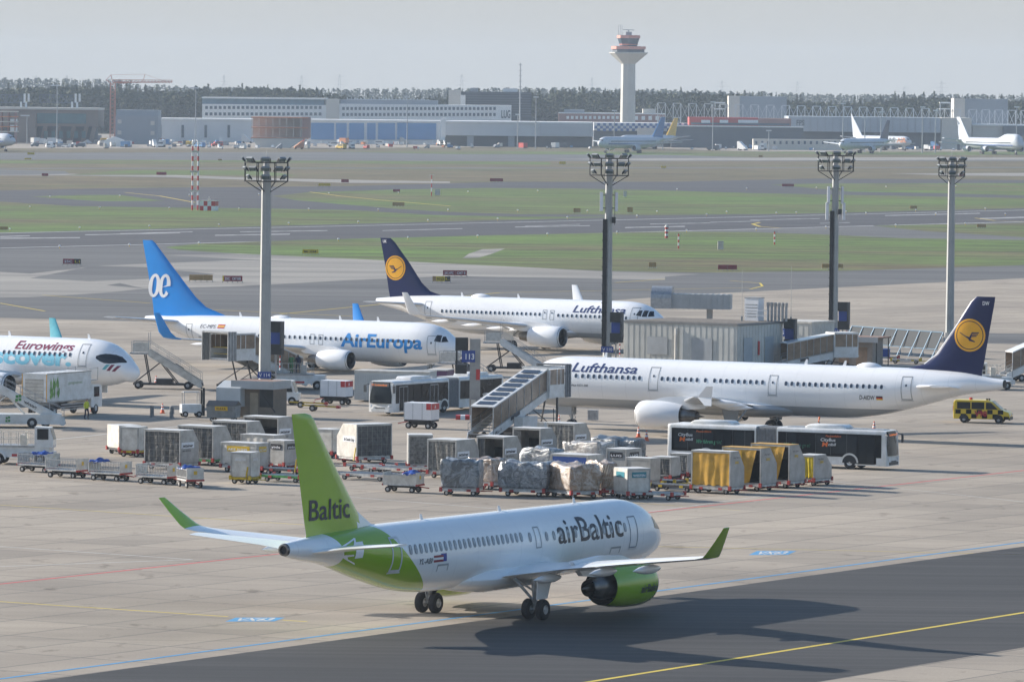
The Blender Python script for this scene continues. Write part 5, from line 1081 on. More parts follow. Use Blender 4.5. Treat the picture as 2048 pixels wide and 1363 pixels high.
def catering():
    t = thing('catering_truck', 'white catering truck with green plant picture, raised towards the left airliner', 'truck', corner_loc(94, 836, 7.6, 2.5, 64, -1), R(64)); L_ = 7.6; W = 2.5
    b = MB().use(WHP); b.box(-L_/2, L_/2-.2, -W/2, W/2, 1.35, 3.75); o = b.build('cargo_box', WHP, t)
    for s in (-1, 1):
        b = MB(); b.box(-L_/2, L_/2-.2, s*W/2-.03, s*W/2+.03, 3.68, 3.78); b.box(-L_/2, L_/2-.2, s*W/2-.03, s*W/2+.03, 1.3, 1.4); b.build('edge_trim', ALU, o)
    b = MB().use(ALUL); b.box(-L_/2-.03, -L_/2, -.9, .9, 1.4, 3.3); o2 = b.build('rear_shutter', CORR, t); b = MB(); [b.box(-L_/2-.05, -L_/2-.03, -.9, .9, 1.4+k*.3, 1.42+k*.3) for k in range(7)]; b.build('shutter_seam', DARK, o2)
    b = MB(); 
    for s in (-1, 1): b.box(-L_/2-.02, -L_/2+.03, s*1.2-.04, s*1.2+.04, 1.4, 3.7)
    b.build('corner_strip', mat('amber_strip', (.7, .35, .03), .5), t)
    # plant picture: green blades and leaves on the box side
    GR = [mat('leaf_green_print', (.10, .28, .04), .5, 0, .2, 6), mat('grass_green_print', (.22, .42, .10), .5, 0, .2, 6)]; rg = random.Random(4); b = MB(); y = -W/2-.006
    for k in range(46):
        x = -L_/2+.5+rg.random()*1.4; z0 = 1.5+rg.random()*1.2; h = rg.uniform(.4, 1.0); w = rg.uniform(.05, .14); dx = rg.uniform(-.1, .35)*h; b.use(GR[k % 2])
        b.add([(x, y-.0004*k, z0), (x+w+dx*.5, y-.0004*k, z0+h*.45), (x+dx, y-.0004*k, min(3.6, z0+h)), (x-w+dx*.5, y-.0004*k, z0+h*.5)], [(0, 1, 2, 3)])
    b.build('plant_print', GR[0], o, fixn=False)
    flat_text('gategourmet', mat('sage_lettering', (.30, .42, .22), .5), t, (-.3, y-.02, 2.75), (1, 0, 0), (0, 0, 1), 2.4, .26, .0)
    b = MB().use(WHP); b.prism([(L_/2-.1, .6), (L_/2+1.75, .6), (L_/2+1.8, 1.4), (L_/2+1.55, 2.5), (L_/2-.1, 2.6)], -1.2, 1.2, 'y'); b.build('cab', WHP, t)
    b = MB(); b.add([(L_/2+1.80, -1.05, 1.45), (L_/2+1.80, 1.05, 1.45), (L_/2+1.58, 1.0, 2.42), (L_/2+1.58, -1.0, 2.42)], [(0, 1, 2, 3)]); 
    for v in b.v: v.x += .02
    b.build('windscreen', VGL, t, fixn=False)
    for s in (-1, 1):
        b = MB(); b.box(L_/2+.4, L_/2+1.3, s*1.2-.015, s*1.2+.015, 1.5, 2.35); b.build('side_window', VGL, t)
        for x in (-L_*.32, L_/2+.75): tyre(t, x, s*1.05, .48, .3)
        b = MB(); [b.box(-L_*.18, L_*.40, s*1.22-.02, s*1.22+.02, .55+k*.22, .65+k*.22) for k in range(3)]; b.build('side_guard', GALV, t)
    b = MB(); b.box(-L_/2, L_/2+1.5, -.45, .45, .6, .95); b.bar((-2.6, -.9, .95), (1.5, -.9, 1.35), .12); b.bar((1.5, -.9, .95), (-2.6, -.9, 1.35), .12); b.build('chassis', DOLD, t)
    b = MB(); b.box(L_/2-.2, L_/2+1.2, -1.1, 1.1, 2.9, 2.98)
    for y_ in (-1.1, 1.1): b.bar((L_/2+1.2, y_, 2.95), (L_/2+1.2, y_, 4.0), .05); b.bar((L_/2-.2, y_, 3.9), (L_/2+1.2, y_, 3.95), .05)
    b.build('loading_platform', GALV, t)
catering()
def stairs(name, label, px, py, yaw, run, H, W=1.6, covered=False, cat='boarding stairs', txt=None, plat=1.6, cover_style=None, chassis=DOLD, panel=None, rail_h=1.05, solar=False, z0=.45):
    """mobile stairs climbing along +x from the foot (origin) to a landing at height H"""
    t = thing(name, label, cat, G(px, py), R(yaw)); n = max(8, int((H-z0)/.2)); b = MB(); dx = run/n; dz = (H-z0)/n
    for k in range(n): b.box(k*dx, (k+1)*dx+.04, -W/2+.08, W/2-.08, z0+k*dz+dz-.045, z0+(k+1)*dz)
    b.build('steps', GALV, t); b = MB(); pm = panel or WHP
    for s in (-1, 1): b.prism([(-.15, z0-.15), (0, z0+.35), (run, H+.35), (run+.1, H+.1), (run, H-.3), (.1, z0-.3)], s*(W/2-.02)-.03, s*(W/2-.02)+.03, 'y')
    b.build('stringer', pm, t)
    b = MB(); b.box(run, run+plat, -W/2, W/2, H-.15, H); b.box(run+plat, run+plat+.15, -W/2-.1, W/2+.1, H-.12, H+.02); b.build('landing', pm if covered else GALV, t)
    b = MB()
    for s in (-1, 1):
        y = s*(W/2-.03)
        for k in range(0, n+1, 3): b.bar((k*dx, y, z0+k*dz), (k*dx, y, z0+k*dz+rail_h), .035)
        b.bar((0, y, z0+rail_h), (run, y, H+rail_h), .05); b.bar((0, y, z0+rail_h*.6), (run, y, H+rail_h*.6), .035)
        if not covered:
            for x in (run, run+plat*.5, run+plat): b.bar((x, y, H), (x, y, H+1.9 if x == run else H+rail_h), .05)
            b.bar((run, y, H+rail_h), (run+plat, y, H+rail_h), .05)
    b.build('handrail', GALV, t)
    if not covered:
        b = MB(); b.box(run+.1, run+plat-.1, -W/2-.03, -W/2-.005, H+.1, H+.9); b.box(run+.1, run+plat-.1, W/2+.005, W/2+.03, H+.1, H+.9); b.build('side_panel', ALUL, t)
    b = MB().use(chassis); b.box(-.1, run+plat*.9, -W*.38, W*.38, .35, .55); b.box(run*.55, run*.85, -W*.45, W*.45, .5, .95)
    for s in (-1, 1): b.bar((run*.9+.4, s*W*.35, .5), (run+.4, s*W*.35, H-.15), .12); b.bar((run*.45, s*W*.35, .5), (run*.75, s*W*.35, z0+(H-z0)*.75-.3), .1); b.bar((run+plat*.9, s*W*.35, .5), (run*.8, s*W*.35, H*.72), .07)
    b.build('chassis', chassis, t)
    for x in (run*.25, run+plat*.6):
        for s in (-1, 1): tyre(t, x, s*(W*.42), .36, .22)
    b = MB(); b.add([(run*.36, -W/2-.055, z0+(H-z0)*.40), (run*.52, -W/2-.055, z0+(H-z0)*.56), (run*.52, -W/2-.055, z0+(H-z0)*.56+.3), (run*.36, -W/2-.055, z0+(H-z0)*.40+.3)], [(0, 1, 2, 3)]); b.build('battery_cover', DARK, t, fixn=False)
    return t
def cover(t, run, H, W, plat, z0=.45, glass=None, solar=True, hr=2.15, cabL=2.6, bell=True, open_end=False):
    """glazed tunnel with a roof over the flight, and a cab with bellows at the landing"""
    gl = glass or BRGL; dz = (H-z0)/run; b = MB(); o1 = []
    b.prism([(.6, z0+.6*dz+hr), (run+.2, H+hr), (run+.2, H+hr+.1), (.6, z0+.6*dz+hr+.1)], -W/2-.08, W/2+.08, 'y'); rf = b.build('roof', WHP, t)
    if solar:
        b = MB(); n = 8
        for k in range(n):
            a, c = .9+(run-1.1)*k/n, .9+(run-1.1)*(k+.70)/n; b.add([(x, y, z0+x*dz+hr+.13) for x, y in ((a, -W/2+.22), (c, -W/2+.22), (c, W/2-.22), (a, W/2-.22))], [(0, 1, 2, 3)])
        b.build('solar_panel', SOLAR, rf, fixn=False)
    for s in (-1, 1):
        b = MB(); b.prism([(.6, z0+.6*dz+.45), (run+.1, H+.5), (run+.1, H+hr-.05), (.6, z0+.6*dz+hr-.05)], s*W/2-.012, s*W/2+.012, 'y'); gg = b.build('side_glazing', gl, t)
        b = MB()
        for k in range(8): x = .6+(run-.6)*k/7; b.bar((x, s*(W/2+.02), z0+x*dz+.35), (x, s*(W/2+.02), z0+x*dz+hr), .06)
        b.bar((.6, s*(W/2+.02), z0+.6*dz+hr), (run, s*(W/2+.02), H+hr), .09); b.bar((.6, s*(W/2+.02), z0+.6*dz+.4), (run, s*(W/2+.02), H+.4), .08); b.build('glazing_frame', GALV, gg)
        b = MB(); b.bar((.6, s*(W/2), .3), (.6, s*W/2, z0+.6*dz+hr), .09); b.build('entry_post', GALV, t)
    x0, x1 = run, run+cabL; wc = W+.5; b = MB().use(WHP)
    for s in (-1, 1): b.box(x0, x1, s*wc/2-.04, s*wc/2+.04, H-.1, H+.9)
    b.box(x0, x1, -wc/2-.05, wc/2+.05, H+hr+.05, H+hr+.2); b.box(x0, x0+.06, -wc/2, -W/2, H-.1, H+hr); b.box(x0, x0+.06, W/2, wc/2, H-.1, H+hr); b.box(x0, x1, -wc/2, wc/2, H-.2, H-.1); cab = b.build('cab', WHP, t)
    for s in (-1, 1):
        b = MB(); b.box(x0+.05, x1, s*wc/2-.02, s*wc/2+.02, H+.9, H+hr); b.build('cab_window', gl, cab)
        b = MB(); [b.box(x-.04, x+.04, s*wc/2-.035, s*wc/2+.035, H+.9, H+hr) for x in (x0+.05, (x0+x1)/2, x0+(x1-x0)*.75, x1-.04)]; b.build('cab_frame', WHP, cab)
    if solar: b = MB(); [b.box(x0+.2+k*.45, x0+.55+k*.45, -wc/2+.2, wc/2-.2, H+hr+.21, H+hr+.23) for k in range(5)]; b.build('solar_panel', SOLAR, cab)
    if bell:
        b = MB()
        for k in range(6):
            xa = x1+.18*k; e = .06 if k % 2 else 0
            for s in (-1, 1): b.box(xa, xa+.17, s*(wc/2+.1-e)-.04, s*(wc/2+.1-e)+.04, H-.2, H+hr+.35)
            b.box(xa, xa+.17, -wc/2-.1+e, wc/2+.1-e, H+hr+.30-e, H+hr+.36-e)
        b.build('bellows', BELL if not open_end else GALV, t)
t = stairs('covered_boarding_stairs', 'covered white boarding stairs with solar panels on the roof, docked at the long airliner', 957, 884, 61.6, 9.6, 3.35, 2.0, True, plat=2.6); cover(t, 9.6, 3.35, 2.0, 2.6)
flat_text('RL-1', BLK, t, (.9, -1.06, .62), (1, 0, .30), (0, 0, 1), 1.0, .24, .02)
b = MB(); b.box(3.9, 6.4, -1.9, -1.1, .9, 1.9); b.box(7.6, 9.4, -1.9, -1.1, .5, 1.3); b.build('power_box', WHP, t); b = MB(); b.bar((10.9, -1.3, .4), (10.9, -1.3, 3.2), .16); b.bar((9.0, -2.0, 1.3), (9.0, -2.0, 2.4), .06); b.build('lift_column', DARK, t)
t = stairs('covered_boarding_stairs', 'covered boarding stairs with empty open portal, left of the left light mast', 592, 774, 228, 7.2, 3.0, 2.8, True, plat=2.6); cover(t, 7.2, 3.0, 2.8, 2.6, open_end=True, solar=False)
b = MB(); b.bar((9.7, -1.3, 4.0), (9.7, 1.3, 4.0), .08); b.bar((9.7, -1.3, 3.4), (9.7, 1.3, 3.4), .06); b.build('safety_bar', DOLY, t)
t = stairs('covered_boarding_stairs', 'covered boarding stairs climbing behind the long airliner, right of the service building', 1556, 740, 18, 5.6, 1.5, 2.0, True, plat=2.6); cover(t, 5.6, 1.5, 2.0, 2.6, solar=False, bell=False)
t = stairs('covered_boarding_stairs', 'covered boarding stairs cut by the right edge behind the navy tail', 2006, 762, 16, 6.5, 3.2, 2.0, True, plat=2.6); cover(t, 6.5, 3.2, 2.0, 2.6, solar=False, bell=False)
stairs('boarding_stairs', 'grey open boarding stairs standing free in front of the left airliner nose', 403, 778, 176, 4.9, 3.35, 1.5, panel=ALUL)
t = stairs('boarding_stairs', 'white boarding stairs with green emblem, cut by the left edge', 128, 854, 183, 6.0, 3.5, 1.7, panel=WHP, chassis=WHP); b = MB(); b.box(.2, 8.5, -1.2, 1.2, .3, 1.1); b.build('chassis_skirt', WHP, t); tyre(t, 2.6, 1.12, .42, .3); tyre(t, 2.6, -1.12, .42, .3)
b = MB(); [b.box(x, x+.16, .83+.42, .83+.435, z, z+.16) for x, z in ((4.4, .5), (4.6, .72), (4.4, .78), (4.62, .48))]; b.build('green_emblem', DOLG, t); flat_text('wisag', BLK, t, (3.3, .9, 2.05), (-1, 0, -.50), (0, 0, 1), 1.2, .3, .02); b = MB(); [b.box(x, x+.22, .885, .9, z, z+.22) for x, z in ((3.5, 2.2), (3.75, 2.45), (3.5, 2.5), (3.78, 2.16))]; b.build('green_emblem', DOLG, t)
stairs('boarding_stairs', 'white open boarding stairs against the farther white airliner, left of its engine', 1088, 745, 172, 4.3, 3.0, 1.5, panel=WHP)
stairs('boarding_stairs', 'dark-sided boarding stairs right of the stand 113 pillar', 1008, 792, 165, 4.4, 3.0, 1.5, panel=mat('dark_side_panel', (.10, .10, .105), .5))
def loader(label, px, py, yaw, L_=6.2, cab=1, belt=True, z=1.2):
    t = thing('loader_truck', label, 'loader', G(px, py), R(yaw)); W = 2.1; b = MB().use(WHP); b.box(-L_/2, L_/2, -W/2, W/2, .55, .95)
    b.box(-L_/2+.2, L_/2-.2, -W/2+.1, W/2-.1, .95, z); b.build('body', WHP, t); b = MB(); b.box(-L_/2-.3, L_/2-1.3, -W/2, W/2, z, z+.14); b.build('platform', GALV, t); b = MB()
    for s in (-1, 1):
        for k in range(8): x = -L_/2-.3+(L_-1.1)*k/7; b.bar((x, s*W/2, z+.1), (x, s*W/2, z+1.1), .05)
        for q in (.6, 1.1): b.bar((-L_/2-.3, s*W/2, z+q), (L_/2-1.4, s*W/2, z+q), .05)
    b.build('guard_rail', ALUL, t)
    for x in (-L_*.3, L_*.32):
        for s in (-1, 1):
            tyre(t, x, s*(W/2-.05), .42, .28); b = MB(); N = 8; b.loft([[(x+r*math.cos(math.pi*i/N), s*(W/2+.08)+e, .42+r*math.sin(math.pi*i/N)) for r, e in ((.48, -.1), (.48, .02), (.58, .02), (.58, -.1))] for i in range(N+1)]); b.build('mudguard', WHP, t)
    if cab:
        x = cab*L_/2; b = MB().use(WHP); b.prism([(x-cab*1.3, z), (x+cab*.1, z), (x+cab*.12, z+.6), (x-cab*.15, z+1.5), (x-cab*1.3, z+1.55)], -W/2, W*.1, 'y'); b.build('cab', WHP, t)
        b = MB(); b.box(min(x-cab*1.1, x-cab*.25), max(x-cab*1.1, x-cab*.25), -W/2-.015, -W/2+.01, z+.6, z+1.4); b.build('cab_window', VGL, t)
        b = MB(); b.add([(x+cab*.14, -W/2+.08, z+.6), (x+cab*.14, W*.06, z+.6), (x-cab*.12, W*.06, z+1.45), (x-cab*.12, -W/2+.08, z+1.45)], [(0, 1, 2, 3)]); b.build('windscreen', VGL, t, fixn=False)
    b = MB(); b.cyl((L_*.1, -W*.2, z), (L_*.1, -W*.2, z+1.2), .06); b.box(0, .5, -.4, .2, z+.14, z+.9); b.build('control_stand', ALUL, t)
    b = MB(); b.box(-.5, .4, -W/2-.01, -W/2+.0, .62, .8); b.build('warning_stripe', WRED, t); return t
loader('white loader truck with railed platform, cut by the left edge', 42, 927, -6, 5.0, 1, z=1.3)
LT = loader('flat loader truck with railings under the blue-finned airliner engine', 602, 778, -3, 5.0, 0, z=1.35)
loader('small white loader behind the yellow and black van, under the navy tail', 1980, 778, 4, 4.5, 0, z=1.2)
def tractor(label, px, py, yaw):
    t = thing('baggage_tractor', label, 'tractor', G(px, py), R(yaw)); b = MB().use(WHP); b.box(-1.6, 1.5, -.85, .85, .4, 1.05); b.prism([(-.9, 1.05), (1.3, 1.05), (.95, 2.15), (-.9, 2.2)], -.8, .8, 'y'); b.build('body', WHP, t)
    for s in (-1, 1): b = MB(); b.prism([(-.75, 1.15), (1.05, 1.15), (.8, 2.0), (-.75, 2.03)], s*.8-.02, s*.8+.02, 'y'); b.build('side_window', VGL, t)
    b = MB(); b.add([(1.3, -.7, 1.12), (1.3, .7, 1.12), (1.0, .7, 2.05), (1.0, -.7, 2.05)], [(0, 1, 2, 3)]); b.build('windscreen', VGL, t, fixn=False)
    for x in (-1.0, 1.0):
        for s in (-1, 1): tyre(t, x, s*.8, .36, .24)
tractor('white cab tractor beside the rust-roofed hut', 565, 808, -8)
tractor('small white tractor with red frame in the right background, beside the navy tail', 1955, 770, 175)
def trailer(label, px, py, yaw, L_=2.5, W=1.6):
    t = thing('box_trailer', label, 'trailer', corner_loc(px, py, L_, W, yaw, 1), R(yaw), 'white box trailers with a red corner'); b = MB().use(LBL); b.box(-L_/2, L_/2, -W/2, W/2, .75, 2.15); o = b.build('box', WHP, t)
    b = MB().use(WRED); b.box(L_/2-.0, L_/2+.02, -W/2+.05, W/2-.05, 1.6, 2.1); b.box(L_/2-.45, L_/2-.02, -W/2-.015, -W/2, 1.6, 2.12); b.build('red_panel', WRED, o); flat_text('A', LBL, t, (L_/2+.03, -.2, 1.7), (0, 1, 0), (0, 0, 1), .3, .3, .03)
    b = MB(); [b.box(x-.02, x+.02, -W/2-.015, -W/2, .78, 2.12) for x in (-L_/2+.03, -L_*.17, L_*.17)]; b.build('panel_seam', CORR, o)
    for sx in (-1, 1):
        for sy in (-1, 1): small_wheel(t, sx*L_*.36, sy*W*.38, .26, .16)
    b = MB(); b.box(-L_/2, L_/2, -W/2+.05, W/2-.05, .6, .74); b.box(-L_*.45, L_*.45, -.15, .15, .3, .6); b.build('chassis', DOLD, t); b = MB(); b.bar((-L_/2, 0, .55), (-L_/2-.9, 0, .35), .09); b.build('tow_bar', DOLR, t)
trailer('white box trailer in front of the white bus, red top corner', 862, 858, -24); trailer('white box trailer left of the office container, red top corner', 690, 810, -24); trailer('white box trailer seen behind the navy tail of the long airliner', 1957, 748, -20, 3.0)
def cone(px, py, label, s=1.0):
    t = thing('traffic_cone', label, 'traffic cone', G(px, py), 0, 'traffic cones on the apron'); t.scale = (s, s, s); b = MB().use(ORN); b.box(-.2, .2, -.2, .2, 0, .05); b.revolve([(.05, .15), (.75, .03), (.75, .001)], 'z', (0, 0, 0), 14); b.build('cone', ORN, t)
    b = MB(); b.revolve([(.28, .117), (.42, .092)], 'z', (0, 0, 0), 14); b.revolve([(.52, .075), (.62, .057)], 'z', (0, 0, 0), 14); b.build('reflective_band', LBL, t)
for q in [(1277, 874, 'orange cone beside the engine, left one of the pair'), (1293, 881, 'orange cone beside the engine, right and nearer one of the pair'), (1748, 862, 'orange cone behind the front end of the black bus'), (312, 769, 'orange cone on the chassis side of the free-standing stairs'), (325, 826, 'orange cone left of the rust-roofed hut'), (185, 822, 'orange cone under the nose of the left airliner'), (1118, 850, 'orange cone beside the nose wheel of the docked airliner'), (1072, 812, 'orange cone behind the stand 113 pillar'), (700, 868, 'orange cone left of the white box trailer, nearest the bus')][:8]: cone(*q, s=1.15)
def towbar(label, px, py, yaw, m):
    t = thing('tow_bar', label, 'tow bar', G(px, py), R(yaw)); b = MB(); b.bar((-1.6, 0, .5), (1.6, 0, .4), .14); b.build('beam', m, t); b = MB(); b.box(1.5, 1.8, -.25, .25, .3, .5); b.bar((.6, -.3, .5), (.6, .3, .5), .1); b.build('coupling_head', DOLR, t)
    for s in (-1, 1): small_wheel(t, -.6, s*.35, .28, .14)
towbar('yellow aircraft tow bar right of the white tractor', 640, 822, -12, DOLY); towbar('second yellow tow bar just behind the first', 615, 815, -4, DOLY)
def small_dolly_bg(label, px, py, col): dolly(G(px, py), -8, 3.0, 1.5, label, 'empty dollies by the blast fence', m=DOLW, m2=col)
for q in [('empty dolly by the blast fence, leftmost of three', 1715, 722, DOLR), ('empty dolly by the blast fence, middle of three', 1768, 722, DOLR), ('empty dolly by the blast fence with yellow handle, rightmost of three', 1812, 727, DOLY)]: small_dolly_bg(*q)
# ---- ground crew
def person(name, label, p, yaw, top, legs, z=0.0, arm=.35, lean=0.0, step=.12):
    """one continuous skinned body, posed by its joints"""
    J = {'pelvis': (0, 0, .95), 'waist': (.01, 0, 1.1), 'chest': (.02+lean*.4, 0, 1.34), 'neck': (.03+lean*.6, 0, 1.50), 'head': (.05+lean*.7, 0, 1.60), 'crown': (.05+lean*.7, 0, 1.74),
         'hl': (0, .11, .90), 'kl': (step, .12, .50), 'al': (step*.2, .12, .09), 'tl': (step*.2+.17, .13, .04), 'hr': (0, -.11, .90), 'kr': (-step*.2, -.12, .49), 'ar': (-step*1.2, -.12, .09), 'tr': (-step*1.2+.17, -.13, .04),
         'sl': (.02+lean*.5, .19, 1.42), 'el': (-.03+lean*.5, .27, 1.13), 'wl': (.2+lean, .26, 1.13-.2+arm*.6), 'dl': (.29+lean, .25, .95+arm*.7), 'sr': (.02+lean*.5, -.19, 1.42), 'er': (-.04+lean*.5, -.27, 1.14), 'wr': (.08+lean, -.27, .9+arm*.2), 'dr': (.12+lean, -.26, .82+arm*.25)}
    rad = {'pelvis': .145, 'waist': .135, 'chest': .165, 'neck': .06, 'head': .095, 'crown': .075, 'hl': .095, 'kl': .065, 'al': .045, 'tl': .045, 'hr': .095, 'kr': .065, 'ar': .045, 'tr': .045, 'sl': .075, 'el': .05, 'wl': .035, 'dl': .035, 'sr': .075, 'er': .05, 'wr': .035, 'dr': .035}
    E_ = [('pelvis', 'waist'), ('waist', 'chest'), ('chest', 'neck'), ('neck', 'head'), ('head', 'crown'), ('pelvis', 'hl'), ('hl', 'kl'), ('kl', 'al'), ('al', 'tl'), ('pelvis', 'hr'), ('hr', 'kr'), ('kr', 'ar'), ('ar', 'tr'), ('chest', 'sl'), ('sl', 'el'), ('el', 'wl'), ('wl', 'dl'), ('chest', 'sr'), ('sr', 'er'), ('er', 'wr'), ('wr', 'dr')]
    K = list(J); me = bpy.data.meshes.new(name); me.from_pydata([J[k] for k in K], [(K.index(a), K.index(c)) for a, c in E_], []); o = bpy.data.objects.new(name, me); COL.objects.link(o)
    sk = o.modifiers.new('s', 'SKIN'); sl = me.skin_vertices[0].data if me.skin_vertices else None
    if sl is None:
        bm = bmesh.new(); bm.from_mesh(me); bm.verts.layers.skin.verify(); bm.to_mesh(me); bm.free(); sl = me.skin_vertices[0].data
    for i, k in enumerate(K): r = rad[k]; sl[i].radius = (r, r*(1.0 if k not in ('chest', 'pelvis', 'waist') else 1.0)); sl[i].use_root = (k == 'pelvis')
    sb = o.modifiers.new('u', 'SUBSURF'); sb.levels = sb.render_levels = 2; bpy.context.view_layer.update()
    m2 = bpy.data.meshes.new_from_object(o.evaluated_get(bpy.context.evaluated_depsgraph_get())); o.modifiers.clear(); o.data = m2; m2.materials.clear()
    skin = mat('skin', (.45, .27, .19), .6, 0, .05); hair = mat('dark_hair', (.03, .02, .015), .8); boot = mat('boot_black', (.02, .02, .02), .7)
    for m in (top, legs, skin, hair, boot): m2.materials.append(m)
    for f in m2.polygons:
        c = f.center; hd = c.z > 1.51; f.material_index = (3 if (c.z > 1.68 or c.x < .01+lean*.7) else 2) if hd else 4 if c.z < .12 else 1 if c.z < .93 and abs(c.y) < .22 else 2 if (c.x > .16+lean and abs(c.y) > .2 and c.z < 1.3) else 0; f.use_smooth = True
    o.location = (p.x, p.y, p.z+z); o.rotation_euler = (0, 0, R(yaw)); tag(o, label, 'person'); return o
NAVY = mat('navy_workwear', (.015, .02, .05), .8, 0, .1); HVO = mat('orange_workwear', (.75, .16, .03), .7, 0, .1); HVG = mat('green_workwear', (.06, .22, .07), .7, 0, .1)
person('person', 'person in orange high-visibility clothes standing right of the stand 113 pillar', G(968, 832), 200, HVO, HVO)
person('person', 'person in green workwear on the loader platform under the airliner engine', LT.location - Vector((.9, 0, 0)), 250, HVG, HVG, 1.49, .5)
person('person', 'person in navy workwear on the loader platform beside the green one', LT.location + Vector((-.3, .3, 0)), 120, NAVY, NAVY, 1.49, .3)
person('person', 'person in yellow vest standing at the nose gear of the left airliner', G(173, 838), 320, SEATY, NAVY, 0, .2)
person('person', 'person in orange clothes under the belly of the docked airliner', G(1638, 846), 30, HVO, HVO, 0, .3, .15)
# ================================================================ MASTS, HUTS, BUILDINGS OF THE NEAR APRON
MASTM = mat('mast_grey', (.36, .37, .36), .6, .1, .12, .6); BLKM = mat('black_steel', (.025, .028, .03), .5, .2, .2, 2); FLG = mat('floodlight_glass', (.10, .15, .16), .15, .2, .2, 2); FLH = mat('floodlight_housing', (.30, .32, .33), .5, .2, .2, 2); SGB = mat('sign_blue', (.012, .05, .26), .4, 0, .04)
def mast(label, px, py, topy, sign=None, sy=None, gear=0, w=1.0, nside=8, wr=4.2):
    g = G(px, py); s = SC(g.y); H = CAMH - ((topy - 173) - (px-1024)*ROLL)/s; t = thing('floodlight_mast', label, 'light mast', g); zc = H-3.2
    b = MB(); b.cyl((0, 0, .0), (0, 0, zc+.9), w*.56, w*.44, 8); o = b.build('pole', MASTM, t); b = MB(); b.cyl((0, 0, 0), (0, 0, .6), w*.9, w*.8, 12); b.build('foundation', CONC, t)
    r = wr/2; b = MB(); N = nside; P = [(r*math.cos(2*math.pi*(i+.5)/N), r*.8*math.sin(2*math.pi*(i+.5)/N)) for i in range(N)]
    for z in (zc+.6, zc+2.3):
        for i in range(N): q = P[(i+1) % N]; b.bar((*P[i], z), (*q, z), .10)
    for i in range(N): b.bar((*P[i], zc+.6), (*P[i], zc+2.3), .09); b.bar((0, 0, zc-.6), (P[i][0], P[i][1], zc+.6), .09) if i % 2 else None; b.bar((0, 0, zc+.6), (P[i][0], P[i][1], zc+.6), .07)
    b.build('head_frame', BLKM, t)
    k = 0
    for z, n, rr in ((zc+2.6, 5, 1.0), (zc+1.75, 5, .95), (zc+1.0, 3, .8)):
        for i in range(n):
            a = math.pi*(1.02+.96*i/(n-1)) if z > zc+2 else math.pi*(1.1+.8*i/(n-1)); x, y = r*rr*math.cos(a), r*.8*rr*math.sin(a); M = Matrix.Translation((x, y, z)) @ Matrix.Rotation(a+math.pi/2, 4, 'Z') @ Matrix.Rotation(R(38), 4, 'X')
            b = MB().use(FLH); b.box(-.38, .38, -.1, .12, -.2, .2, M); b.use(FLG); b.box(-.34, .34, -.125, -.1, -.16, .16, M); b.use(BLKM); b.box(-.46, -.40, -.06, .06, -.3, .1, M); b.box(.40, .46, -.06, .06, -.3, .1, M); b.build('floodlight', GALV, t)
    b = MB(); b.cyl((0, 0, zc+.8), (0, 0, zc+2.6), .3, .25, 8); b.cyl((0, 0, H-.4), (0, 0, H+.2), .03, n=5); b.build('head_core', GALV, t)
    if sign:
        z = CAMH - ((sy-173)-(px-1024)*ROLL)/s; b = MB(); b.box(-.62, .62, -w*.62-.06, -w*.62, z-.3, z+.3); q = b.build('stand_sign', SGB, t); flat_text(sign, LBL, q, (-.5, -w*.62-.075, z-.15), (1, 0, 0), (0, 0, 1), 1.0, .32, .01)
    if gear:
        b = MB(); x = -w*.50; b.box(x-.18, x+.26, -w*.56, -w*.5+.22, 2, H-7.0)
        for k in range(int((H-9)/.9)): b.box(x-.26, x+.3, -w*.56-.03, -w*.56, 2.2+k*.9, 2.28+k*.9)
        b.build('cable_ladder', BLKM, t); b = MB(); 
        for q in range(gear*2): x = (-.75, .75, -.9, .95)[q]; z = H-6.2-(q//2)*1.8; b.box(x-.16, x+.16, -.2, .2, z, z+1.9)
        b.build('antenna_panel', LBL, t); b = MB(); b.bar((-.9, 0, H-5.9), (.9, 0, H-5.9), .1); b.bar((-.9, 0, H-4.6), (.9, 0, H-4.6), .1); b.bar((.6, -.4, H-7.6), (.6, -.4, H-4.2), .06); b.box(.3, .7, -.6, -.3, H-7.4, H-6.8); b.build('antenna_bracket', BLKM, t)
    return t, H
mast('grey floodlight mast left, rising in front of the blue-finned airliner', 529, 792, 305, 'V 114', 749)
mast('floodlight mast with black cable run in front of the farther airliner', 1214, 738, 299, 'V 110', 698, 1, w=.82)
mast('floodlight mast with many antennas and cables, between service building and navy tail', 1667, 693, 295, 'V 116', 661, 2, w=.82)
mast('plain floodlight mast nearest the right edge behind the navy tail', 1899, 675, 307, None, None, 0, w=.9, wr=3.2)
def display(label, px, py, zc, sign=None):
    """dark docking display box with blue panel on a steel arm"""
    t = thing('docking_display', label, 'docking display', G(px, py), R(-20)); b = MB(); b.bar((-.2, .3, 0), (-.2, .3, zc+1.2), .14); b.build('post', GALV, t)
    b = MB(); b.box(-.6, .65, -.45, .1, zc+.55, zc+1.55); b.build('hood', BLKM, t); b = MB(); b.box(-.6, .65, -.4, .1, zc-1.5, zc-.55); b.build('hood', BLKM, t); b = MB(); b.box(-.55, .5, -.15, -.05, zc-.55, zc+.55); b.build('blue_panel', SGB, t)
    b = MB(); b.box(.5, .68, -.55, .1, zc-.9, zc+1.55); b.build('side_plate', DARK, t); b = MB().use(WRED); [b.use((WRED, LBL)[k % 2]).cyl((.4, -.2, zc-1.6-k*.22), (.4, -.2, zc-1.82-k*.22), .06) for k in range(6)]; b.build('marker_pole', WRED, t)
display('dark docking display with blue centre beside the left mast', 553, 789, 5.2); display('dark docking display with blue centre beside the cabled mast', 1233, 740, 4.3); display('dark docking display on the right of the antenna-laden mast', 1687, 697, 3.6); display('dark docking display at the corner of the service building', 1580, 738, 3.6)
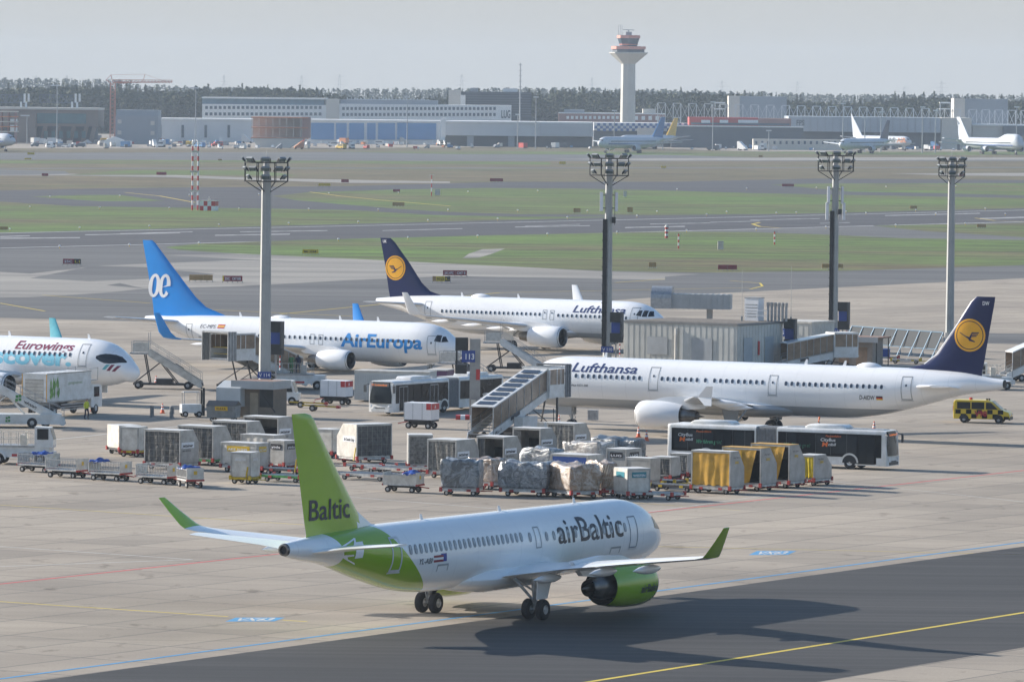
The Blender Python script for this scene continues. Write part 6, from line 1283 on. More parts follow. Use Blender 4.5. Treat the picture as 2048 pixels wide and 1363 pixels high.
def pillar():
    t = thing('stand_pillar', 'concrete pillar with blue 113 sign and red-white kerb base, between bus and covered stairs', 'pillar', G(949, 838)); b = MB(); b.box(-.45, .45, -.4, .4, .3, 6.9); b.build('post', CONC, t)
    b = MB(); [b.use((WRED, LBL)[k % 2]).box(-1.6+k*.4, -1.2+k*.4, -.8, .8, 0, .35) for k in range(8)]; b.build('kerb_base', WRED, t)
    b = MB(); b.box(-1.15, .0, -.5, -.42, 4.9, 5.9); q = b.build('stand_sign', SGB, t); flat_text('113', LBL, q, (-.82, -.52, 5.15), (1, 0, 0), (0, 0, 1), .75, .5, .02)
    b = MB(); b.box(-1.7, -.6, -.6, .0, 5.9, 7.0); b.box(-1.7, -.7, -.6, 0, 3.9, 4.7); b.box(-1.65, -1.5, -.3, -.1, 4.6, 6.0); b.build('signal_hood', BLKM, t); b = MB(); b.box(.1, .42, -.46, -.405, 3.4, 4.3); b.build('red_box', WRED, t); b = MB(); [b.cyl((.42, -.5-.0, .5+k*.5), (.62, -.5, .8+k*.5), .12) for k in range(3)]; b.build('hose_reel', ORN, t)
    b = MB(); b.box(-.3, .1, -.6, -.4, 1.2, 1.7); b.build('junction_box', ALUL, t)
pillar()
def hydrant(px, py, label):
    t = thing('fire_extinguisher_post', label, 'extinguisher', G(px, py)); b = MB(); b.cyl((0, 0, 0), (0, 0, 1.1), .16); b.build('cylinder', WRED, t); b = MB(); b.cyl((0, 0, 1.1), (0, 0, 1.3), .05); b.bar((0, 0, 1.25), (.2, 0, 1.1), .05); b.build('valve', BLKM, t)
hydrant(980, 838, 'red extinguisher cylinder at the right foot of the stand 113 pillar')
def hut(name, label, px, py, yaw, L_, W, H, parts):
    t = thing(name, label, 'hut', corner_loc(px, py, L_, W, yaw, 1), R(yaw)); parts(t, L_, W, H); return t
def hut1(t, L_, W, H):
    b = MB(); b.box(-L_/2+.05, L_/2, -W/2+.4, W/2, 0, H-.05); b.build('wall', mat('brown_panel', (.20, .16, .12), .7, 0, .2, .8), t)
    b = MB(); b.box(-L_/2-.1, L_/2+.25, -W/2-.2, W/2+.2, H, H+.12); b.build('roof', RUST, t); b = MB(); b.box(-L_/2-.12, L_/2+.27, -W/2-.24, -W/2-.2, H-.55, H+.14); b.box(L_/2+.25, L_/2+.29, -W/2-.2, W/2+.2, H-.55, H+.14); b.build('fascia', CORR, t)
    b = MB(); b.prism([(-1.5, .9), (1.5, .9), (1.5, 2.5), (0, 3.05), (-1.5, 2.5)], -L_/2-1.4, -L_/2+.9, 'x', Matrix.Translation((0, -.5, 0))); b.build('sheet_gable', mat('pale_sheet', (.50, .53, .54), .5, .1, .1, .6), t)
    b = MB(); [b.bar((-L_/2-1.4+x, -.5+y, 0), (-L_/2-1.4+x, -.5+y, .95), .12) for x in (.1, 2.2) for y in (-1.4, 1.4)]; b.build('gable_leg', DARK, t); b = MB(); b.box(-.4, .35, -W/2+.36, -W/2+.4, 0, 2.1); b.build('door', mat('tan_door', (.33, .27, .19), .7, 0, .15, 2), t)
    b = MB(); b.bar((.5, -W/2+.37, 2.3), (2.0, -W/2+.37, .5), .07); b.box(.5, L_/2, -W/2+.37, -W/2+.395, .9, 2.4); b.build('dark_panel', BLKM, t)
hut('apron_hut', 'rust-roofed hut with pale gabled sheet front below the left mast', 542, 836, -24, 3.6, 3.0, 3.0, hut1)
def hut2(t, L_, W, H):
    b = MB(); b.box(-L_/2, L_/2, -W/2, W/2, 0, H); b.build('wall', mat('grey_hut_wall', (.24, .22, .20), .7, 0, .2, .8), t); b = MB(); b.box(-L_/2-.3, L_/2+.8, -W/2-.6, W/2+.2, H, H+.15); b.build('roof', RUST, t)
    b = MB(); b.box(-L_/2-.3, L_/2+.8, -W/2-.63, -W/2-.6, H-.4, H+.16); b.build('fascia', CORR, t); b = MB(); [b.bar((L_/2+.6, y, 0), (L_/2+.6, y, H), .1) for y in (-W/2-.5, W/2)]; b.build('post', BLKM, t); b = MB(); b.box(-1.5, -.4, -W/2-.03, -W/2, .1, 2.1); b.box(.4, 1.6, -W/2-.03, -W/2, .1, 2.0); b.build('door', BRGL, t)
hut('apron_hut', 'low grey hut with rusty roof right of the antenna-laden mast', 1745, 733, -24, 4.4, 3.0, 2.9, hut2)
def dumpster():
    t = thing('waste_container', 'grey waste container with black lid and yellow plate before the rust-roofed hut', 'dumpster', G(447, 842), R(-12)); b = MB(); b.prism([(-.75, .35), (.75, .35), (1.0, 1.35), (-1.0, 1.35)], -1.25, 1.25, 'x') ; b.build('bin', mat('bin_grey', (.20, .23, .25), .5, .2, .25, 1.5), t)
    b = MB(); b.prism([(-1.05, 1.35), (1.05, 1.35), (0, 1.75)], -1.3, 1.3, 'x'); b.build('lid', BLKM, t); b = MB(); b.add([(-.5, -.93, .95), (.6, -.93, .95), (.6, -1.03, 1.3), (-.5, -1.03, 1.3)], [(0, 1, 2, 3)]); b.build('yellow_plate', LBY, t, fixn=False); flat_text('KULKA', BLK, t, (-.35, -.985, 1.02), (1, 0, 0), (0, -.2, 1), .8, .2, .02)
    for x in (-1, 1): small_wheel(t, x*.9, -.5, .16, .1); small_wheel(t, x*.9, .5, .16, .1)
dumpster()
def bollard(px, py, label): t = thing('bollard', label, 'bollard', G(px, py), 0, 'grey bollards'); b = MB(); b.cyl((0, 0, 0), (0, 0, .95), .17, n=14); b.cyl((0, 0, .95), (0, 0, 1.0), .17, .12, 14); b.build('post', mat('bollard_grey', (.2, .2, .2), .6), t); b = MB(); b.cyl((0, 0, 0), (0, 0, .05), .24, n=14); b.build('base', CONC, t)
bollard(304, 834, 'grey bollard left of the hut, farther left one'); bollard(343, 836, 'grey bollard left of the hut, nearer the hut')
def barrier():
    t = thing('crash_barrier', 'steel crash barrier beside the bollards left of the hut', 'barrier', G(375, 828), R(0)); b = MB(); b.box(-1.4, 1.4, -.05, .05, .45, .75); b.build('rail', GALV, t); b = MB(); [b.box(x-.06, x+.06, .05, .15, 0, .75) for x in (-1.2, 0, 1.2)]; b.build('post', GALV, t)
barrier()
def forklift():
    t = thing('forklift', 'black mast of a forklift left of the waste container', 'forklift', G(405, 833), R(15)); b = MB(); [b.box(-.1, .1, s*.4-.07, s*.4+.07, .1, 2.5) for s in (-1, 1)]; b.box(-.08, .08, -.45, .45, 2.3, 2.42); b.box(-.08, .08, -.45, .45, 1.0, 1.12); b.build('mast', BLKM, t)
    b = MB(); b.box(-1.9, -.2, -.5, .5, .35, 1.1); b.build('body', WHP, t); b = MB(); [b.bar((x, y, 1.1), (x, y, 2.1), .06) for x in (-1.7, -.4) for y in (-.45, .45)]; b.box(-1.75, -.35, -.5, .5, 2.1, 2.16); b.build('guard', GALV, t); [small_wheel(t, x, s*.45, .25, .18) for x in (-1.6, -.4) for s in (-1, 1)]
forklift()
def office():
    t = thing('office_container', 'long pale site office container behind the white bus, purple part at its end', 'container', corner_loc(858, 806, 6.9, 3.0, -12, 1), R(-12)); L_, W, H = 6.9, 3.0, 2.7
    b = MB(); n = 40; b.box(-L_/2, L_/2, -W/2+.04, W/2, .15, H); [b.box(-L_/2+L_*k/n, -L_/2+L_*(k+.5)/n, -W/2, -W/2+.04, .3, H-.25) for k in range(n)]; b.build('wall', mat('container_grey', (.52, .54, .53), .5, 0, .08, .8), t); b = MB(); b.box(-L_/2-.03, L_/2+.03, -W/2-.05, W/2+.03, H, H+.12); b.build('roof', ALUL, t)
    for x in (1.0, 2.6): b = MB().use(LBL); b.box(x-.35, x+.35, -W/2-.03, -W/2-.005, 1.15, 2.05); q = b.build('window', LBL, t); b = MB(); b.box(x-.27, x+.27, -W/2-.04, -W/2-.03, 1.23, 1.97); b.build('pane', VGL, q)
office()
def purple():
    t = thing('purple_container', 'purple container at the right end of the pale site office', 'container', corner_loc(893, 800, 1.9, 3.0, -12, 1), R(-12)); b = MB(); b.box(-.95, .95, -1.5, 1.5, .1, 2.65); b.build('wall', mat('purple_sheet', (.14, .05, .12), .5, 0, .1, 1), t); b = MB(); b.box(-1.0, 1.0, -1.55, 1.55, 2.65, 2.75); b.build('roof', ALUL, t)
purple()
def billboard():
    t = thing('notice_board', 'white board lettered PS beside the stand 113 pillar', 'sign', G(918, 815)); b = MB(); b.box(-1.1, 1.5, -.03, .03, 1.6, 2.4); b.build('board', LBL, t); b = MB(); b.bar((-.9, 0, 0), (-.9, 0, 1.7), .08); b.bar((1.2, 0, 0), (1.2, 0, 1.7), .08); b.build('post', GALV, t); flat_text('PS', BLK, t, (-.9, -.04, 1.75), (1, 0, 0), (0, 0, 1), .55, .42, .02)
billboard()
def cabinet(label, px, py, w=1.9, d=1.2, h=1.6, m=None, yaw=-15):
    t = thing('equipment_cabinet', label, 'cabinet', G(px, py), R(yaw)); b = MB(); b.box(-w/2, w/2, -d/2, d/2, .1, h); b.build('housing', m or ALUL, t); b = MB(); b.box(-w/2-.03, w/2+.03, -d/2-.03, d/2+.03, h, h+.06); b.build('lid', GALV, t); b = MB(); b.box(-w*.3, -w*.28, -d/2-.01, -d/2, .2, h-.1); b.box(w*.28, w*.3, -d/2-.01, -d/2, .2, h-.1); b.build('door_seam', DARK, t)
cabinet('pale equipment cabinet right of the stand 113 pillar', 992, 832, 2.0, 1.4, 1.9); cabinet('small ground power unit on the apron before the docked airliner', 1186, 842, .8, .6, .9, GALV)
def ribbed(b, x0, x1, y, z0, z1, pitch=.6, dep=.05, axis='x'):
    n = int(abs(x1-x0)/pitch)
    for k in range(n):
        a = x0+(x1-x0)*k/n; c = x0+(x1-x0)*(k+.62)/n
        if axis == 'x': b.box(min(a, c), max(a, c), min(y, y+dep), max(y, y+dep), z0, z1)
        else: b.box(min(y, y+dep), max(y, y+dep), min(a, c), max(a, c), z0, z1)
def service():
    L_, W, H = 13.2, 9.5, 4.75; t = thing('service_building', 'ribbed concrete service building with rooftop antennas behind the docked airliner', 'building', corner_loc(1473, 744, L_, W, YAW, 1), R(YAW))
    CW = mat('ribbed_concrete', (.56, .56, .52), .8, 0, .16, .5, dirt=(.44, .44, .41)); b = MB(); b.box(-L_/2, L_/2, -W/2, W/2, 0, H-.1); ribbed(b, -L_/2+.1, L_/2-.1, -W/2, .0, H-.12, .62, -.03); ribbed(b, -W/2+.1, W/2-.1, L_/2, .0, H-.12, .62, .03, 'y'); b.build('wall', CW, t)
    b = MB(); b.box(-L_/2-.1, L_/2+.1, -W/2-.1, W/2+.1, H-.1, H+.1); b.build('roof_edge', mat('roof_edge', (.22, .22, .215), .7), t); b = MB(); b.box(-L_/2+.2, L_/2-.2, -W/2+.2, W/2-.2, H+.1, H+.13); b.build('roof', mat('gravel_roof', (.16, .14, .12), .95, 0, .3, 3), t)
    for x in (-2.6, 2.6): b = MB().use(CORR); b.box(x-1.2, x+1.2, -W/2-.1, -W/2-.085, 0 if x > 0 else 1.5, 3.3); b.build('shutter', mat('shutter_grey', (.26, .29, .31), .5, .1, .08), t)
    for y in (-2.6, 1.8): b = MB(); b.box(L_/2+.085, L_/2+.1, y-.9, y+.9, 0, 3.4); b.build('door', mat('pale_blue_door', (.36, .41, .44), .5, 0, .08), t)
    b = MB(); b.box(L_/2+.1, L_/2+.14, -.55, -.25, 1.6, 3.0); b.build('red_sign', WRED, t); b = MB(); b.cyl((-.3, -W/2-.25, 0), (-.3, -W/2-.25, 4.2), .16); b.build('downpipe', ALUL, t)
    r = thing('rooftop_cabinet', 'white ventilation cabinet on the service building roof', 'cabinet', (t.location.x+5.2, t.location.y+1.0, H+.13), R(YAW)); b = MB(); b.box(-.8, .8, -.6, .6, 0, 2.3); b.build('housing', LBL, r); b = MB(); b.box(-.85, .85, -.65, .65, 2.3, 2.38); [b.box(-.7, .7, -.62, -.6, .4+k*.3, .5+k*.3) for k in range(5)]; b.build('louvre', GALV, r)
    for k in range(6):
        r = thing('roof_flue', 'grey vent cylinders clustered on the service building roof', 'flue', (t.location.x+6.6+.36*k, t.location.y+.6-.2*k, H+.13), 0, 'vent cylinders on the service roof'); b = MB(); b.cyl((0, 0, 0), (0, 0, 1.5), .13); b.build('stack', GALV, r); b = MB(); b.cyl((0, 0, 1.5), (0, 0, 1.9), .17); b.build('cap', ALU, r)
    r = thing('roof_railing', 'white railing round the rooftop cabinet', 'railing', (t.location.x+5.4, t.location.y-.6, H+.13), R(YAW)); b = MB(); [b.bar((x, 0, 0), (x, 0, 1.1), .05) for x in (-1.2, 0, 1.2)]; b.build('post', LBL, r); b = MB(); b.bar((-1.2, 0, 1.1), (1.2, 0, 1.1), .06); b.bar((-1.2, 0, .6), (1.2, 0, .6), .05); b.build('rail', LBL, r)
    for dx, h, q in ((3.9, 5.2, 'left'), (8.9, 5.6, 'right')): r = thing('whip_antenna', q+' whip antenna on the service building roof', 'antenna', (t.location.x+dx, t.location.y, H+.1)); b = MB(); b.cyl((0, 0, 0), (0, 0, h), .035, .015, 5); b.build('rod', ALU, r); b = MB(); b.box(-.1, .1, -.1, .1, 0, .5); b.build('base', ALU, r)
    L2 = 4.2; t2 = thing('service_annex', 'smaller ribbed block with the 115 sign, right of the service building', 'building', corner_loc(1622, 728, L2, 5, YAW, 1), R(YAW)); b = MB(); b.box(-L2/2, L2/2, -2.5, 2.5, 0, 4.2); ribbed(b, -L2/2+.1, L2/2-.1, -2.5, 0, 4.1, .62, -.03); ribbed(b, -2.4, 2.4, L2/2, 0, 4.1, .62, .03, 'y'); b.build('wall', CW, t2); b = MB(); b.box(-L2/2-.1, L2/2+.1, -2.6, 2.6, 4.2, 4.4); b.build('roof', ALUL, t2)
    b = MB(); b.box(-L2/2-.2, -L2/2+1.4, -2.75, -2.65, 2.8, 3.6); q = b.build('stand_sign', SGB, t2); flat_text('115', LBL, q, (-L2/2+.3, -2.78, 3.0), (1, 0, 0), (0, 0, 1), .8, .4, .02)
service()
def gatebridge():
    t = thing('passenger_bridge', 'grey passenger bridge with curved hood at the nose of the farther airliner', 'jet bridge', G(1345, 668), R(-8)); b = MB(); N = 10; H = 3.0
    b.loft([[(x, 1.7*math.cos(math.pi*i/N), H+1.2+1.35*math.sin(math.pi*i/N)) for i in range(N+1)]+[(x, -1.7, H), (x, 1.7, H)] for x in (-2.4, 0)]); b.build('hood', BELL if False else GALV, t)
    b = MB(); b.box(0, 6.8, -1.2, 1.2, H, H+1.7); [b.box(k*.65, k*.65+.1, -1.26, 1.26, H-.02, H+1.74) for k in range(11)]; b.build('tunnel', CORR, t); b = MB(); b.box(4, 4.6, -.5, .5, 0, H); b.build('column', CONC, t)
gatebridge()
def blastfence():
    p0, p1 = G(1690, 702), G(1872, 716); d = p1-p0; a = math.atan2(d.y, d.x); L_ = d.length; t = thing('blast_fence', 'long slanted blue-grey blast fence behind the low hut', 'fence', p0, a); n = 9; SB = mat('fence_blue', (.10, .20, .30), .5, .2, .15, 1)
    b = MB(); b.add([(0, .1, .9), (L_, .1, .9), (L_, .9, 2.7), (0, .9, 2.7)], [(0, 1, 2, 3)]); b.add([(0, .15, .9), (L_, .15, .9), (L_, .95, 2.7), (0, .95, 2.7)], [(3, 2, 1, 0)]); b.build('deflector_panel', mat('fence_panel', (.02, .028, .036), .8, 0, .12, .6), t, fixn=False)
    for k in range(n): x = L_*k/(n-1); b = MB(); b.bar((x, -.6, 0), (x, .9, 2.75), .09); b.bar((x, .9, 2.75), (x, 1.4, 0), .09); b.bar((x, -.6, 0), (x, 1.4, 0.05), .09); b.build('post', SB, t)
    b = MB(); b.bar((0, .9, 2.75), (L_, .9, 2.75), .1); b.bar((0, .12, .95), (L_, .12, .95), .08); b.build('rail', SB, t)
blastfence()
b = MB(); q = thing('pallet_stack', 'blue crate load on the dolly by the blast fence', 'crate', (G(1766, 722).x, G(1766, 722).y, .512), R(-8)); b.box(-.9, .7, -.5, .5, 0, .75); b.build('crate', CBLUE, q); b = MB(); b.box(-.95, .75, -.55, .55, .75, .8); b.build('lid', BTARP, q)
# ---- airfield signs, markers and lights
def asign(label, px, py, w, h, faces, yaw=0):
    """low internally-lit guidance sign: faces = [(colour, text, textcolour, share)]"""
    g = G(px, py); s = SC(g.y); w, h = w/s, h/s; t = thing('airfield_sign', label, 'airfield sign', g, R(yaw), None); x = -w/2
    for m, txt, tm, q in faces:
        b = MB(); b.box(x, x+w*q-.02, -.18, .18, .2, .2+h); o = b.build('sign_box', m, t)
        if txt: flat_text(txt, tm, t, (x+w*q*.12, -.19, .2+h*.25), (1, 0, 0), (0, 0, 1), w*q*.72, h*.5, .02)
        x += w*q
    b = MB(); [b.box(-w/2+w*k/4-.05, -w/2+w*k/4+.05, -.1, .1, 0, .2) for k in range(5)]; b.build('leg', GALV, t)
SR = mat('sign_maroon', (.25, .02, .035), .4); SY = mat('sign_yellow', (.66, .46, .02), .4); SO = mat('sign_back_orange', (.42, .26, .10), .5, 0, .15, 1); SK = mat('sign_black', (.02, .02, .02), .4)
asign('maroon and black sign reading 25C L1 at the far left', 144, 530, 36, 10, [(SR, '25C', LBL, .62), (SK, 'L1', SY, .38)]); asign('orange-brown backed sign beside the blue fin', 402, 563, 47, 11, [(SO, None, None, .6), (SO, None, None, .4)]); asign('maroon CAT sign with yellow end right of the orange-backed sign', 465, 565, 40, 11, [(SY, None, None, .08), (SR, '25C', LBL, .34), (SR, 'CAT II/III', LBL, .58)])
asign('pair of maroon CAT signs right of the crane-tailed fin', 910, 553, 48, 10, [(SR, '25C-07C', LBL, .52), (SR, 'CAT II', LBL, .48)]); asign('yellow and black sign right of the crane-tailed fin', 883, 565, 36, 10, [(SO, None, None, .2), (SY, 'N L3', SK, .5), (SK, 'L', SY, .3)]); asign('faded yellow sign on the near grass', 621, 509, 32, 8, [(SY, 'M1 1234', SK, 1)])
for q in [('pale boxes sign at the grass edge, left of the right masts', 1455, 541, 38, 9, SR), ('orange-backed sign at the grass edge by the antenna mast', 1665, 538, 42, 8, SO), ('small brown box sign on the near grass', 1305, 536, 15, 9, SO), ('orange sign at the far left runway edge', 8, 461, 16, 6, SO), ('small brown sign in the mid grass left of centre', 797, 413, 24, 7, SO), ('small maroon sign in the mid grass left of centre', 793, 385, 14, 5, SR), ('maroon sign on the brown meadow, centre', 993, 364, 26, 6, SR), ('maroon sign on the brown meadow, left of centre', 690, 366, 15, 6, SR), ('yellow sign on the brown meadow beside the left mast', 649, 373, 24, 5, SY), ('maroon sign on the meadow left of the red-white frame tower', 323, 351, 20, 6, SR), ('maroon sign on the meadow near the left edge', 90, 353, 13, 5, SR), ('yellow sign far out right of centre', 1125, 329, 13, 5, SY), ('yellow sign far out beside the cabled mast', 1327, 337, 10, 4, SY), ('orange sign far out in the distance, left of the antenna mast', 1521, 315, 8, 4, SO), ('pale sign on the grass, right of the antenna mast, upper', 1576, 374, 24, 5, SR), ('orange box sign on the grass right of the antenna mast', 1827, 419, 14, 6, SO), ('orange box sign right of the last mast', 1963, 456, 18, 6, SO), ('maroon sign right of the last mast, far out', 1924, 353, 11, 5, SR), ('brown box sign in the mid grass right of the cabled mast, left one', 1154, 426, 14, 8, SO), ('brown box sign in the mid grass right of the cabled mast, right one', 1260, 426, 11, 10, SO), ('yellow sign far left by the distant taxiway, upper', 62, 310, 14, 4, SY), ('yellow sign far left by the distant taxiway, lower', 56, 320, 14, 3, SY), ('orange sign far out left of centre', 440, 322, 8, 3, SO)]:
    asign(q[0], q[1], q[2], q[3], q[4], [(q[5], None, None, .5), (q[5], None, None, .5)])
def rw_tower():
    g = G(390, 420); s = SC(g.y); t = thing('antenna_frame_tower', 'red and white twin-pole frame antenna tower on the grass at left', 'antenna tower', g); H = (420-283)/s
    for sd in (-1, 1):
        b = MB(); n = 14; [b.use((WRED, LBL)[k % 2]).cyl((sd*.62, 0, H*k/n), (sd*.62, 0, H*(k+1)/n), .2, n=8) for k in range(n)]; b.build('pole', WRED, t)
    b = MB(); [b.box(-1.2 if z < 12 else -.9, .7, -.25, .25, z, z+.4) for z in (H*.27, H*.55, H*.84)]; b.build('antenna_bar', ALUL, t); b = MB(); [b.bar((-.62, 0, z), (.62, 0, z+.9), .08) for z in (H*.7, H*.75, H*.4, H*.15)]; b.build('brace', DOLR, t)
    g = G(418, 421); t = thing('equipment_hut', 'small red and white chequered hut at the foot of the frame tower', 'hut', g, R(-15)); b = MB(); w = 3.6; h = 2.1; [b.use((WRED, LBL)[(i+j) % 2]).box(-w/2+w*i/4, -w/2+w*(i+1)/4, -1.2, 1.2, h*j/2, h*(j+1)/2) for i in range(4) for j in range(2)]; b.build('wall', LBL, t); b = MB(); b.box(-w/2-.1, w/2+.1, -1.3, 1.3, h, h+.15); b.build('roof', ALUL, t); b = MB(); b.cyl((0, 0, h+.15), (0, 0, h+1.1), .06); b.box(-.25, .25, -.25, .25, h+.3, h+.5); b.build('antenna', ALUL, t)
rw_tower()
def marker(label, px, py, hpx, name='marker_mast', n=5, head=False):
    g = G(px, py); s = SC(g.y); H = hpx/s; t = thing(name, label, 'marker mast', g); b = MB(); [b.use((WRED, LBL)[k % 2]).cyl((0, 0, H*k/n), (0, 0, H*(k+1)/n), .12 if not head else .3, n=8) for k in range(n)]; b.build('pole', WRED, t); b = MB(); b.bar((-.7, 0, H), (.7, 0, H), .1) if not head else b.cyl((0, 0, H), (0, 0, H+.4), .45, .2, 8); b.build('cross_arm' if not head else 'cap', ALUL, t)
marker('short thick red-white marker at the runway edge, right of centre', 1333, 476, 22, head=True); marker('thin red-white mast with cross arm on the near grass, left one', 1357, 497, 30); marker('thin red-white mast with cross arm on the near grass, right one', 1549, 489, 26); marker('slender red-white pole in the mid grass, centre', 863, 392, 42)
for lb, px, py, w in (('grey cabinet on the near grass, right of centre', 1441, 500, 1.0), ('pale cabinet beside the slender red-white pole', 875, 391, 1.4), ('white cabinet in the mid grass beside the cabled mast', 1250, 394, .9)):
    t = thing('equipment_cabinet', lb, 'cabinet', G(px, py)); s = SC(t.location.y); b = MB(); b.box(-w/2, w/2, -.4, .4, .1, 1.5); b.build('housing', ALUL, t); b = MB(); b.box(-w/2-.05, w/2+.05, -.45, .45, 1.5, 1.58); b.build('lid', GALV, t)
proto = None; k = 0
for i in range(64):
    row = i % 4; u = (i//4)/15; px = -20+2090*u + 40*row; py = {0: 500.5-54*u, 1: 462-45*u, 2: 417+15*u, 3: 396-25*u}[row]
    if proto is None:
        t = thing('edge_light', 'small white edge light standing beside runway or taxiway', 'edge light', G(px, py), 0, 'edge lights along runway and taxiways'); b = MB(); b.cyl((0, 0, 0), (0, 0, .35), .06, n=6); b.build('stem', LBY, t); b = MB(); b.cyl((0, 0, .35), (0, 0, .6), .18, .12, 8); b.build('lens', LBL, t); proto = t
    else: copy_tree(proto, loc=G(px, py))
# ================================================================ FAR SIDE OF THE AIRFIELD
class Far:
    """thing built at a true distance D; helper turns photo pixels into its own metres"""
    def __init__(s, name, label, cat, px, D, group=None):
        s.D = D; s.x = (px-1024)/FPX*D; s.t = thing(name, label, cat, (s.x, D, 0), 0, group)
    def X(s, px): return (px-1024)/FPX*s.D - s.x
    def Z(s, py, px=None): px = px if px is not None else 1024+s.x/s.D*FPX; return max(0, CAMH - ((py-YH) - (px-1024)*ROLL)*s.D/FPX)
    def box(s, name, m, x0, x1, y0, y1, d0=0, d1=12, parent=None, skew=0):
        """pixel rectangle, from depth d0 to d1 behind the front"""
        xm = (x0+x1)/2; b = MB(); b.box(s.X(x0), s.X(x1), d0, d1, s.Z(y1, xm) if y1 else 0, s.Z(y0, xm)); return b.build(name, m, parent or s.t)
    def wins(s, m, x0, x1, y0, y1, n, duty=.55, name='window', split=True):
        for k in range(n):
            a = x0+(x1-x0)*k/n; o = s.box(name, m, a, a+(x1-x0)/n*duty, y0, y1, -.25, .1)
def fm(n, c, **k): return mat(n, c, .8, 0, .06, .15, **k)
F_WH = fm('far_white_wall', (.80, .80, .78)); F_LG = fm('far_pale_wall', (.62, .63, .63)); F_GR = fm('far_grey_wall', (.33, .35, .37)); F_DG = fm('far_dark_wall', (.10, .12, .14)); F_BR = fm('far_brown_slab', (.24, .20, .17)); F_TEAL = mat('far_teal_glass', (.05, .15, .17), .3, 0, .2, .2); F_WIN = mat('far_window', (.09, .12, .15), .3)
F_BLU = fm('far_blue_panel', (.13, .29, .52)); F_BRICK = fm('far_brick', (.36, .20, .17)); F_RED = fm('far_red_panel', (.50, .07, .06)); F_CON = fm('far_concrete', (.55, .53, .48)); F_BEI = fm('far_beige_wall', (.62, .58, .51)); F_STL = mat('far_white_steel', (.6, .62, .63), .5); F_CR = mat('crane_red', (.50, .20, .14), .6); F_SAL = fm('salmon_band', (.66, .30, .24)); F_ORG = fm('far_orange', (.55, .22, .10)); F_TW = fm('tower_concrete', (.50, .49, .45))
# terminal shell at far left
f = Far('terminal_shell', 'unfinished brown concrete terminal with teal window band, far left', 'building', 110, 2780)
f.box('upper_block', F_BR, -60, 192, 218, 252, 0, 40); f.box('window_band', F_TEAL, 70, 168, 227, 247, -.5, 0); f.box('lower_block', F_DG, -60, 180, 252, None, 8, 40)
for a in (78, 104, 135, 160, 176): b = MB(); b.bar((f.X(a), 3, 0), (f.X(a+9), 1, f.Z(252)), 2.2); b.build('slanted_column', F_BR, f.t)
f.wins(F_TEAL, 84, 175, 262, 276, 6, .5, 'lower_glass'); f.box('roof_slab', F_CON, -60, 193, 215, 219, -1, 41)
f.box('stair_block', F_BR, 28, 68, 226, None, -2, 8)
f = Far('scaffold_block', 'pinkish scaffolded building frame at the far left edge', 'building', 10, 2740)
for k in range(5): f.box('floor_slab', F_ORG if k % 2 else F_BEI, -50, 30, 222+k*10, 224+k*10, 0, 10)
for k in range(6): f.box('column', F_BRICK, -45+k*14, -43+k*14, 222, None, .5, 9)
f.box('pale_bay', F_WH, 16, 28, 238, 245, 1, 8); f.box('pale_bay', F_WH, 16, 28, 250, 264, 1, 8)  # white boxes between the floor slabs
def ftruss(label, x0, x1, y0, y1, D):
    f = Far('roof_truss', label, 'truss', (x0+x1)/2, D); n = 8; b = MB(); zt, zb = f.Z(y0), f.Z(y1)
    for z in (zt, zb): b.bar((f.X(x0), 0, z), (f.X(x1), 0, z), .7)
    for k in range(n): a, c = f.X(x0+(x1-x0)*k/n), f.X(x0+(x1-x0)*(k+1)/n); b.bar((a, 0, zt if k % 2 else zb), (c, 0, zb if k % 2 else zt), .5); b.bar((a, 0, zb), (a, 0, zt), .4)
    b.build('lattice', F_DG, f.t); b = MB()
    for q, u, v in ((x1-1, y0-3, y1), (x1+7, y0-3, y1-2), (x1-8, y1-2, y1+14), (x1+2, y1-1, y1+12)): b.box(f.X(q), f.X(q)+.9, -.5, .5, f.Z(v), f.Z(u))
    b.build('white_duct', F_WH, f.t)
ftruss('black roof truss with white ducts, far left edge', -30, 44, 190, 205, 2790); ftruss('black roof truss with white ducts, right one of the two', 75, 146, 190, 205, 2790)
f = Far('grey_hall', 'grey windowless block right of the tower crane', 'building', 268, 2780); f.box('wall', F_GR, 224, 312, 232, None, 0, 25); f.box('roof_block', fm('far_bluegrey', (.30, .34, .38)), 228, 312, 220, 232, 1, 24)
for x, y in ((231, 239), (231, 261), (297, 242), (297, 262)): f.box('window', F_BEI, x, x+8, y, y+8, -.3, 0)
f = Far('tower_crane', 'red tower crane with long jib at the left of the skyline', 'crane', 221, 2740); H = f.Z(165); b = MB()
for sx in (-1.1, 1.1):
    for sy in (-1.1, 1.1): b.bar((sx, sy, 0), (sx, sy, H), .32)
for k in range(16): z = H*k/16; b.bar((-1.1, -1.1, z), (1.1, -1.1, z+H/16), .2); b.bar((1.1, -1.1, z), (-1.1, -1.1, z+H/16), .2)
b.build('mast', F_CR, f.t); b = MB(); x1 = f.X(340); b.bar((0, 0, H), (x1, 0, f.Z(163)), .6); b.bar((0, 0, H+1.2), (x1, 0, f.Z(163)+.8), .35); [b.bar((x1*k/18, 0, H), (x1*(k+1)/18, 0, H+1), .25) for k in range(18)]; b.build('jib', F_CR, f.t)
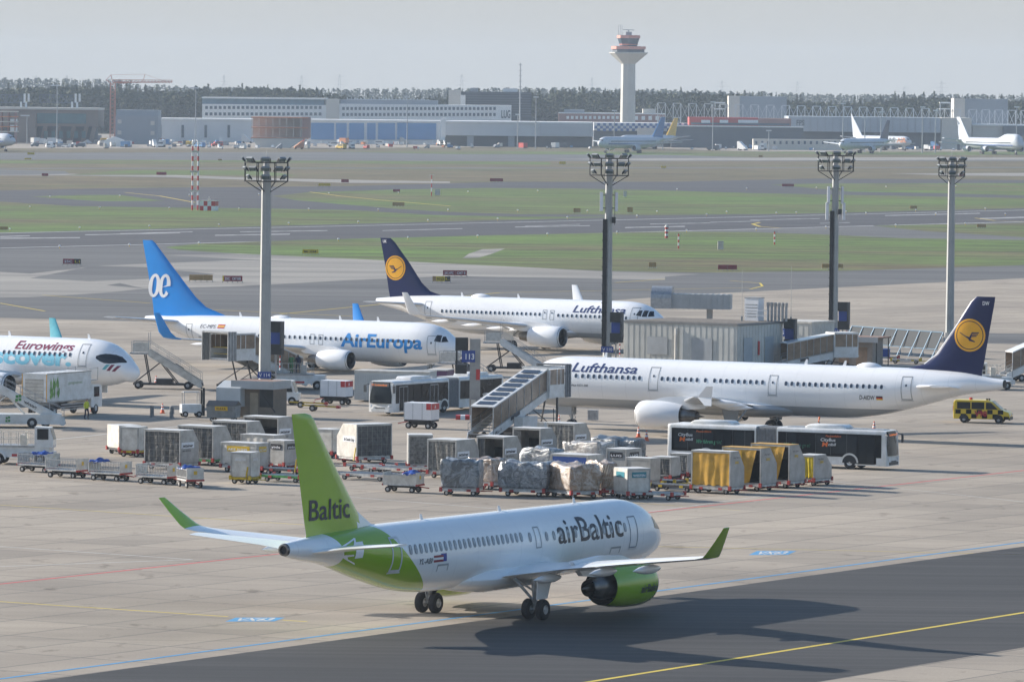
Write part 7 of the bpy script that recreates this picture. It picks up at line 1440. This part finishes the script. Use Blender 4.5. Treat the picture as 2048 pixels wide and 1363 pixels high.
b = MB(); b.bar((0, 0, H), (f.X(217), 0, f.Z(150)), .4); b.bar((f.X(217), 0, f.Z(150)), (f.X(208), 0, f.Z(160)), .2); b.bar((f.X(208), 0, f.Z(160)), (0, 0, H-1), .4); b.bar((f.X(217), 0, f.Z(150)), (f.X(285), 0, f.Z(148)), .12); b.bar((f.X(285), 0, f.Z(148)), (x1*.9, 0, f.Z(163)), .12); b.bar((f.X(285), 0, f.Z(148)), (f.X(281), 0, f.Z(163)), .25); b.build('tie_rod', F_CR, f.t); b = MB(); b.box(f.X(231), f.X(248), -.6, .6, f.Z(167), f.Z(163)); b.build('counterweight', F_CR, f.t)
f = Far('long_hall', 'long pale hall with dark dock slits, left half of the skyline', 'building', 405, 2920); f.box('wall', F_LG, 312, 505, 240, None, 0, 40); f.box('roof_edge', F_WH, 312, 505, 237, 240, -.5, 41)
for x in (314, 359, 405, 451): f.box('dock_door', F_DG, x, x+5, 250, 275, -.4, 0)
for (x0, x1, nm, n1, lb) in ((400, 648, 'office_building', 26, 'white office block with blue glass top floor, left part of the skyline'), (648, 1018, 'office_building', 38, 'long white office block with LUG on its right end')):
    f = Far(nm, lb, 'building', (x0+x1)/2, 3060); f.box('wall', F_WH, x0, x1, 209, None, 0, 30)
    if x0 == 400: f.box('glass_storey', mat('far_blue_glass', (.10, .20, .28), .3, 0, .2, .3), x0, x1-4, 198, 209, 1, 29); f.box('roof_edge', F_WH, x0-1, x1, 195, 198, -.5, 30); f.wins(F_WIN, 406, 642, 212, 218, n1, .6); f.wins(F_WIN, 406, 642, 225, 231, n1, .6)
    else:
        f.box('stair_tower', F_BEI, 648, 674, 198, None, -1, 20); f.box('plant_floor', F_GR, 676, 870, 200, 209, 3, 25); f.wins(F_WIN, 680, 990, 214, 220, n1, .6); f.wins(F_WIN, 680, 990, 226, 232, n1, .6); b = MB()
        for k in range(24): b.bar((f.X(690+k*7), 4, f.Z(200)), (f.X(690+k*7+rnd.uniform(-3, 3)), 4, f.Z(196+rnd.random()*3)), .5)
        b.box(f.X(688), f.X(856), 3.5, 4.5, f.Z(200.5), f.Z(199.5)); b.build('roof_equipment', F_STL, f.t); flat_text('LUG', F_DG, f.t, (f.X(998), -.3, f.Z(234)), (1, 0, 0), (0, 0, 1), f.X(1016)-f.X(998), f.Z(218)-f.Z(234), .02)
f = Far('shell_frame', 'unfinished three-storey frame with orange floor edges on a sloped base', 'building', 550, 2680); b = MB(); b.prism([(f.X(512), 0), (f.X(575), 0), (f.X(605), f.Z(276)), (f.X(500), f.Z(276))], 0, 18, 'y'); b.build('sloped_base', F_CON, f.t)
for y in (234, 254, 275): f.box('floor_slab', F_ORG, 498, 612, y, y+2.2, 0, 18)
f.box('back_wall', F_CON, 500, 598, 236, 275, 9, 11); f.box('scaffold', F_BRICK, 600, 616, 234, 276, 1, 9)
for k in range(8): f.box('column', F_BEI, 499+k*13.8, 500.5+k*13.8, 236, 275, 0, 1)
f = Far('blue_hall', 'hall with large bright blue wall panels, centre left of the skyline', 'building', 745, 2900); f.box('wall', F_WH, 612, 876, 243, None, 0, 40); f.box('roof_edge', F_WH, 612, 876, 240, 243, -.6, 41)
for x0, x1 in ((618, 664), (668, 689), (694, 724), (730, 747), (752, 786), (790, 868)): f.box('blue_panel', F_BLU, x0, x1, 246, 279, -.5, 0)
f = Far('cargo_hall', 'long pale grey cargo hall left of the control tower', 'building', 1030, 2840); f.box('upper_wall', F_LG, 886, 1182, 246, 272, -3, 40); f.box('lower_wall', F_DG, 886, 1180, 272, None, 3, 38); f.box('end_post', F_WH, 878, 887, 236, 274, -3.5, 10); f.box('roof_edge', F_WH, 886, 1182, 243, 246, -3.5, 41)
for x in (930, 1012): f.box('lower_bay', F_GR, x, x+13, 272, None, -2, 3)
f.box('right_wall', fm('far_midgrey', (.52, .53, .54)), 1075, 1178, 246.5, 272, -3.6, -3)
f = Far('dark_block', 'dark slatted cube-like block behind the white offices', 'building', 990, 3180); f.box('wall', fm('far_slate', (.03, .045, .065)), 917, 1058, 184, None, 0, 40); f.box('light_shaft', F_CON, 892, 917, 180, None, -2, 25); f.box('light_shaft', F_WH, 916, 926, 190, None, -2.5, 0); f.box('roof_plant', F_GR, 935, 950, 176, 184, 5, 20); f.box('roof_plant', F_WH, 1000, 1030, 177, 184, 5, 15)
[f.box('slat', F_WIN, 927, 1057, 186+k*5, 187.2+k*5, -.4, 0) for k in range(10)]
f = Far('brick_building', 'red brick building at the foot of the control tower', 'building', 1218, 3190); f.box('wall', F_BRICK, 1113, 1326, 228, None, 0, 30); f.box('roof_edge', F_WH, 1113, 1326, 226, 228, -.5, 30); f.box('stair_head', F_BEI, 1281, 1307, 218, 228, 2, 15); f.box('roof_plant', F_GR, 1124, 1164, 219, 228, 5, 20); f.wins(F_WH, 1128, 1236, 232, 238, 12, .6); f.wins(F_WH, 1264, 1320, 232, 240, 4, .5)
# control tower
f = Far('control_tower', 'tall pale control tower with flared top and salmon gallery bands', 'tower', 1250.5, 3110); ZZ = lambda y: f.Z(y); q = FPX/3110
def octo(b, z0, r0, z1, r1, sx=1): b.cyl((0, 0, z0), (0, 0, z1), r0/q, r1/q, 8)
b = MB(); octo(b, 0, 15.5, ZZ(128), 14.2); octo(b, ZZ(128), 14.5, ZZ(107), 38.5); octo(b, ZZ(107), 38.5, ZZ(105), 38.5); o = b.build('shaft', F_TW, f.t)
b = MB(); octo(b, ZZ(105), 32, ZZ(98), 32); b.build('lower_glazing', F_DG, f.t); b = MB(); octo(b, ZZ(99), 34.5, ZZ(93), 34.5); b.build('lower_gallery', F_SAL, f.t)
b = MB(); octo(b, ZZ(93), 17, ZZ(77), 22); b.build('cab_glazing', mat('tower_glass', (.06, .10, .13), .2, 0, .2, .2), f.t); b = MB(); octo(b, ZZ(77), 23.5, ZZ(71), 23.5); b.build('cab_roof', F_SAL, f.t); b = MB(); octo(b, ZZ(90), 18.6, ZZ(88.5), 19.2); b.build('cab_band', F_SAL, f.t)
b = MB(); b.box(-6/q, 6/q, -3, 3, ZZ(71), ZZ(64)); b.bar((0, 0, ZZ(64)), (0, 0, ZZ(60)), .6); b.bar((-11/q, 0, ZZ(60)), (11/q, 0, ZZ(60.5)), .4); b.build('radar', F_GR, f.t); [(lambda x: (lambda b: (b.bar(((x)/q, 0, ZZ(72)), (x/q, 0, ZZ(50)), .18), b.build('aerial', F_GR, f.t)))(MB()))(x) for x in (-20, -16, -13)]
f = Far('chequered_hall', 'hall with blue and white chequered wall below the control tower', 'building', 1282, 2900); f.box('wall', F_WH, 1183, 1382, 246, 262, 0, 40); f.box('lower_wall', F_DG, 1183, 1382, 262, None, 2, 40)
F_CK = fm('chequer_blue', (.08, .16, .34)); b = MB()
for k in range(34):
    for j in range(3):
        if (k+j) % 2: xx = 1184+k*5.8; b.box(f.X(xx), f.X(xx+5.8), -.4, 0, f.Z(251.6+j*5.3, xx), f.Z(246.3+j*5.3, xx))
b.build('chequer_pattern', F_CK, f.t); f.box('annex', F_BEI, 1270, 1318, 256, None, -6, 0)
f = Far('red_topped_terminal', 'dark hall with red and white upper storey, right of the control tower', 'building', 1470, 2880); f.box('lower_wall', F_DG, 1338, 1602, 254, None, 0, 40); f.box('upper_storey', F_RED, 1374, 1512, 235, 254, 4, 30); f.box('upper_dark', F_BRICK, 1512, 1578, 237, 254, 4, 30)
for x0, x1 in ((1398, 1416), (1435, 1452), (1472, 1512)): f.box('white_bay', F_WH, x0, x1, 240, 246, 3.4, 4)
f.box('roof_edge', F_WH, 1338, 1602, 251.5, 254, -.6, 2); f.box('glass_strip', F_WIN, 1378, 1575, 246, 250, 3.5, 4)
f = Far('wide_hangar', 'long grey-blue hangar with FPS lettering behind the far parked planes', 'building', 1740, 2950); f.box('wall', fm('hangar_grey', (.40, .45, .49)), 1572, 1876, 234, 264, 0, 50); f.box('lower_wall', F_DG, 1572, 1900, 264, None, 6, 50); f.box('end_wall', F_BEI, 1878, 1938, 236, None, 0, 50); [f.box('panel_joint', F_GR, 1600+k*15, 1600.8+k*15, 235, 263, -.4, 0) for k in range(18)]
flat_text('FPS', F_DG, f.t, (f.X(1588), -.5, f.Z(252)), (1, 0, 0), (0, 0, 1), f.X(1604)-f.X(1588), f.Z(241)-f.Z(252), .02)
f = Far('low_terminal', 'beige low building at the far right behind the jumbo', 'building', 2010, 2960); f.box('wall', F_BEI, 1940, 2120, 252, None, 0, 30); f.box('dark_gable', F_DG, 2000, 2120, 252, 272, -3, 0); f.box('roof', F_WH, 1940, 2120, 249, 252, -1, 30)
f = Far('gate_pier', 'long beige gate pier right of centre among the far vehicles', 'building', 1600, 2830); f.box('wall', F_BEI, 1502, 1702, 279, None, 0, 10); f.wins(F_WIN, 1506, 1700, 282, 288, 16, .35)
for lb, a, c, y in (('distant grey-blue block behind the truss row, left one', 1452, 1568, 193), ('distant grey-blue block behind the truss row, right one', 1902, 2010, 198)): f = Far('distant_block', lb, 'building', (a+c)/2, 3240); f.box('wall', fm('far_bluegrey', (.30, .34, .38)), a+22, c, y, None, 0, 40); f.box('stair_tower', F_BEI, a, a+22, y-1, None, -1, 20)
P0 = None; kx = 0
for px in list(range(1318, 1560, 31)) + list(range(1566, 1930, 31)) + list(range(1940, 2050, 26)):
    if P0 is None:
        f = Far('roof_portal', 'white lattice portal in the row on the hangar roofs', 'portal frame', px, 2990, 'white lattice portals along the hangar roofs'); zt, zb = f.Z(206), f.Z(258); w = 1.9
        for sx in (-w, w): b = MB(); b.bar((sx, 0, zb), (sx, 0, zt), .45); b.build('post', F_STL, f.t)
        b = MB(); [b.bar((-w, 0, z), (w, 0, z), .35) for z in (zt, (zt+zb*1.2)/2.2, zb+4)]; b.bar((-w, 0, zb+4), (w, 0, zt), .25); b.bar((w, 0, zb+4), (-w, 0, zt), .25); b.bar((w, 0, zt), (w+3.2, 0, zb+6), .2); b.bar((-w, 0, zt), (-w-3.2, 0, zb+6), .2); b.build('lattice', F_STL, f.t); P0 = f.t
    else: copy_tree(P0, loc=((px-1024)/FPX*2990, 2990, -(px-1318)*ROLL/4.0))
for lb, px in (('white boxed platform on the truss row, left one', 1435), ('white boxed platform on the truss row, right one', 1885)): f = Far('roof_platform', lb, 'platform', px, 2985); f.box('deck', F_WH, px-11, px+11, 204, 207, 0, 4); f.box('deck', F_WH, px-11, px+11, 217, 219, 0, 4); [f.box('post', F_STL, x, x+1.5, 204, 245, 0, .5) for x in (px-11, px+9.5)]
# ---- far parked aircraft
def farplane(label, px, py, yaw, L_, dia, zc, span, finh, mats, name='distant_airliner', hump=False, engines=1, nosefin=None):
    g = G(px, py); t = thing(name, label, 'airliner', g, R(yaw)); mb, mf, mbel = mats; r = dia/2; tab = fuse(L_, zc+r, zc-r, r, zc-.25*r, zc+.45*r, L_*.66, cone=.3); n = 20; b = MB(); rings = []
    for i in range(41):
        u = L_*(i/40)**1.15; zt, zb, hw = interp(tab, u)
        if hump and u < L_*.34: zt += 1.9*math.sin(min(1, u/(L_*.06))*math.pi/2)*(1 if u < L_*.24 else max(0, 1-(u-L_*.24)/(L_*.10)))
        c, hh = (zt+zb)/2, (zt-zb)/2; rings.append([(-u, hw*math.cos(6.2832*j/n), c+hh*math.sin(6.2832*j/n)) for j in range(n)])
    b.loft(rings); b.build('fuselage', mb, t, True); b = MB(); f0 = L_*.80
    b.loft([[(-f0, -.3, zc+r*.8), (-L_*.955, -.3, zc+r*.8), (-L_*.955, .3, zc+r*.8), (-f0, .3, zc+r*.8)], [(-f0-finh*.86, -.1, zc+r+finh), (-L_-.0*finh, -.1, zc+r+finh), (-L_, .1, zc+r+finh), (-f0-finh*.86, .1, zc+r+finh)]]); b.build('vertical_fin', mf, t)
    for s in (-1, 1):
        b = MB(); b.loft([[(-L_*.34, s*r*.5, zc-r*.6), (-L_*.55, s*r*.5, zc-r*.6), (-L_*.55, s*r*.5, zc-r*.35), (-L_*.34, s*r*.5, zc-r*.35)], [(-L_*.56, s*span/2, zc+.3), (-L_*.60, s*span/2, zc+.3), (-L_*.60, s*span/2, zc+.5), (-L_*.56, s*span/2, zc+.5)]]); b.build('wing', mb, t)
        b = MB(); b.loft([[(-L_*.86, s*r*.3, zc+r*.4), (-L_*.97, s*r*.3, zc+r*.4), (-L_*.97, s*r*.3, zc+r*.55), (-L_*.86, s*r*.3, zc+r*.55)], [(-L_*.96, s*span*.17, zc+r*.75), (-L_*.995, s*span*.17, zc+r*.75), (-L_*.995, s*span*.17, zc+r*.85), (-L_*.96, s*span*.17, zc+r*.85)]]); b.build('stabilizer', mb, t)
        for e in range(engines):
            y = s*(span*.15+e*span*.15); x0 = L_*(.33+.07*e); rr = dia*.27; b = MB(); b.revolve([(-x0-rr*.3, rr*.8), (-x0, rr*.9), (-x0-rr*.7, rr), (-x0-rr*3, rr*.8), (-x0-rr*3.6, rr*.5)], 'x', (0, y, zc-r*.95), 14); o = b.build('engine', mb, t, True); b = MB(); b.revolve([(-x0-rr*.3, rr*.8), (-x0-rr*.32, .01)], 'x', (0, y, zc-r*.95), 14); b.build('intake', INNER, o)
        b = MB(); b.box(-L_*.52-1, -L_*.52+1.4, s*r*1.3-.5, s*r*1.3+.5, 0, 1.3); b.build('wheel', RUB, t); b = MB(); b.bar((-L_*.52, s*r*1.3, 1), (-L_*.52, s*r, zc-r*.6), .5); b.build('landing_gear', STRUT, t)
    b = MB(); b.box(-L_*.1-.5, -L_*.1+.5, -.4, .4, 0, 1.0); b.build('wheel', RUB, t); b = MB(); b.bar((-L_*.1, 0, .8), (-L_*.1, 0, zc-r*.8), .35); b.build('landing_gear', STRUT, t)
    b = MB(); b.box(-.95*r, -.55*r, -r*.42, r*.42, zc+r*.25, zc+r*.5); b.build('cockpit_window', GLASS, t)
    for s in (-1, 1): b = MB(); [b.box(-x-.35, -x+.35, s*r*1.004-.01, s*r*1.004+.01, zc+.25, zc+.7) for x in np.linspace(L_*.12, L_*.78, 40)]; o = b.build('window_line', F_WIN, t); b = MB(); b.box(-L_*.66, -L_*.08, s*r*.985-.02, s*r*.985+.02, zc-.9, zc-.45) if mbel else None; b.build('cheatline', mbel, t) if mbel else None
    return t
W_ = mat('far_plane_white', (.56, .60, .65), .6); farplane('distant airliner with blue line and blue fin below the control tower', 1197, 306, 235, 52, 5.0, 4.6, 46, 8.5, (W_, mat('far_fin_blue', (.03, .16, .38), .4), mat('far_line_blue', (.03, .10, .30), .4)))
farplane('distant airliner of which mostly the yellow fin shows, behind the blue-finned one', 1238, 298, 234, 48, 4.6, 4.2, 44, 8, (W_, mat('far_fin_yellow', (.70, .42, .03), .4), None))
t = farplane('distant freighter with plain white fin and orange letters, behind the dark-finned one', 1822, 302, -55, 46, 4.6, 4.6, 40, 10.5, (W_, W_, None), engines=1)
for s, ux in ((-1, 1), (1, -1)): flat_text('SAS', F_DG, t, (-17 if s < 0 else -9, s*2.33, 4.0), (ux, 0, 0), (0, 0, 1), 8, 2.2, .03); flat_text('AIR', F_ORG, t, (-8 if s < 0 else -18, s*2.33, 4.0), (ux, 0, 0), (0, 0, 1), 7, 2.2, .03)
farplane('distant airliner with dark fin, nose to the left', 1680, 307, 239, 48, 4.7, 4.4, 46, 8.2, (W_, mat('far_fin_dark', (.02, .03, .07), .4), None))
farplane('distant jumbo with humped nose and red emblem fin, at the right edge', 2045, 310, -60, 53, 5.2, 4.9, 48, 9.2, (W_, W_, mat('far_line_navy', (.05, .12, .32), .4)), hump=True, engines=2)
f = thing('far_fin_marker', '', '', (0, 0, -5)); bpy.data.objects.remove(f)
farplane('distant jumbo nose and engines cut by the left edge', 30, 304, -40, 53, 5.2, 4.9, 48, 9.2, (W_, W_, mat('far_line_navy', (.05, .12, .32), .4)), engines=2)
# ---- far light poles, antenna mast, pylons
def fpole(label, px, y0, y1, D=2760, r=.2, group='tall lamp poles on the far apron', name='lamp_pole'):
    f = Far(name, label, 'lamp pole', px, D, group); b = MB(); b.cyl((0, 0, 0), (0, 0, f.Z(y0)), r*1.4, r*.8, 6); b.build('pole', F_GR, f.t); b = MB(); b.box(-3 if px < 400 else -1.2, 1.2, -.3, .3, f.Z(y0)-.1, f.Z(y0)+.5); b.build('lamp_head', F_STL, f.t)
for px, y0, w in ((50, 232, 'in front of the brown terminal'), (110, 172, 'rising behind the brown terminal'), (387, 177, 'tall, above the frame tower'), (810, 195, 'before the blue hall'), (1067, 195, 'at the cargo hall front'), (1031, 230, 'short, left of the cargo hall pole'), (1224, 222, 'left of the control tower foot'), (1321, 236, 'right of the blue-finned plane'), (1421, 205, 'right of the chequered hall'), (1533, 262, 'short, at the gate pier'), (1681, 208, 'left of the dark-finned plane'), (1725, 236, 'crossing the dark-finned plane'), (1757, 225, 'behind the dark fin'), (1840, 215, 'right of the dark-finned plane'), (1866, 222, 'second right of the dark-finned plane'), (2028, 215, 'behind the jumbo at the right')): fpole('thin lamp pole ' + w, px, y0, None)
f = Far('lattice_mast', 'very tall thin lattice mast in the centre of the skyline', 'antenna mast', 1035, 3020); b = MB(); b.cyl((0, 0, 0), (0, 0, f.Z(126)), .55, .25, 5); b.build('mast', F_GR, f.t); b = MB(); [b.bar((-.8, 0, z), (.8, 0, z), .4) for z in np.linspace(20, f.Z(130), 8)]; b.build('rung', F_GR, f.t)
PG = mat('pylon_grey', (.30, .32, .34), .6)
for px, y0 in ((68, 150), (129, 150), (443, 150), (598, 150), (674, 148), (918, 148), (1178, 155), (1438, 160), (1589, 162), (1803, 172), (1877, 162)):
    f = Far('power_pylon', 'faint power pylon far behind the forest', 'pylon', px, 6200, 'faint power pylons behind the forest'); z = f.Z(y0); b = MB(); [b.bar((s*3, 0, 0), (s*.4, 0, z), .22) for s in (-1, 1)]; [b.bar((-w, 0, z*k), (w, 0, z*k), .18) for w, k in ((6, .72), (8, .82), (5, .93))]; [b.bar((-3+2.6*k/6, 0, z*k/6), (3-2.6*(k+1)/6, 0, z*(k+1)/6), .14) for k in range(6)]; b.build('lattice', PG, f.t)
# ---- ground vehicles and equipment crowding the far apron: each its own object, no parts show at this size
rg = random.Random(11); KM = [F_WH, F_STL, F_BEI, F_RED, F_BLU, F_DG, F_GR, F_ORG, mat('far_yellow', (.6, .4, .04), .6)]
def kind_mesh(k, m, sc):
    b = MB().use(m)
    if k == 0: b.box(-2.6, 1.0, -1.1, 1.1, .9, 3.0); b.use(F_WH).box(1.1, 2.4, -1.0, 1.0, .5, 2.3); b.use(F_WIN).box(2.0, 2.42, -.95, .95, 1.4, 2.1); b.use(RUB); [b.cyl((x, -1.15, .45), (x, 1.15, .45), .45, n=8) for x in (-1.8, 1.7)]
    elif k == 1: b.prism([(-2.4, .4), (2.4, .4), (2.4, 1.1), (1.5, 1.3), (1.0, 2.0), (-2.3, 2.1)], -.95, .95, 'y'); b.use(F_WIN).box(-2.0, .9, -.97, .97, 1.3, 1.85); b.use(RUB); [b.cyl((x, -1, .36), (x, 1, .36), .36, n=8) for x in (-1.5, 1.5)]
    elif k == 2: b.prism([(-1, .4), (1, .4), (1, 1.4), (.6, 1.9), (-1, 1.9)], -1.0, 1.0, 'y'); b.use(F_DG).box(-1.2, 1.2, -1.0, 1.0, .2, .38)
    elif k == 3: b.box(-1.6, 1.6, -1.1, 1.1, .55, 2.5); b.use(F_DG).box(-1.7, 1.7, -1.1, 1.1, .2, .5)
    else: b.prism([(-2.5, .5), (2.2, .5), (2.2, 1.0), (-1.4, 3.8), (-2.5, 3.8), (-2.5, 3.4)], -.8, .8, 'y'); b.use(RUB); [b.cyl((x, -.9, .4), (x, .9, .4), .4, n=8) for x in (-1.6, 1.6)]
    return b
names = [('box_truck', 'truck'), ('utility_van', 'van'), ('freight_container', 'container'), ('cargo_box', 'container'), ('stair_truck', 'stair truck')]; PR_ = {}
def far_item(px, py, k, mi):
    g = G(px, py)
    if (k, mi) not in PR_:
        o = kind_mesh(k, KM[mi], 1).build(names[k][0]); PR_[(k, mi)] = o
    else: o = PR_[(k, mi)].copy(); COL.objects.link(o)
    o.location = g; o.rotation_euler = (0, 0, rg.uniform(0, 6.28)); s = rg.choice((.5, .6, .75, .9, 1.1)); o.scale = (s, s, s)
    cn = {0: 'white', 1: 'pale grey', 2: 'beige', 3: 'red', 4: 'blue', 5: 'dark', 6: 'grey', 7: 'orange', 8: 'yellow'}[mi]
    tag(o, 'tiny %s %s among the equipment on the far apron' % (cn, names[k][1]), names[k][1], 'service equipment crowding the far apron')
for i in range(430):
    u = rg.random()
    if u < .30: px = rg.uniform(60, 500)
    elif u < .50: px = rg.uniform(500, 1180)
    else: px = rg.uniform(1380, 2045)
    if 1190 < px < 1350 or 1690 < px < 1800 and rg.random() < .5: continue
    y = rg.choice((286, 288, 290, 292, 295, 298)) + (px-1024)*ROLL*.3 + rg.uniform(-1.5, 1.5); mi = rg.choices(range(9), (10, 8, 4, 2, 3, 5, 6, 2, 1))[0]; far_item(px, y, rg.choices(range(5), (4, 4, 6, 5, 2))[0], mi)
f = Far('event_tent', 'small white tent in front of the tower crane', 'tent', 224, 2660); b = MB(); b.prism([(-4.2, 0), (4.2, 0), (4.2, 2.8), (0, 4.4), (-4.2, 2.8)], 0, 8, 'y'); b.build('canopy', F_WH, f.t)
# ================================================================ HAZE
hb = MB(); hb.box(-1500, 1500, -60, 6800, -1.5, 75); hz = hb.build('haze')
hm = bpy.data.materials.new('haze_air'); hm.use_nodes = True; hm.node_tree.nodes.clear()
_o = hm.node_tree.nodes.new('ShaderNodeOutputMaterial'); _v = hm.node_tree.nodes.new('ShaderNodeVolumePrincipled')
_v.inputs['Color'].default_value = (0.72, 0.85, 1.0, 1); _v.inputs['Density'].default_value = HAZE; _v.inputs['Anisotropy'].default_value = 0.0
hm.node_tree.links.new(_v.outputs[0], _o.inputs['Volume']); hz.data.materials.clear(); hz.data.materials.append(hm); tag(hz, None, None, None, 'stuff')
